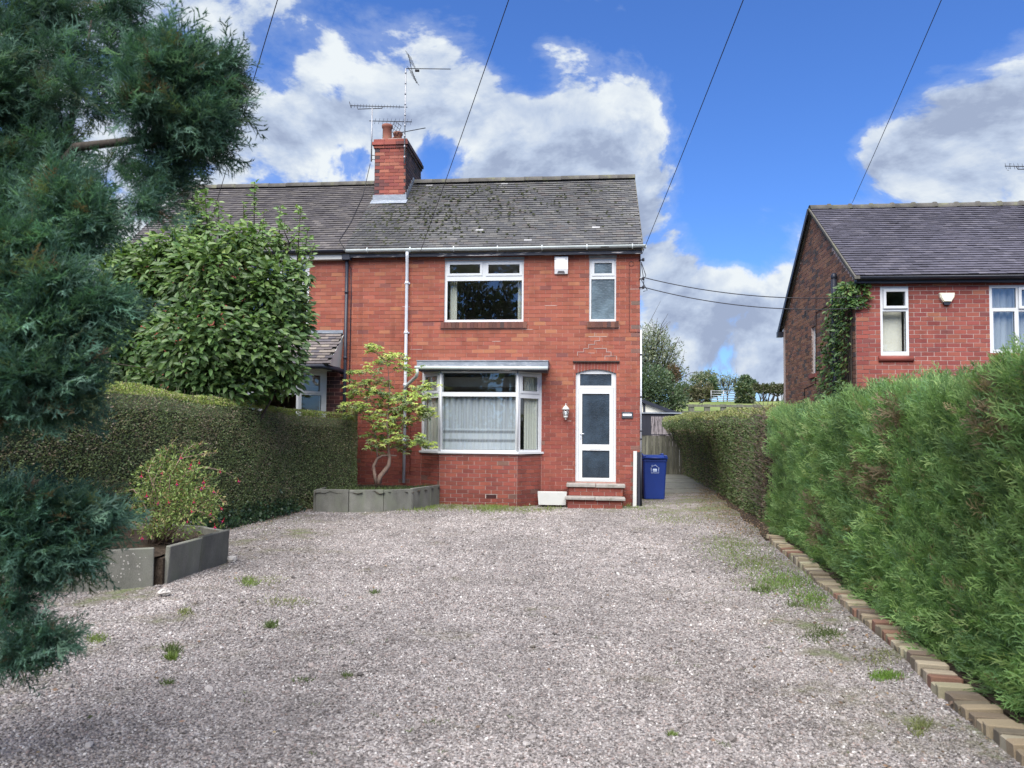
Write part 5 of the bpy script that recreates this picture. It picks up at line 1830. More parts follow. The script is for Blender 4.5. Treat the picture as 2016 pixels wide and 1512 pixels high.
# ------------------------------------------------------------------ garage, gate, far fences
gd = 30.0
def G(px, py, d=gd): return at(px, py, d)
t = thing('garage', 'cream gabled garage with dark panelled front behind the side gate', 'garage')
m = MB()
k0, k1 = G(1262, 786), G(1332, 812)
pkx = k0.x - 2.2; pkz = k0.z + (k0.z - k1.z) / (k1.x - k0.x) * 2.2
zl = G(1290, 815).z
m.prism([(k1.x - .1, gd, 0), (k1.x - .1, gd, k1.z - .06), (pkx, gd, pkz - .1), (pkx - (k1.x - pkx), gd, k1.z - .06), (pkx - (k1.x - pkx), gd, 0)], (0, 5, 0))
m.build('wall', M['cream'], t)
m = MB()
m.prism([(k1.x + .05, gd - .15, k1.z), (pkx, gd - .15, pkz), (pkx, gd - .15, pkz - .14), (k1.x + .05, gd - .15, k1.z - .14)][::-1], (0, 5.3, 0))
m.prism([(2 * pkx - k1.x, gd - .15, k1.z), (pkx, gd - .15, pkz), (pkx, gd - .15, pkz - .14), (2 * pkx - k1.x, gd - .15, k1.z - .14)], (0, 5.3, 0))
m.build('roof', M['black_paint'], t)
m = MB(); a = G(1268, 800); m.box(a.x - .04, a.x + .04, gd - .04, gd - .002, zl, G(1268, 790).z); m.build('batten', M['dark_timber'], t)
m = MB(); m.box(G(1255, 815).x, k1.x + .05, gd - .5, gd - .01, 0, zl); m.build('dark_front', M['dark_timber'], t)
m = MB(); m.box(G(1255, 815).x, k1.x + .08, gd - .56, gd - .005, zl, zl + .05); m.build('felt_edge', M['lead'], t)
a, b = G(1281, 820, gd - .5), G(1333, 858, gd - .5)
for i in range(7):
    x0_ = a.x + (b.x - a.x) * i / 7
    MB().box(x0_ + .01, x0_ + (b.x - a.x) / 7 - .005, gd - .54 - .01 * (i % 2), gd - .502, 1.0, a.z).build('panel', M['peeling'], t)

gtd = 27.0
t = thing('side_gate', 'weathered grey boarded wooden gate across the side path behind the blue bin', 'gate')
a, b = G(1250, 930, gtd), G(1351, 858, gtd)
n = 15
for i in range(n):
    x0_ = a.x + (b.x - a.x) * i / n
    c = random.uniform(.75, 1.25)
    MB().box(x0_ + .006, x0_ + (b.x - a.x) / n - .006, gtd - .012 + random.uniform(-.006, .006), gtd + .012, .05, b.z + random.uniform(-.015, .01), (c, c, c * .97)).build('board', M['timber'], t)
m = MB()
for z in (.25, b.z - .2): m.box(a.x, b.x, gtd + .014, gtd + .06, z, z + .1)
m.build('rail', M['timber'], t)
m = MB(); m.box(a.x - .02, b.x + .02, gtd - .03, gtd + .04, b.z + .012, b.z + .045); m.build('capping', M['dark_timber'], t)
o = MB(); o.box(b.x + .02, b.x + .10, gtd - .04, gtd + .04, 0, G(1354, 885, gtd).z)
tag(o.build('gate_post', M['white_paint']), 'pale post at the right side of the boarded gate under the hedge', 'post')
for k, (x, lab) in enumerate(((1337, 'thin white post above the gate, left of a pair'), (1344, 'thicker white post above the gate, right of a pair'))):
    q = G(x, 845, 28.6)
    w_ = .02 if k == 0 else .055
    tag(MB().box(q.x - w_, q.x + w_, 28.6, 28.66, 0, q.z).build('white_post', M['white_paint']), lab, 'post', 'white posts behind the gate')

# rail fence in the field
fd = 45.0
t = thing('rail_fence', 'wooden post and rail fence across the field beyond the garage', 'fence')
zf_ = float(hill(0, fd))
for px in (1325, 1361, 1392, 1424, 1456, 1488):
    q = G(px, 797, fd)
    MB().box(q.x - .16, q.x + .16, fd - .08, fd + .08, zf_ - .5, G(px, 796, fd).z).build('post', M['timber'], t)
x0_, x1_ = G(1300, 800, fd).x, G(1530, 800, fd).x
for py in (799, 812):
    z = G(1400, py, fd).z
    MB().box(x0_, x1_, fd - .13, fd - .085, z - .07, z + .07).build('rail', M['timber'], t)

gdd = 83.0
t = thing('field_gate', 'grey metal five-bar field gate between two bushes on the hill', 'gate')
a, b = G(1400, 785, gdd), G(1449, 770, gdd)
zg = float(hill(0, gdd))
for z in np.linspace(zg + .25, b.z, 5):
    MB().tube([(a.x, gdd, z), (b.x, gdd, z)], .045, 6).build('bar', M['steel'], t)
for x in (a.x, (a.x + b.x) / 2, b.x):
    MB().tube([(x, gdd, zg + .1), (x, gdd, b.z + .05)], .05, 6).build('upright', M['steel'], t)
MB().box(b.x + .15, b.x + .5, gdd - .15, gdd + .15, zg - .2, G(1452, 768, gdd).z).build('post', M['timber'], t)
# the crow on the field
q = at(1383, 796, 62.0)
zc_ = float(hill(0, 62.0)); q.z = zc_
t = thing('bird', 'small black bird standing on the grass of the field', 'bird', Matrix.Translation((q.x, 62.0, zc_ + .10)))
m = MB()
m.tube([(-.30, 0, .08), (-.20, 0, .14), (-.08, 0, .20), (.04, 0, .27), (.11, 0, .34), (.16, 0, .40), (.21, 0, .41), (.30, 0, .39)], [.015, .04, .085, .095, .06, .05, .035, .006], 8)
for s in (-.035, .035): m.tube([(-.02, s, .16), (.0, s, .0)], .012, 5)
m.build('body', M['feather'], t)

# ================================================================== raised beds, edging, small ground things
def slab(parent, P0, P1, h, z0=0.0, lean=0.0, th=.05):
    P0, P1 = Vector((P0[0], P0[1], 0)), Vector((P1[0], P1[1], 0))
    L = (P1 - P0).length
    T = frame_T(P0, P1)
    m = MB()
    m.bbox(.006, L - .006, 0, th, z0 - .05, h, .007, (random.uniform(.85, 1.15),) * 3)
    o = m.build('slab', M['concrete'], parent)
    o.matrix_local = T @ Matrix.Rotation(lean, 4, 'X')
    return o
def soil_patch(parent, poly, z, seed=0):
    r = np.random.RandomState(seed)
    P = np.array(poly, float)
    lo, hi = P.min(0), P.max(0)
    n = 26
    xs, ys = np.linspace(lo[0], hi[0], n), np.linspace(lo[1], hi[1], n)
    def inside(x, y):
        c = False
        for i in range(len(P)):
            a, b = P[i], P[i - 1]
            if (a[1] > y) != (b[1] > y) and x < (b[0] - a[0]) * (y - a[1]) / (b[1] - a[1]) + a[0]:
                c = not c
        return c
    m = MB()
    Z = z + r.normal(0, .014, (n, n))
    V = [(xs[i], ys[j], Z[i, j]) for i in range(n) for j in range(n)]
    F = [(i * n + j, (i + 1) * n + j, (i + 1) * n + j + 1, i * n + j + 1) for i in range(n - 1) for j in range(n - 1) if inside((xs[i] + xs[i + 1]) / 2, (ys[j] + ys[j + 1]) / 2)]
    m.add(V, F, smooth=True)
    return m.build('soil', M['soil'], parent)

bedA = thing('raised_bed', 'raised bed of upright grey concrete slabs at front left around the fuchsia', 'raised bed')
B = [(-4.62, 6.98), (-4.0, 7.03), (-3.38, 7.30), (-3.31, 7.40), (-3.24, 8.0), (-3.17, 8.60), (-3.55, 8.95), (-4.1, 9.25), (-4.6, 9.3)]
slab(bedA, B[0], B[1], .36); s1 = slab(bedA, B[1], B[2], .37, lean=R(1.5)); slab(bedA, B[3], B[4], .37, lean=R(5)); slab(bedA, B[4], B[5], .38, lean=R(4))
for a, b in ((B[5], B[6]), (B[6], B[7]), (B[7], B[8])): slab(bedA, (a[0], a[1] + .05), b, .36)
soil_patch(bedA, [(-4.62, 7.03), (-4.0, 7.08), (-3.38, 7.34), (-3.36, 7.45), (-3.28, 8.0), (-3.2, 8.58), (-3.6, 8.9), (-4.1, 9.2), (-4.6, 9.25)], .28, 2)
li = MB()
r_ = np.random.RandomState(4)
for i in range(46):
    x, z = r_.beta(2.2, 1.6) * .62 + .02, r_.uniform(.06, .35)
    rr_ = r_.uniform(.003, .009)
    li.add([(x + rr_ * math.cos(t) * r_.uniform(.7, 1.2), -.0015, z + rr_ * math.sin(t)) for t in np.linspace(0, 6.28, 7)[:-1]], [tuple(range(6))])
li.build('lichen', M['pebble'], s1)

MB().box(-3.46, -3.33, 7.36, 7.50, 0, .26, T=None).build('soil', M['soil'], bedA)
bedB = thing('raised_bed', 'raised bed of grey concrete slabs against the house wall under the small yellow-green tree', 'raised bed')
pb = [onz(620, 1009), onz(686, 1010), onz(755, 1009), onz(811, 1006), onz(847, 999), onz(866, 995)]
pb = [(p.x, p.y) for p in pb]
pb[5] = (pb[5][0], pb[5][1] - .05)
for a, b in zip(pb[:-1], pb[1:]):
    slab(bedB, a, b, .415 + random.uniform(-.01, .01), lean=R(random.uniform(-.5, 1.5)))
slab(bedB, (pb[0][0] - .05, pb[0][1] + .9), (pb[0][0] - .05, pb[0][1] + .05), .40)
wl = [HM @ Vector((x, 0, 0)) for x in (uC - .0, -3.9)]
soil_patch(bedB, [pb[0], pb[1], pb[2], (pb[3][0], pb[3][1] + .03), pb[4], pb[5], (wl[0].x + .2, wl[0].y - .0), (wl[1].x, wl[1].y)], .36, 5)

t = thing('brick_edging', 'edging of worn buff and brown bricks along the foot of the conifer hedge', 'edging')
PAL_ED = ([(0.38, 0.32, 0.23), (0.29, 0.24, 0.18), (0.22, 0.18, 0.145), (0.29, 0.17, 0.13), (0.46, 0.41, 0.31)], [.32, .26, .18, .1, .14])
y = 10.85
ub = MB().bbox(-.5, .5, -.5, .5, -.5, .5, .06).build('brick', M['brick']); ubd = ub.data; bpy.data.objects.remove(ub)
sl_a = math.atan(0.175)
wave = 0
while y > 2.3:
    w_ = random.uniform(.066, .082)
    o = bpy.data.objects.new('brick', ubd); col.objects.link(o); o.parent = t
    L_ = .175 + random.uniform(-.015, .01)
    wave = .9 * wave + random.gauss(0, .008)
    o.matrix_local = Matrix.Translation((EDGE(y) + .105 + wave, y,   .022 + random.uniform(-.018, .016))) @ Matrix.Rotation(-sl_a + random.gauss(0, .055), 4, 'Z') @ Matrix.Rotation(random.gauss(0, .04), 4, 'Y') @ Matrix.Rotation(random.gauss(0, .03), 4, 'X') @ Matrix.Diagonal((L_, w_, .10, 1))
    o.color = tuple(brick_colour(PAL_ED)) + (1,)
    y -= w_ + random.uniform(.004, .010)

def rock(name, label, p, s, c, seed):
    r = np.random.RandomState(seed)
    m = MB()
    n = 8
    V = [(0, 0, -.3)]
    for k, (rad, z) in enumerate(((.8, -.15), (1.0, .15), (.7, .55))):
        for i in range(n):
            t_ = 2 * math.pi * i / n + k * .3
            q = rad * r.uniform(.75, 1.2)
            V.append((q * math.cos(t_), .75 * q * math.sin(t_), z + r.normal(0, .06)))
    V.append((.1, 0, .72))
    F = [(0, 1 + (i + 1) % n, 1 + i) for i in range(n)]
    for k in range(2):
        F += [(1 + k * n + i, 1 + k * n + (i + 1) % n, 1 + (k + 1) * n + (i + 1) % n, 1 + (k + 1) * n + i) for i in range(n)]
    F += [(1 + 2 * n + i, 1 + 2 * n + (i + 1) % n, 1 + 3 * n) for i in range(n)]
    m.add([tuple(x * s for x in v) for v in V], F)
    o = m.build(name, M['pebble'])
    o.location = p
    o.rotation_euler = (0, 0, r.uniform(0, 6))
    tag(o, label, 'stone')
q = onz(322, 1176); rock('stone', 'pale angular stone lying on the gravel before the gap in the front left slabs', (q.x, q.y, .035), .062, None, 1)
q = onz(456, 1108); rock('stone', 'flat grey stone on the gravel at the end of the front left slabs', (q.x, q.y, .03), .07, None, 2)

# white pebbles along the foot of the bay
def pebbles():
    r = np.random.RandomState(8)
    pts = []
    for i in range(210):
        px = r.uniform(868, 1062) if i < 130 else r.normal(1044, 14)
        py = 989 + r.normal(0, 2.0) + (1 if i >= 130 else 0)
        q = onz(px, max(py, 986))
        pts.append((q.x, q.y, .02 + (r.uniform(0, .05) if i >= 130 else 0)))
    P = np.array(pts)
    ico = []
    for k in range(3):
        V = np.array([(0, 0, 1), (0, 0, -1), (1, 0, 0), (-1, 0, 0), (0, 1, 0), (0, -1, 0)], float) * r.uniform(.7, 1.2, (6, 1)) * np.array([1, .8, .65])
        F = np.array([(0, 2, 4), (0, 4, 3), (0, 3, 5), (0, 5, 2), (1, 4, 2), (1, 3, 4), (1, 5, 3), (1, 2, 5)])
        ico.append((V, F, np.ones(6)))
    V, F, C = scatter(ico, P, frames(np.tile([[0, 0, 1.0]], (len(P), 1)), rng=r), r.uniform(.018, .042, len(P)), np.ones((len(P), 3)), r)
    np_mesh('pebbles', V, F, C, M['pebble'], kind='stuff')
pebbles()

# ------------------------------------------------------------------ weeds and litter
def weeds():
    r = np.random.RandomState(31)
    P, H, T_ = [], [], []
    def patch(px, py, rx, ry, n, h0, h1, c):
        for i in range(n):
            q = onz(px + r.normal(0, rx * .5), py + r.normal(0, ry * .5))
            if q.y > 20 or q.y < 2: continue
            P.append((q.x, q.y, float(drive_z(q.x, q.y)))); H.append(r.uniform(h0, h1)); T_.append(c)
    G1, G2, G3 = (0.12, 0.17, 0.05), (0.15, 0.17, 0.075), (0.08, 0.11, 0.045)
    for k in range(60):
        patch(r.uniform(640, 1115), 1000 + r.normal(0, 3), 26, 6, 130, .012, .04, (G1, G2)[k % 2])
    patch(1250, 1002, 60, 6, 350, .01, .035, G1); patch(1237, 996, 6, 4, 90, .02, .07, G1)
    for k in range(22): patch(r.uniform(1270, 1420), r.uniform(985, 1030), 34, 9, 90, .008, .028, (G1, G2, G2)[k % 3])
    patch(1440, 1078, 66, 30, 2200, .008, .026, G1); patch(1490, 1112, 62, 26, 1500, .008, .026, G1)
    patch(1545, 1150, 66, 24, 2200, .008, .028, (0.13, 0.205, 0.06)); patch(1600, 1184, 40, 20, 1000, .008, .028, (0.13, 0.205, 0.06))
    patch(1500, 1165, 26, 6, 160, .015, .04, G3)
    patch(1620, 1255, 40, 16, 420, .01, .028, G3); patch(1745, 1335, 32, 9, 480, .01, .026, (0.13, 0.22, .05)); patch(1730, 1300, 40, 20, 260, .01, .02, G2)
    patch(1810, 1440, 22, 18, 260, .01, .022, G2); patch(1560, 1195, 20, 6, 120, .01, .03, G3)
    patch(520, 1145, 50, 10, 380, .008, .02, G2); patch(560, 1190, 60, 12, 480, .008, .02, G2); patch(490, 1150, 18, 10, 300, .01, .03, G1)
    patch(532, 1240, 14, 6, 220, .01, .03, G3); patch(340, 1285, 16, 10, 260, .012, .03, G3); patch(338, 1300, 10, 4, 160, .012, .032, G1)
    patch(365, 1210, 14, 8, 160, .01, .025, G2); patch(190, 1262, 22, 10, 240, .01, .025, G1); patch(330, 1348, 12, 4, 90, .01, .02, G3)
    patch(735, 1172, 10, 4, 70, .01, .03, G3); patch(683, 1338, 12, 4, 90, .01, .02, G3); patch(1325, 1452, 12, 4, 70, .008, .02, G1)
    patch(600, 1345, 24, 5, 90, .008, .018, G3); patch(860, 1430, 30, 6, 60, .008, .014, G3)
    for k in range(60):
        patch(r.uniform(380, 1850), r.uniform(1060, 1500), 10, 3, 12, .006, .016, G3)
    for k in range(40): patch(r.uniform(460, 640), r.uniform(1020, 1060), 12, 4, 26, .006, .02, (G2, G3)[k % 2])
    P = np.array(P); H = np.array(H) * 1.5; T_ = np.array(T_) * np.array([1.3, 1.28, 1.15])
    bl = [(np.array([(-.12, 0, 0), (.12, 0, 0), (.25 * s, .2, 1.0)]), np.array([(0, 1, 2)]), np.array([.8, .8, 1.15])) for s in (-2, -1, 0, 1, 2)]
    d = r.normal(0, .55, (len(P), 3)); d[:, 2] = 1
    V, F, C = scatter(bl, P, frames(d, rng=r), H * r.uniform(.8, 1.3, len(H)), T_ * r.uniform(.75, 1.25, (len(P), 1)), r)
    np_mesh('weeds', V, F, C, M['leaf_small'], kind='stuff')
    # grass and creeping weeds in the bed against the wall
    P = []
    for i in range(2600):
        a = r.uniform(0, 1)
        x = pb[0][0] + .05 + (pb[5][0] - pb[0][0] + .1) * a
        yl = float(np.interp(x, [q[0] for q in pb], [q[1] for q in pb])) + .08
        P.append((x, r.uniform(yl, min(yl + 1.2, 15.95)), .37))
    P = np.array(P)
    d = r.normal(0, .6, (len(P), 3)); d[:, 2] = 1
    V, F, C = scatter(bl, P, frames(d, rng=r), r.uniform(.02, .07, len(P)), np.array([G3, G1, (.05, .09, .035)])[r.randint(0, 3, len(P))] * r.uniform(.6, 1.1, (len(P), 1)), r)
    np_mesh('bed_weeds', V, F, C, M['leaf_small'], kind='stuff')
    # fallen brown leaves and clippings along the right-hand hedge foot
    N = 9000
    y = r.uniform(2.6, 22, N) ** 1.0
    x = EDGE(y) + np.where(y < 10.9, r.normal(.30, .10, N), r.normal(-.12, .28, N))
    x[y > 19] = (EDGE(y) + r.normal(-.1, .15, N))[y > 19]
    k = r.rand(N) < .12
    x[k] = (EDGE(y) - np.abs(r.normal(.2, .45, N)))[k]
    P = np.stack([x, y, np.full(N, .035)], 1)
    N2 = 1500
    y2 = r.uniform(7, 15.2, N2); x2 = left_edge(y2) + np.abs(r.normal(0, .16, N2)) - .05
    N3 = 420
    y3 = r.uniform(3.2, 14, N3); x3 = r.uniform(-4, 4, N3)
    ok = (x3 > left_edge(y3)) & (x3 < EDGE(y3))
    P = np.concatenate([P, np.stack([x2, y2, np.full(N2, .03)], 1), np.stack([x3[ok], y3[ok], np.full(ok.sum(), .036)], 1)])
    tl = tiny_leaf_lib(.55)
    d = r.normal(0, 1, (len(P), 3)); d[:, 2] = np.abs(d[:, 2]) * .25
    V, F, C = scatter(tl, P, frames(d, rng=r), r.uniform(.012, .035, len(P)), palette(len(P), [(.27, .18, .12), (.18, .13, .09), (.34, .25, .17), (.13, .095, .075), (.12, .13, .06)], [.35, .3, .12, .15, .08], rng=r), r)
    np_mesh('fallen_leaves', V, F, C, M['leaf_small'], kind='stuff')
weeds()
sb = MB()
ys_ = np.arange(10.8, 29, .6)
for a, b in zip(ys_[:-1], ys_[1:]):
    sb.prism([(EDGE(a) + .04 + .05 * math.sin(a * 2.7), a, -.0), (EDGE(a) + .9, a, -.0), (EDGE(b) + .9, b, .0), (EDGE(b) + .04 + .05 * math.sin(b * 2.7), b, .0)], (0, 0, .028))
ys_ = np.arange(2.0, 10.8, .6)
for a, b in zip(ys_[:-1], ys_[1:]):
    sb.prism([(EDGE(a) + .2, a, -.0), (EDGE(a) + .9, a, -.0), (EDGE(b) + .9, b, .0), (EDGE(b) + .2, b, .0)], (0, 0, .05))
sb.build('soil_strip', M['soil'], None, kind='structure')

# ================================================================== hedges
class Path:
    def __init__(s, P):
        s.P = np.array(P, float)
        d = np.diff(s.P, axis=0)
        s.l = np.linalg.norm(d, axis=1); s.c = np.concatenate([[0], np.cumsum(s.l)]); s.L = s.c[-1]
    def at(s, t):
        x = np.interp(t, s.c, s.P[:, 0]); y = np.interp(t, s.c, s.P[:, 1])
        # extrapolate a little beyond both ends
        e = .25
        t0, t1 = np.clip(t - e, 0, s.L), np.clip(t + e, 0, s.L)
        dx = np.interp(t1, s.c, s.P[:, 0]) - np.interp(t0, s.c, s.P[:, 0]); dy = np.interp(t1, s.c, s.P[:, 1]) - np.interp(t0, s.c, s.P[:, 1])
        n = np.sqrt(dx * dx + dy * dy)
        dx, dy = dx / n, dy / n
        over = np.where(t < 0, t, np.where(t > s.L, t - s.L, 0))
        return x + dx * over, y + dy * over, dx, dy

def hedge_surface(path, side, thick, hfn, N, seed, rr=.18, bump=.06, bfreq=2.0, end0=True, end1=True, inset=0.0, srange=None, lean=None, zmin=.02):
    """points on a clipped hedge whose front face follows the path; side=+1: the hedge lies left of the path's direction"""
    r = np.random.RandomState(seed)
    s0, s1 = srange if srange else (0, path.L)
    H = float(np.mean(hfn(np.linspace(s0, s1, 8))))
    aF, aT, aE = (s1 - s0) * H, (s1 - s0) * thick * .55, thick * H
    w = np.array([aF, aT, aE * end0, aE * end1]); w = w / w.sum()
    f = r.choice(4, N, p=w)
    s_ = r.uniform(s0, s1, N); q = r.uniform(0, thick, N) ** 1.0; z = r.uniform(zmin, 1, N)
    h = hfn(s_)
    Q = np.stack([s_, q, z * h], 1)
    Q[f == 0, 1] = 0
    Q[f == 1, 2] = h[f == 1]
    Q[f == 2, 0] = s0
    Q[f == 3, 0] = s1
    lo = np.stack([np.full(N, s0 + (rr if end0 else -9)), np.full(N, rr), np.full(N, -9.0)], 1)
    hi = np.stack([np.full(N, s1 - (rr if end1 else -9)), np.full(N, 99.0), h - rr], 1)
    C = np.clip(Q, lo, hi)
    n = Q - C
    ln_ = np.linalg.norm(n, axis=1, keepdims=True)
    n = n / np.maximum(ln_, 1e-6)
    P = C + n * rr
    x, y, dx, dy = path.at(P[:, 0])
    # front normal points away from the hedge body
    fx, fy = dy * side, -dx * side
    off = -P[:, 1].copy()
    if lean is not None:
        off = off + lean(P[:, 0], P[:, 2] / h)
    W = np.stack([x + fx * off, y + fy * off, P[:, 2]], 1)
    nw = np.stack([dx * n[:, 0] + fx * -n[:, 1], dy * n[:, 0] + fy * -n[:, 1], n[:, 2]], 1)
    b = wob(W, bfreq, seed + 1) * bump + wob(W, bfreq * 3.1, seed + 2) * bump * .4
    W = W + nw * (b - inset)[:, None]
    return W, nw, P[:, 0], P[:, 2] / h

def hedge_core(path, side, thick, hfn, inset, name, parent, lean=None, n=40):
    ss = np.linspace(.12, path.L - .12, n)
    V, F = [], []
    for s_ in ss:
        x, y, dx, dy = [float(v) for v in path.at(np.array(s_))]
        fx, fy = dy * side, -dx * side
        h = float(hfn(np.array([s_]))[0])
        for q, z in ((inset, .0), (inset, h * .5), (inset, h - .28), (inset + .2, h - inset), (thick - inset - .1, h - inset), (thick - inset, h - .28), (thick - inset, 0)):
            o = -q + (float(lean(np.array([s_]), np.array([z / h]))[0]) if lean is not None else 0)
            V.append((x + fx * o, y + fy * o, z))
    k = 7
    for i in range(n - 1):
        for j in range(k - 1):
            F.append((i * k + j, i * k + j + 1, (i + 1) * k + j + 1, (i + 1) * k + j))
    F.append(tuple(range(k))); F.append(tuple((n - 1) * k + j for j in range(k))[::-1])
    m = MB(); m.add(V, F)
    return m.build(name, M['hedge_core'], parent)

# ---- right-hand conifer hedge
pR = Path([(EDGE(1.6) + .36, 1.6), (EDGE(6) + .33, 6), (EDGE(12.1) + .32, 12.1)])
hR = lambda s_: np.interp(np.asarray(s_), [1.2, 3.2, 5.5], [1.92, 1.81, 1.74]) + .05 * np.sin(np.asarray(s_) * 1.3) + .04 * np.sin(np.asarray(s_) * 3.1 + 1)
t = thing('conifer_hedge', 'tall feathery green conifer hedge along the right side of the drive', 'hedge')
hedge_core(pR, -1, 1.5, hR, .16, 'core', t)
FR_A = frond_lib(nb=10, sub=2, n=6, w=.032, curl=.25, seed=3, ang=(.35, .65), vol=.12)
def conifer_layer(N, srange, size, seed, inset, end1=False, dark=1.0):
    W, n, s_, zf_ = hedge_surface(pR, -1, 1.5, hR, N, seed, rr=.14, bump=.065, bfreq=1.9, end0=False, end1=end1, srange=srange, inset=inset)
    r = np.random.RandomState(seed)
    d = n * r.uniform(.25, .8, (N, 1)) + np.array([-.12, -.30, .75]) * r.uniform(.5, 1.1, (N, 1)) + r.normal(0, .25, (N, 3))
    d[:, 2] = np.abs(d[:, 2])
    low = zf_ < .18
    d[low, 2] *= .3
    c = palette(N, [(.165, .27, .105), (.21, .33, .125), (.125, .215, .10), (.28, .39, .16), (.30, .25, .15)], [.38, .28, .22, .10, .02], .18, r)
    g = 1 + .25 * wob(W, 1.1, 40) + .22 * wob(W, 4.5, 41)
    c = c * g[:, None] * dark
    dead = wob(W, 2.2, 55) > .72
    c[dead & (r.rand(N) < .6)] = (.24, .19, .13)
    yy_ = W[:, 1]
    bare = (yy_ > 10.6) & (wob(W * [1, 1, 1.6], 2.6, 57) > .05) & (r.rand(N) < .85)
    keep = ~bare
    W, d, c = W[keep], d[keep], c[keep]; N = len(W)
    return W - d / np.linalg.norm(d, axis=1, keepdims=True) * size * .35, frames(d, rng=r), size * r.uniform(.6, 1.35, N), c
parts_ = [conifer_layer(7000, (.4, 4.6), .20, 1, -.03), conifer_layer(3500, (.4, 4.6), .18, 2, .07), conifer_layer(6000, (4.4, pR.L), .24, 3, -.03, True), conifer_layer(2800, (4.4, pR.L), .22, 4, .08, True), conifer_layer(2600, (.4, pR.L), .13, 5, -.05, True, 1.1)]
P = np.concatenate([p[0] for p in parts_]); Rm = np.concatenate([p[1] for p in parts_]); S = np.concatenate([p[2] for p in parts_]); Cc = np.concatenate([p[3] for p in parts_])
V, F, C = scatter(FR_A, P, Rm, S, Cc)
np_mesh('foliage', V, F, C, M['needle'], t, kind='stuff')
# bare twigs and long leaders standing out of the surface
W, n, s_, zf_ = hedge_surface(pR, -1, 1.5, hR, 170, 77, rr=.25, bump=.10, bfreq=1.3, end0=False, end1=True)
m = MB(); r_ = np.random.RandomState(5)
for w_, nn_ in zip(W, n):
    d = nn_ * r_.uniform(.1, .5) + np.array([-.15, -.3, .8]) + r_.normal(0, .25, 3)
    a = w_ - d * .12; b = w_ + d * r_.uniform(.05, .14)
    c = (.9, .8, .6) if r_.rand() < .5 else (.45, .35, .3)
    m.tube([a, (a + b) / 2 + r_.normal(0, .01, 3), b], [.0035, .003, .0015], 4, tuple(x * .3 for x in c), caps=False)
m.build('twigs', M['leaf_small'], t, kind='stuff')

# ---- older clipped stretch beyond it
pF = Path([(EDGE(12.5) + .30, 12.5), (EDGE(16) + .18, 16), (EDGE(20) + .06, 20), (EDGE(23) - .12, 23), (EDGE(27.6) - .42, 27.6)])
hF = lambda s_: 1.93 + .010 * np.asarray(s_) + .04 * np.sin(np.asarray(s_) * 2.1)
leanF = lambda s_, zf_: np.interp(s_, [0, 3, 6, 15], [0, .02, .42, .62]) * np.clip((zf_ - .25) / .6, 0, 1) ** 1.5
t = thing('clipped_hedge', 'clipped green and brown hedge overhanging the side path beyond the conifer hedge', 'hedge')
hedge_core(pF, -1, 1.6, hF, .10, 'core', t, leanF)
N = 52000
W, n, s_, zf_ = hedge_surface(pF, -1, 1.6, hF, N, 12, rr=.16, bump=.04, bfreq=2.2, lean=leanF)
r_ = np.random.RandomState(13)
keep = ~((s_ > 6) & (zf_ < .75) & (r_.rand(N) < .55))
W, n, s_, zf_ = W[keep], n[keep], s_[keep], zf_[keep]; N = len(W)
stripe = wob(W * np.array([1, 1, .12]), 3.0, 8)
brown = np.clip(1.3 - s_ / .8, 0, 1) * .75 + .22 * (stripe > .35) + .05 + np.clip((s_ - 6.5) / 2, 0, 1) * .3 * (zf_ < .8)
isb = r_.rand(N) < brown
c = palette(N, [(.13, .18, .075), (.16, .215, .09), (.10, .145, .065), (.20, .24, .11)], [.35, .3, .25, .1], .2, r_)
cb2 = palette(N, [(.22, .17, .12), (.28, .22, .17), (.15, .12, .09)], [.4, .3, .3], .2, r_)
c[isb] = cb2[isb]
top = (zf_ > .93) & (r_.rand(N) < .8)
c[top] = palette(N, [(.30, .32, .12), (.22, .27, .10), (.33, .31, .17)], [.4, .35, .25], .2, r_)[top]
d = n * .8 + np.array([0, 0, .35]) + r_.normal(0, .6, (N, 3))
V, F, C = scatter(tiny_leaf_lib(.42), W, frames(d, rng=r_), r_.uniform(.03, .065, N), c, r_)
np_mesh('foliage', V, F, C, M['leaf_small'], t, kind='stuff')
m = MB()
for i in range(260):
    s0_ = r_.uniform(0, .9) if i < 170 else r_.uniform(.5, 9)
    x, y, dx, dy = [float(v) for v in pF.at(np.array(s0_))]
    z = r_.uniform(.1, 1.85)
    a = np.array([x + .12, y, z]); d = np.array([-.25, -.10, .25]) + r_.normal(0, .16, 3)
    m.tube([a, a + d * .5 + r_.normal(0, .02, 3), a + d], [.006, .004, .002], 4, (.19, .15, .13), caps=False)
m.build('twigs', M['leaf_small'], t, kind='stuff')

# ---- left-hand clipped hedge
pL = Path([(-5.0, 3.2), (-4.78, 7), (-4.42, 11.2), (-4.02, 14.1), (-3.62, 14.75), (-3.0, 15.0)])
hL = lambda s_: np.interp(np.asarray(s_), [0, 4, 8, 11, pL.L], [2.05, 2.04, 1.99, 1.90, 1.78]) + .02 * np.sin(np.asarray(s_) * 2.2)
t = thing('clipped_hedge', 'neat dark green privet hedge with brownish twigs along the left of the drive', 'hedge')
hedge_core(pL, 1, 1.15, hL, .09, 'core', t)
N = 120000
W, n, s_, zf_ = hedge_surface(pL, 1, 1.15, hL, N, 22, rr=.22, bump=.035, bfreq=2.4, end0=False, srange=(1.0, pL.L))
r_ = np.random.RandomState(23)
pat = wob(W, 1.3, 61) + .6 * wob(W, 3.3, 62)
c = palette(N, [(.17, .225, .11), (.21, .27, .13), (.13, .18, .09), (.25, .31, .145)], [.35, .3, .25, .1], .25, r_)
br = (r_.rand(N) < np.clip(.18 + .30 * pat + .25 * (zf_ > .6), .04, .7))
c[br] = palette(N, [(.30, .255, .185), (.37, .32, .235), (.23, .195, .145)], [.4, .3, .3], .25, r_)[br]
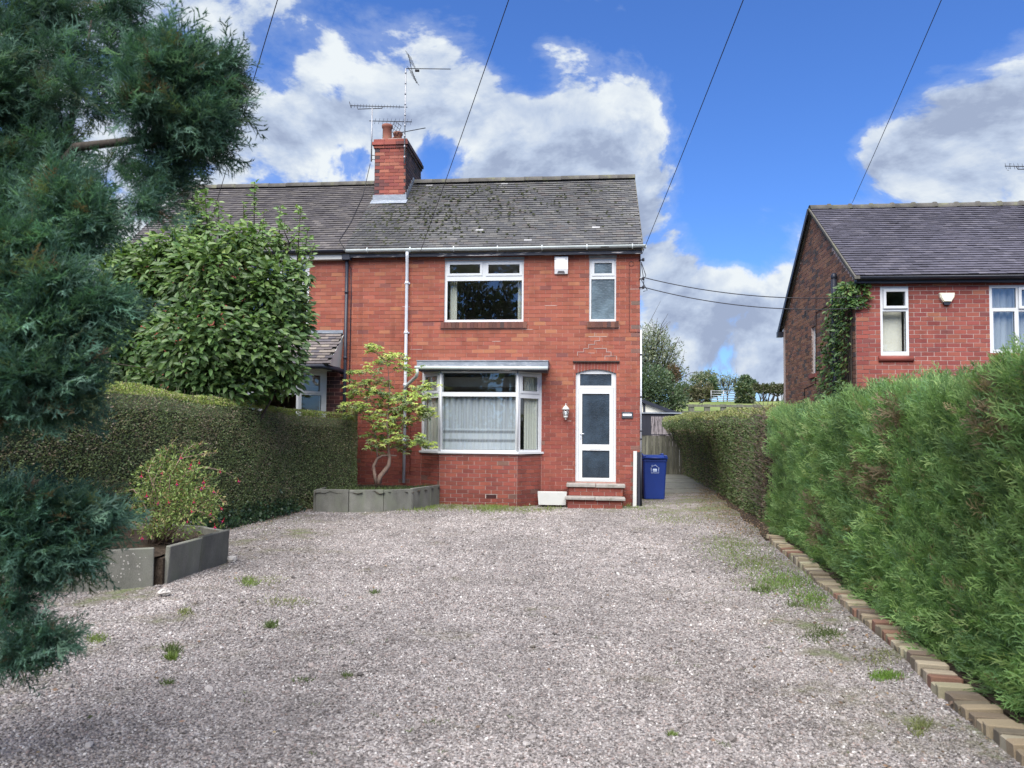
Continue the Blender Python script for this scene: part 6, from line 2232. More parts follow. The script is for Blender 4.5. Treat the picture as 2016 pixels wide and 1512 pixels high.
top = (n[:, 2] > .45) & (r_.rand(N) < .85)
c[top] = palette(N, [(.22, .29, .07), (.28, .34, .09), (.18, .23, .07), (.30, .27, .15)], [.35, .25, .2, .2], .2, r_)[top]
d = n * .8 + np.array([0, 0, .3]) + r_.normal(0, .6, (N, 3))
near = W[:, 1] < 9
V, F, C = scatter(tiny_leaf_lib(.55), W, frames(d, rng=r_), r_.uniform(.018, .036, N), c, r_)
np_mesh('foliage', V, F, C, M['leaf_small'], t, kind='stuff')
m = MB()
idx = r_.choice(N, 520, replace=False)
for i in idx:
    a = W[i] - n[i] * .02; dd = np.cross(n[i], np.array([0, 0, 1.0])) * r_.normal(0, .6) + np.array([0, 0, 1]) * r_.uniform(.2, 1)
    b = a + dd * r_.uniform(.06, .16) + n[i] * .03
    m.tube([a, b], [.0035, .002], 4, (.20, .17, .13), caps=False)
m.build('twigs', M['leaf_small'], t, kind='stuff')
# ivy creeping along its foot
N = 2600
s_ = r_.uniform(6, pL.L - 1.6, N)
x, y, dx, dy = pL.at(s_)
z = np.abs(r_.normal(0, .12, N)); off = np.maximum(.02, .22 - z * .8 + r_.normal(0, .06, N))
P = np.stack([x + dy * off, y - dx * off, z + .03], 1)
d = r_.normal(0, .6, (N, 3)) + np.array([.5, -.2, .6])
V, F, C = scatter(tiny_leaf_lib(.9), P, frames(d, rng=r_), r_.uniform(.035, .06, N), palette(N, [(.03, .06, .03), (.045, .085, .04), (.02, .045, .03)], [.4, .3, .3], .2, r_), r_)
o = np_mesh('ivy', V, F, C, M['leaf_gloss'], kind='stuff')

# ================================================================== trees and shrubs
def clump_points(cl, N, r, power=.45):
    """cl: (centre, radii, weight); returns points, outward directions, clump index"""
    w = np.array([c[2] for c in cl], float); w /= w.sum()
    k = r.choice(len(cl), N, p=w)
    d = r.normal(0, 1, (N, 3)); d /= np.linalg.norm(d, axis=1, keepdims=True)
    u = r.uniform(0, 1, N) ** power
    C0 = np.array([c[0] for c in cl])[k]; Rr = np.array([c[1] for c in cl])[k]
    lump_ = 1 + .16 * wob(d * 2.2 + C0, 1.0, 99)
    return C0 + d * Rr * (u * lump_)[:, None], d, k

def pxclumps(L, dflt=1.0):
    out = []
    for it in L:
        px, py, rx, ry, d = it[:5]
        w = it[5] if len(it) > 5 else 1.0
        c = at(px, py, d)
        s_ = d / FP
        out.append((np.array(c), np.array([rx * s_, (rx + ry) / 2 * s_ * .9, ry * s_]), rx * ry * w))
    return out

# ---- the dark conifer close on the left
t = thing('conifer_tree', 'large blue-green conifer filling the left side of the view', 'tree', Matrix.Translation((-2.55, 3.3, 0)))
TI = np.array([-2.55, 3.3, 0])
CL = [(30, 30, 70, 60, 3.5, .5), (100, 20, 50, 40, 3.55, .5), (170, 25, 45, 32, 3.6, .38), (240, 5, 34, 24, 3.5, .7), (-5, 180, 50, 80, 3.3, .9), (60, 250, 50, 44, 3.4, .5), (110, 290, 44, 24, 3.3, .6), (205, 205, 44, 34, 3.6, .36), (120, 110, 46, 36, 3.4, .42), (175, 120, 36, 34, 3.5, .32), (232, 95, 30, 34, 3.5, .4),
      (40, 120, 44, 50, 3.45, .5), (100, 195, 40, 34, 3.3, .45), (150, 170, 26, 26, 3.3, .4), (215, 45, 36, 26, 3.5, .4), (20, 90, 40, 40, 3.4, .5),
      (290, 130, 42, 50, 3.1), (350, 150, 60, 55, 3.0, 1.1), (415, 175, 45, 45, 3.1, .9), (450, 140, 22, 18, 3.1, .8), (440, 215, 24, 24, 3.1, .5), (300, 205, 62, 32, 3.0, 1.1), (385, 235, 55, 34, 3.0, 1.1), (330, 90, 32, 16, 3.05, .7),
      (330, 290, 70, 26, 3.1, 1.0), (405, 300, 36, 20, 3.1, .7), (230, 320, 40, 16, 3.2, .45), (305, 355, 60, 24, 3.1, .8), (345, 385, 24, 14, 3.1, .4), (280, 410, 34, 20, 3.0, .7), (30, 330, 75, 45, 3.3, 1.0), (130, 350, 50, 35, 3.2, .6),
      (20, 420, 70, 60, 3.1, 1.1), (130, 410, 60, 38, 3.0, 1.0), (200, 430, 50, 28, 2.95, 1.0), (60, 500, 90, 45, 2.9, 1.2), (160, 480, 50, 26, 2.9), (80, 580, 90, 50, 2.85, 1.2), (235, 590, 40, 22, 2.85, .7),
      (150, 560, 40, 35, 2.8, 1.1), (140, 650, 70, 42, 2.8, 1.2), (215, 635, 34, 30, 2.85, .9), (40, 680, 90, 60, 2.8, 1.2), (120, 740, 80, 45, 2.75, 1.2), (185, 770, 34, 34, 2.8), (40, 785, 80, 34, 2.8, 1.1), (120, 805, 52, 18, 2.8, .9),
      (30, 1010, 80, 34, 2.9, 1.2), (135, 1015, 60, 36, 2.95, 1.2), (195, 1020, 26, 28, 3.0, .9), (80, 1075, 90, 34, 2.9, 1.2), (150, 1090, 36, 30, 2.95), (50, 1135, 50, 18, 2.9, .9),
      (10, 1205, 36, 22, 2.9, .9), (70, 1245, 40, 16, 2.85, .9), (110, 1262, 24, 10, 2.85, .8), (35, 1285, 36, 16, 2.85, .9), (22, 1312, 20, 10, 2.85, .7)]
CL = [((q[0] - 38 if 425 < q[1] < 900 else q[0]),) + tuple(q[1:]) for q in CL]
cl = pxclumps(CL)
r_ = np.random.RandomState(51)
N = 15000
P, d0, k = clump_points(cl, N, r_, .42)
axis = P - TI; axis[:, 2] = 0
axis /= np.maximum(np.linalg.norm(axis, axis=1, keepdims=True), .3)
d = d0 * .7 + axis * .55 + np.array([0, 0, .12]) + r_.normal(0, .26, (N, 3))
hi = np.array([c[0][2] for c in cl])[k] > 2.6
c = palette(N, [(.056, .122, .092), (.088, .175, .132), (.042, .092, .074), (.145, .255, .20), (.09, .125, .07), (.12, .09, .06)], [.34, .26, .2, .12, .06, .02], .2, r_)
c = c * (1 + .22 * wob(P, 2.4, 71))[:, None]
FR_B = frond_lib(nb=12, sub=2, n=7, w=.030, curl=.45, seed=13, ang=(.4, .8), vol=.28)
V, F, C = scatter(FR_B, P - TI - d / np.linalg.norm(d, axis=1, keepdims=True) * .03, frames(d, rng=r_), .125 * r_.beta(2, 3, N) * 1.6 + .03, c, r_)
np_mesh('crown', V, F, C, M['needle'], t, kind='stuff')
m = MB()
tp_ = [(0, 0, -.1), (.02, .05, .8), (.0, .1, 1.6), (.05, .15, 2.4), (.02, .2, 3.4), (.0, .2, 4.6)]
m.tube(tp_, [.15, .13, .12, .10, .08, .05], 10)
m.build('trunk', M['bark'], t)
m = MB()
for ci, (c0_, rr_, w_) in enumerate(cl):
    q = c0_ - TI
    if c0_[2] > 2.2: continue
    zb_ = max(.3, q[2] - .25 - .15 * np.hypot(q[0], q[1]))
    b0_ = np.array([.02, .1, zb_])
    mid = (b0_ + q) / 2 + np.array([0, 0, .06]) + r_.normal(0, .03, 3)
    m.tube([b0_, mid, q], [.014, .009, .004], 6)
q0 = np.array(at(120, 330, 3.3)) - TI
m.tube([np.array([.02, .1, 1.9]), q0, np.array(at(150, 290, 3.25)) - TI, np.array(at(300, 272, 3.1)) - TI, np.array(at(400, 280, 3.05)) - TI], [.036, .026, .02, .014, .006], 8)
m.tube([np.array([.02, .1, 2.1]), q0, np.array(at(140, 240, 3.4)) - TI, np.array(at(165, 140, 3.5)) - TI, np.array(at(180, 40, 3.5)) - TI], [.030, .020, .016, .010, .004], 8)
m.build('branches', M['bark'], t)

# ---- broad-leaved tree in the neighbour's garden
def leafy_tree():
    D0 = 12.7
    t = thing('magnolia_tree', 'bushy tree with big drooping green leaves behind the left hedge', 'tree', Matrix.Translation((-5.2, 13.1, 0)))
    TI = np.array([-5.2, 13.1, 0])
    CL = [(300, 560, 92, 82, 12.9), (420, 545, 110, 80, 12.6), (535, 575, 68, 78, 12.7), (265, 680, 75, 95, 12.7), (400, 670, 110, 100, 12.2), (520, 680, 75, 92, 12.5), (480, 480, 78, 42, 12.8, .8), (340, 492, 70, 40, 12.8, .8),
          (400, 755, 150, 55, 12.5, 1.0), (560, 740, 40, 45, 12.6, .8), (590, 640, 28, 60, 12.8, .5), (250, 780, 60, 40, 12.6), (222, 600, 45, 100, 12.8), (235, 510, 40, 45, 12.9), (215, 720, 40, 60, 12.8), (585, 540, 26, 40, 12.8, .4), (390, 450, 46, 66, 13.1, .45), (570, 480, 26, 40, 12.9, .25)]
    cl = pxclumps(CL)
    r = np.random.RandomState(81)
    N = 19000
    P, d0, k = clump_points(cl, N, r, .28)
    inner = r.rand(N) < .36
    P[inner] = np.array([c_[0] for c_ in cl])[k[inner]] + (P[inner] - np.array([c_[0] for c_ in cl])[k[inner]]) * r.uniform(.1, .8, (inner.sum(), 1))
    shoots = [(388, 368, 395, 500, 26), (403, 372, 410, 480, 18), (501, 358, 500, 480, 12), (592, 402, 585, 520, 16), (552, 405, 548, 490, 13), (455, 425, 452, 490, 12), (370, 400, 380, 480, 18), (620, 478, 590, 560, 12), (345, 455, 350, 500, 14),
              (430, 395, 432, 470, 14), (520, 415, 515, 480, 10), (606, 450, 598, 520, 12), (480, 400, 478, 470, 11)]
    Ps, ds = [], []
    m = MB()
    for (xa, ya, xb, yb_, w) in shoots:
        a, b = np.array(at(xa, ya, 12.9)), np.array(at(xb, yb_, 12.9))
        n = int(16 + (yb_ - ya) * .28 * (1.8 if w > 14 else 1))
        for i in range(n):
            f = r.uniform(0, 1)
            Ps.append(a + (b - a) * f + r.normal(0, .02 + w * .0035 * f, 3))
            ang = r.uniform(0, 6.28)
            ds.append((math.cos(ang), math.sin(ang), r.uniform(.0, .9)))
        m.tube([b - TI, a - TI], [.012, .005], 5)
    P = np.concatenate([P, np.array(Ps)]); d0 = np.concatenate([d0, np.array(ds)])
    N = len(P)
    d = d0 * .8 + r.normal(0, .45, (N, 3)); d[:, 2] = d[:, 2] * .5 - .12
    sh = np.arange(N) >= 19000
    d[sh] = d0[sh]
    c = palette(N, [(.08, .15, .045), (.11, .185, .055), (.058, .112, .038), (.13, .20, .065), (.17, .23, .08)], [.38, .28, .26, .07, .01], .15, r)
    c[sh] = palette(N, [(.15, .26, .08), (.19, .30, .09)], [.5, .5], .15, r)[sh]
    lift_ = np.clip((P[:, 2] - 3.6) / 1.2, 0, 1) * (r.rand(N) < .6) * ~sh
    c = c * (1 + lift_[:, None] * np.array([.55, .42, .2]))     # pale new leaves on the upper shoots
    size = r.uniform(.10, .165, N); size[sh] *= .72
    lib = leaf_lib(.50, .09, .28, 5)
    # blades face the light: x across, y upwards
    dn = d / np.linalg.norm(d, axis=1, keepdims=True)
    up = np.array([0, -.75, .75]) + r.normal(0, .40, (N, 3))
    x = np.cross(up, dn); x /= np.linalg.norm(x, axis=1, keepdims=True)
    Rm = np.stack([x, np.cross(dn, x), dn], 2)
    # nearest, outermost leaves are pieces of their own
    score = P[:, 1] - TI[1] + .0 + r.uniform(0, .5, N) * 1.0
    outer = np.where(~sh)[0]
    pick = outer[np.argsort(score[outer])[:280]]
    mask = np.ones(N, bool); mask[pick] = False
    V, F, C = scatter(lib, P[mask] - TI, Rm[mask], size[mask], c[mask], r)
    crown = np_mesh('crown', V, F, C, M['leaf_gloss'], t, kind='stuff')
    datas = []
    for (v, f, cc_) in lib:
        o = np_mesh('leaf', v, f, np.repeat(cc_[:, None], 3, 1), M['leaf_gloss']); datas.append(o.data); bpy.data.objects.remove(o)
    for i in pick:
        o = bpy.data.objects.new('leaf', datas[int(i) % len(datas)]); col.objects.link(o); o.parent = crown
        mm = Matrix([[float(Rm[i][a][b]) * float(size[i]) for b in range(3)] for a in range(3)]).to_4x4()
        mm.translation = Vector(P[i] - TI)
        o.matrix_local = mm
        o.color = tuple(float(v) for v in c[i]) + (1,)
    for cc_, rr_, w in cl:
        q = cc_ - TI
        b0_ = np.array([0, 0, .5 + .2 * r.rand()])
        m.tube([b0_, (b0_ + q) / 2 + r.normal(0, .08, 3), q], [.05, .03, .012], 6)
        for j in range(5):
            e_ = q + r.normal(0, 1, 3) * rr_ * .5
            m.tube([q, (q + e_) / 2 + r.normal(0, .04, 3), e_], [.012, .008, .004], 5)
    m.tube([(0, 0, -.1), (.02, 0, .6), (0, .05, 1.4)], [.11, .09, .06], 10)
    m.build('trunk', M['bark'], t)
leafy_tree()

# ---- small yellow-green tree in the bed by the wall
def pieris():
    base = np.array(at(742, 957, 14.95)); base[2] = .36
    t = thing('pieris_tree', 'small yellow-green shrubby tree with twisted bare stems in front of the white downpipe', 'tree', Matrix.Translation(base))
    def pt(cx_, cy_, d=14.95): return np.array(at(680 + cx_ / 4.725, 680 + cy_ / 4.725, d)) - base
    cs = [(270, 30), (300, 60), (430, 90), (520, 100), (390, 110), (170, 240), (130, 250), (270, 220), (220, 320), (300, 340), (380, 350), (570, 220), (520, 180), (340, 170), (60, 370), (110, 360), (230, 420), (300, 430), (370, 430), (60, 460), (120, 440), (450, 470), (500, 480),
          (560, 450), (620, 500), (560, 540), (680, 390), (740, 370), (790, 370), (700, 470), (780, 480), (640, 600), (700, 590), (720, 620), (790, 650), (760, 600), (40, 560), (100, 560), (160, 600), (30, 640), (190, 560), (290, 560), (240, 660), (300, 670), (350, 640), (430, 620), (480, 690), (560, 710), (600, 690),
          (400, 740), (480, 750), (350, 770), (230, 850), (320, 870), (230, 930), (320, 960), (380, 900), (490, 900), (520, 960), (540, 860), (610, 900), (680, 880), (740, 900), (770, 940), (700, 850), (350, 500), (420, 540), (200, 480), (480, 590), (330, 720), (430, 820), (560, 600)]
    r = np.random.RandomState(91)
    A = [pt(285, 1285), pt(272, 1200), pt(262, 1120), pt(300, 1050), pt(345, 1025), pt(410, 1024), pt(478, 1026)]
    B = [pt(310, 1285), pt(322, 1220), pt(372, 1160), pt(405, 1110), pt(412, 1050), pt(400, 960), pt(400, 860), pt(385, 740), pt(400, 600), pt(415, 430), pt(400, 260), pt(390, 160)]
    A2 = [pt(300, 1050), pt(290, 950), pt(270, 800), pt(230, 650), pt(200, 520), pt(190, 400)]
    C_ = [pt(405, 900), pt(500, 800), pt(560, 700), pt(620, 560), pt(690, 430)]
    D_ = [pt(412, 960), pt(530, 930), pt(640, 930), pt(740, 920)]
    m = MB()
    m.tube(A, [.036, .032, .030, .026, .020, .016, .013], 8); m.tube(B, [.05, .045, .044, .040, .032, .026, .022, .018, .014, .010, .007, .005], 8)
    m.tube(A2, [.018, .016, .014, .011, .009, .006], 7); m.tube(C_, [.018, .015, .012, .009, .006], 7); m.tube(D_, [.014, .011, .008, .005], 6)
    m.build('trunk', M['bark_pale'], t)
    nodes = B[5:] + A2[1:] + C_ + D_
    tw = MB()
    lib = leaf_lib(.27, .05, .35, 4, seed=15)
    Ps, ds, cs_, up = [], [], [], []
    for (x, y) in cs:
        q0 = pt(x, y) + np.array([0, r.uniform(-.32, .22), 0])
        nb = min(nodes, key=lambda n_: np.linalg.norm(n_ - q0))
        tw.tube([nb, (nb + q0) / 2 + r.normal(0, .03, 3), q0], [.007, .005, .003], 5)
        for j in range(r.randint(8, 14)):
            q = q0 + r.normal(0, 1, 3) * np.array([.085, .10, .05])
            tw.tube([q0 + np.array([0, 0, -.05]), q], [.003, .002], 4)
            axis_ = np.array([r.normal(0, .35), r.normal(-.25, .3), 1.0])
            new = r.rand() < .62 - .12 * (y > 800)
            base_c = np.array([(.26, .33, .07), (.32, .37, .10), (.20, .28, .06)][r.randint(3)]) if new else np.array([(.12, .18, .05), (.10, .15, .06), (.15, .18, .08)][r.randint(3)])
            nl = r.randint(9, 14)
            for i in range(nl):
                a_ = 2 * math.pi * i / nl + r.uniform(-.3, .3)
                ph = r.uniform(-.65, .35) if new else r.uniform(-.9, .1)
                dd = np.array([math.cos(a_) * math.cos(ph), math.sin(a_) * math.cos(ph), math.sin(ph)]) + axis_ * .1
                Ps.append(q); ds.append(dd); cs_.append(base_c * r.uniform(.8, 1.25))
    P, d, c = np.array(Ps), np.array(ds), np.array(cs_)
    N = len(P)
    dn = d / np.linalg.norm(d, axis=1, keepdims=True)
    u = np.array([0, -.8, .7]) + r.normal(0, .3, (N, 3))
    x = np.cross(u, dn); x /= np.linalg.norm(x, axis=1, keepdims=True)
    V, F, C = scatter(lib, P, np.stack([x, np.cross(dn, x), dn], 2), r.uniform(.055, .095, N), c * 1.35, r)
    np_mesh('crown', V, F, C, M['leaf_gloss'], t, kind='stuff')
    tw.build('twigs', M['bark_pale'], t)
pieris()

# ---- fuchsia in the front left bed
def fuchsia():
    base = np.array([-3.72, 8.15, .28])
    t = thing('fuchsia_bush', 'rounded fuchsia bush with small red hanging flowers in the front left bed', 'shrub', Matrix.Translation(base))
    def pt(cx_, cy_, d=8.0): return np.array(at(cx_ / 3.877, 860 + cy_ / 3.877, d)) - base
    r = np.random.RandomState(101)
    CL = [(345, 905, 52, 28, 8.1, .7), (320, 945, 62, 45, 8.0), (370, 950, 52, 45, 8.0), (310, 1000, 58, 45, 7.95), (365, 1000, 62, 45, 7.95), (400, 985, 40, 35, 8.0, .8), (300, 1040, 34, 22, 7.9, .8), (340, 1045, 60, 18, 8.0, .7), (265, 1015, 24, 40, 8.1, .4)]
    cl = pxclumps(CL)
    N = 4200
    P, d0, k = clump_points(cl, N, r, .4)
    P = P - base
    P[:, 2] = np.maximum(P[:, 2], .02)
    stems = [[(1250, 420), (1280, 250), (1400, 160), (1550, 130), (1660, 120)], [(1350, 400), (1420, 270), (1560, 230), (1700, 260), (1830, 330)], [(1150, 500), (1180, 320), (1250, 180), (1300, 60), (1350, 10)], [(1200, 460), (1130, 260), (1180, 160), (1250, 115)], [(1100, 520), (1020, 400), (900, 430)],
             [(1400, 450), (1520, 380), (1640, 420), (1720, 520)], [(1350, 500), (1500, 560), (1640, 620), (1700, 690)], [(1300, 300), (1400, 120), (1480, 60), (1570, 40)]]
    m = MB()
    Pe, de = [], []
    for s_ in stems:
        L = [pt(*q, d=8.0 + .15 * r.normal()) for q in s_]
        m.tube([np.array([0, 0, .02]) + r.normal(0, .04, 3) * [1, 1, 0]] + L, [.007] + [.005] * (len(L) - 1) + [.002], 5)
        for i in range(90):
            f = r.uniform(0, len(L) - 1.001); a = int(f)
            Pe.append(L[a] + (L[a + 1] - L[a]) * (f - a) + r.normal(0, .014, 3)); de.append(r.normal(0, 1, 3))
    for i in range(46):
        a = np.array([r.normal(0, .06), r.normal(0, .06), .0]); e_ = cl[r.randint(len(cl))][0] - base + r.normal(0, .08, 3)
        m.tube([a, (a + e_) / 2 + r.normal(0, .03, 3), e_], [.005, .004, .002], 4)
    m.build('stems', M['bark_pale'], t)
    P = np.concatenate([P, np.array(Pe)]); d = np.concatenate([d0, np.array(de)]) + np.array([0, 0, -.1]) + r.normal(0, .5, (len(P), 3))
    N = len(P)
    c = palette(N, [(.18, .26, .08), (.23, .31, .10), (.14, .20, .07), (.28, .26, .12), (.26, .17, .10)], [.34, .28, .2, .11, .07], .2, r)
    V, F, C = scatter(leaf_lib(.42, .06, .25, 4, seed=16), P, frames(d, rng=r), r.uniform(.022, .046, N), c, r)
    np_mesh('foliage', V, F, C, M['leaf_small'], t, kind='stuff')
    fm = MB()
    fm.tube([(0, 0, .045), (0, 0, .0)], [.0015, .0015], 4)
    fm.lathe([(.003, .002), (.007, -.010), (.006, -.024)], (0, 0, 0), 6)
    for i in range(4):
        a = i * math.pi / 2
        ca, sa = math.cos(a), math.sin(a)
        fm.add([(.004 * ca, .004 * sa, -.018), (.020 * ca - .007 * sa, .020 * sa + .007 * ca, -.024), (.034 * ca, .034 * sa, -.038), (.020 * ca + .007 * sa, .020 * sa - .007 * ca, -.024)], [(0, 1, 2, 3)])
    fm.lathe([(.006, -.024), (.011, -.034), (.012, -.046)], (0, 0, 0), 6, mi=1)
    for a in (0, 2, 4): fm.tube([(0, 0, -.04), (.004 * math.cos(a), .004 * math.sin(a), -.07)], .001, 3)
    fo = fm.build('flower', [M['petal'], M['petal2']]); fd_ = fo.data; bpy.data.objects.remove(fo)
    fl_ = [(1080, 290), (1240, 270), (1450, 230), (1520, 190), (1680, 260), (1820, 330), (1555, 335), (1540, 385), (1630, 410), (1120, 440), (1285, 490), (1480, 490), (1460, 560), (1610, 580), (1685, 540), (1120, 610), (1705, 635), (1640, 680), (1085, 765), (1430, 640),
           (1460, 205), (1560, 370), (1380, 150), (1000, 560), (1210, 500), (1350, 350)]
    for q in fl_:
        o = bpy.data.objects.new('flower', fd_); col.objects.link(o); o.parent = t
        p = pt(q[0], q[1], 7.62 if q[0] < 1650 else 7.85)
        s_ = r.uniform(.5, .7)
        o.matrix_local = Matrix.Translation(p) @ Matrix.Rotation(r.uniform(0, 6), 4, 'Z') @ Matrix.Rotation(r.normal(0, .25), 4, 'X') @ Matrix.Diagonal((s_, s_, s_, 1))
fuchsia()

# ---- climber on the neighbour's gable
def climber():
    r = np.random.RandomState(111)
    t = thing('ivy', 'green ivy climbing the gable corner of the neighbouring house', 'climbing plant', RMx)
    P, d = [], []
    while len(P) < 1500:
        py = 556 + 240 * r.rand()
        l, rt = 1652 - (py - 560) * .17, 1684 - (py - 560) * .04
        if py < 590: l += (590 - py) * .7
        px = r.uniform(l, rt) + r.normal(0, 2.5)
        q = FG(px, py)
        if q.y < .02 - .0 and r.rand() < .7: q.y = r.uniform(.02, .3)
        P.append((-r.uniform(.02, .20), q.y, q.z)); d.append((-.7 + r.normal(0, .4), -.2 + r.normal(0, .5), -.35 + r.normal(0, .4)))
    for i in range(220):
        P.append((r.uniform(-.15, .25), -r.uniform(.0, .06), FR(1690, r.uniform(556, 606)).z - 0.0)); d.append((r.normal(0, .5), -.7, -.3 + r.normal(0, .4)))
    P, d = np.array(P), np.array(d)
    dn = d / np.linalg.norm(d, axis=1, keepdims=True)
    N = len(P)
    u = np.array([-.6, -.2, .7]) + r.normal(0, .3, (N, 3))
    x = np.cross(u, dn); x /= np.linalg.norm(x, axis=1, keepdims=True)
    c = palette(N, [(.055, .11, .035), (.08, .15, .045), (.04, .08, .03), (.14, .20, .06)], [.35, .3, .2, .15], .2, r)
    c[P[:, 2] > 4.0] *= 1.35
    V, F, C = scatter(leaf_lib(.6, .08, .25, 4, seed=17), P, np.stack([x, np.cross(dn, x), dn], 2), r.uniform(.06, .115, N), c, r)
    np_mesh('leaves', V, F, C, M['leaf_gloss'], t, kind='stuff')
    m = MB()
    for k in range(5):
        m.tube([(-.03, .3 + .1 * k, 0), (-.03, .3 + .08 * k + r.normal(0, .05), 1.8), (-.03, .15 + .05 * k, 3.2), (-.03, .1 + .05 * k, 4.1)], [.02, .015, .010, .004], 5)
    m.build('stem', M['bark'], t)
climber()

# ---- generic background trees
def bg_tree(name, label, cl_px, trunk, N, leaf, cols, probs, seed, power=.5, group=None, stems=0, ratio=.6, mat='leaf_small', cl=None, base=None, twigc=(.10, .09, .075)):
    r = np.random.RandomState(seed)
    cl = cl or pxclumps(cl_px)
    if base is None:
        X, Y = trunk
        base = np.array([X, Y, float(hill(X, Y))])
    base = np.array(base)
    t = thing(name, label, 'bush' if name.endswith('bush') else 'hedge' if name.endswith('hedge') else 'tree', Matrix.Translation(base), group)
    P, d0, k = clump_points(cl, N, r, power)
    P = P - base
    c = palette(N, cols, probs, .22, r) * (1 + .2 * wob(P, .9, seed))[:, None]
    d = d0 + r.normal(0, .7, (N, 3))
    V, F, C = scatter(tiny_leaf_lib(ratio), P, frames(d, rng=r), leaf * r.uniform(.6, 1.3, N), c, r)
    np_mesh('crown', V, F, C, M[mat], t, kind='stuff')
    m = MB()
    top = np.mean([c_[0] for c_ in cl], axis=0) - base
    th = max(.05, .02 * top[2] + .05)
    m.tube([(0, 0, -.3), tuple(top * [.3, .3, .35]), tuple(top * [.9, .9, .9])], [th, th * .75, th * .35], 7)
    for c_ in cl:
        q = c_[0] - base
        a = top * .35
        m.tube([a, (a + q) / 2 + r.normal(0, .05, 3) * np.linalg.norm(q) * .3, q + (q - a) * .25], [th * .5, th * .3, th * .08], 5)
        for j in range(stems):
            e_ = q + r.normal(0, 1, 3) * c_[1] * .8 + np.array([0, 0, c_[1][2] * .05])
            m.tube([q * .6 + a * .4, (q + e_) / 2, e_], [th * .2, th * .12, th * .04], 4)
    m.build('trunk', M['bark'], t)
OL = [(.17, .20, .13), (.22, .25, .17), (.13, .16, .10), (.28, .30, .22)]
DG = [(.075, .115, .06), (.095, .14, .075), (.055, .09, .05), (.13, .17, .09)]
bg_tree('garden_tree', 'tall airy grey-green tree behind the cream garage', [(1270, 690, 50, 45, 38, .8), (1290, 660, 30, 30, 38, .6), (1300, 700, 36, 40, 38, .7), (1325, 690, 24, 34, 38, .28), (1310, 740, 40, 30, 38, .6), (1340, 735, 16, 26, 38, .18), (1245, 700, 50, 60, 39, .6)],
        (6.6, 39), 6500, .15, OL, [.35, .3, .2, .15], 201, .55, stems=14, ratio=.35)
bg_tree('garden_tree', 'dark green bushy tree directly behind the garage roof', [(1275, 760, 50, 42, 35, 1), (1310, 780, 34, 30, 35, 1), (1335, 792, 20, 18, 35, .8), (1240, 770, 50, 50, 35, 1), (1345, 770, 14, 20, 35.5, .4), (1300, 745, 26, 22, 35.5, .6)],
        (6.4, 35.5), 9000, .12, DG, [.35, .3, .25, .1], 202, .4, stems=5)
bg_tree('garden_bush', 'small rusty-brown bush showing between the two garden trees', [(1325, 735, 14, 18, 36.5)], (7.6, 36.5), 900, .11, [(.16, .10, .07), (.13, .11, .06), (.10, .09, .05)], [.4, .3, .3], 203, .5)
bg_tree('field_bush', 'rounded brown-green bush left of the metal field gate', [(1380, 775, 20, 22, 84), (1362, 778, 16, 18, 84), (1394, 772, 10, 18, 84)], (20.8, 84), 2200, .34, [(.12, .12, .07), (.15, .14, .085), (.09, .10, .055)], [.4, .3, .3], 204, .5)
bg_tree('field_bush', 'rounded green bush right of the metal field gate', [(1467, 775, 17, 22, 79), (1467, 788, 19, 12, 79), (1460, 765, 12, 12, 79)], (24.2, 79), 2200, .32, [(.075, .11, .055), (.11, .13, .06), (.055, .08, .045)], [.4, .3, .3], 205, .45)
bg_tree('field_bush', 'low green bush on the skyline at the left end of the field', [(1348, 770, 18, 14, 86), (1340, 778, 20, 14, 86)], (19.4, 86), 1100, .34, [(.12, .16, .06), (.09, .12, .05)], [.5, .5], 206, .5)
bg_tree('hill_tree', 'grey-green tree on the skyline above the left field bush', [(1370, 748, 11, 13, 92, .8), (1384, 745, 13, 13, 92, .8), (1398, 742, 12, 12, 92, .8), (1404, 756, 9, 12, 92)], (23.5, 92), 1500, .36, OL, [.4, .3, .2, .1], 207, .6, stems=8, ratio=.4)
bg_tree('hill_tree', 'dark low tree on the skyline behind the metal field gate', [(1404, 768, 10, 9, 90), (1412, 772, 8, 7, 90), (1403, 752, 6, 12, 90, .7)], (24.4, 90), 900, .34, DG, [.4, .3, .2, .1], 208, .5)
bg_tree('hill_tree', 'thin pale leafless-looking tree on the skyline above the field gate', [(1420, 750, 11, 14, 92, .35), (1436, 750, 12, 15, 92, .35), (1450, 752, 9, 13, 92, .35), (1430, 765, 14, 8, 92, .25)], (26, 92), 800, .30, OL, [.3, .3, .1, .3], 209, .7, stems=34, ratio=.3)
bg_tree('hill_tree', 'pointed dark tree on the skyline above the right field bush', [(1467, 748, 12, 10, 90, .8), (1478, 755, 10, 8, 90, .7), (1462, 758, 9, 9, 90, .7)], (27.5, 90), 1000, .32, DG, [.3, .3, .2, .2], 210, .55, stems=8)
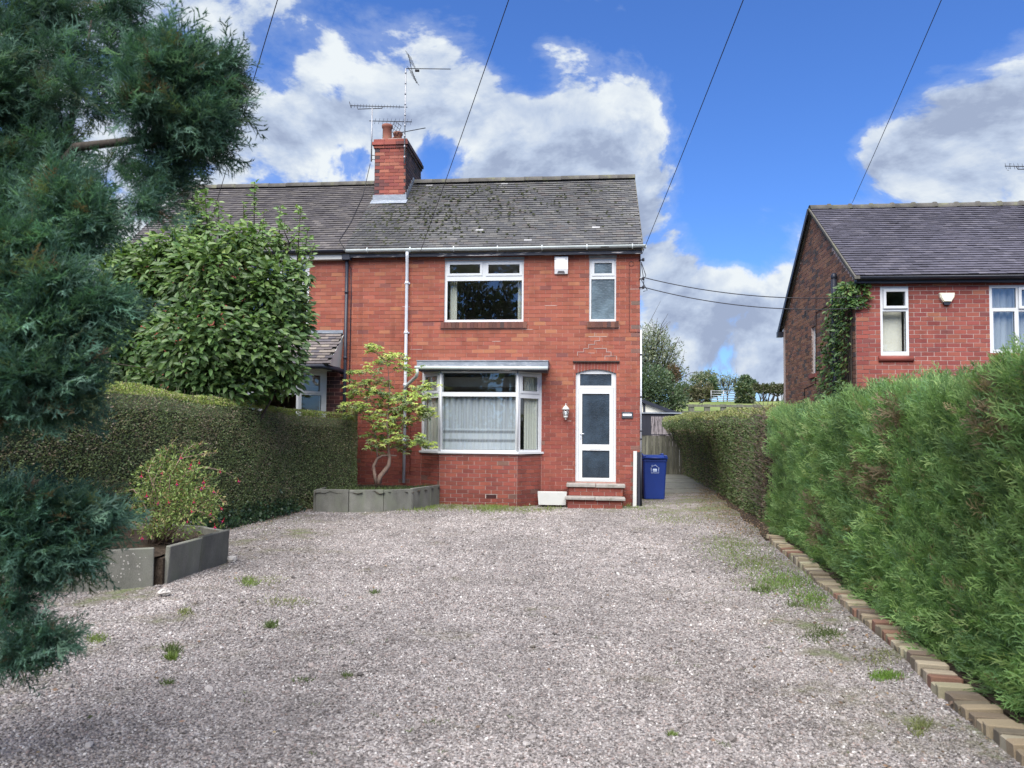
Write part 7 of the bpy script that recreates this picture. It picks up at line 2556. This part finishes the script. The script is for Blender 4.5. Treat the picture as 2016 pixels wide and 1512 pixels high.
hc = [(1488 + 9 * i, 764 + (i % 2) * 2, 7, 8, 84, .9) for i in range(9)]
bg_tree('field_hedge', 'thin field hedge with bare stems on the skyline left of the neighbouring house', hc, (29.5, 84), 2300, .30, [(.10, .12, .06), (.14, .14, .09), (.08, .09, .05)], [.4, .3, .3], 211, .55, stems=0)
m = MB(); r_ = np.random.RandomState(212)
for i in range(46):
    x = r_.uniform(26.2, 31.5); z0_ = float(hill(x, 84)) - .1
    m.tube([(x, 84 + r_.normal(0, .2), z0_), (x + r_.normal(0, .3), 84, z0_ + .8), (x + r_.normal(0, .6), 84, z0_ + 1.9)], [.06, .045, .02], 5)
o = m.build('hedge_stems', M['bark']); tag(o, 'bare crooked stems under the field hedge on the skyline', 'stems')

# ---- big trees across the road, mirrored in the windows
TB = ((-9, -16, 14.5, 5.2, 'broad dark tree across the road behind the camera, left of centre'), (-1.5, -17, 13.5, 4.8, 'round tree across the road straight behind the camera'),
      (6.5, -16, 15, 5.2, 'tallest tree across the road behind the camera'), (15, -17, 12, 5, 'tree across the road at the far right behind the camera'), (-18, -16, 12, 5, 'tree across the road at the far left behind the camera'))
for i, (x, y, h, w, lab) in enumerate(TB):
    r = np.random.RandomState(300 + i)
    cl = []
    for j in range(16):
        a = r.uniform(0, 6.28); q = r.uniform(0, .66) * w
        cl.append((np.array([x + q * math.cos(a), y + q * math.sin(a) * .7, h * r.uniform(.12, .88)]), np.array([w * .36, w * .36, w * .30]) * r.uniform(.75, 1.15), 1))
    bg_tree('roadside_tree', lab, None, None, 6500, .42, DG, [.4, .3, .2, .1], 310 + i, .5, cl=cl, base=(x, y, 0), stems=2)

r = np.random.RandomState(401)  # unseen hedge added to cover the bright sky mirrored in the windows
cl = [(np.array([x, -13.5 + r.uniform(-.4, .4), r.uniform(1.0, 3.4)]), np.array([1.6, 1.0, 1.3]), 1) for x in np.linspace(-20, 20, 34)]
bg_tree('added_hedge', 'unseen hedge added across the road behind the camera to darken the window reflections', None, None, 9000, .26, DG, [.4, .3, .2, .1], 402, .5, cl=cl, base=(0, -13.5, 0))
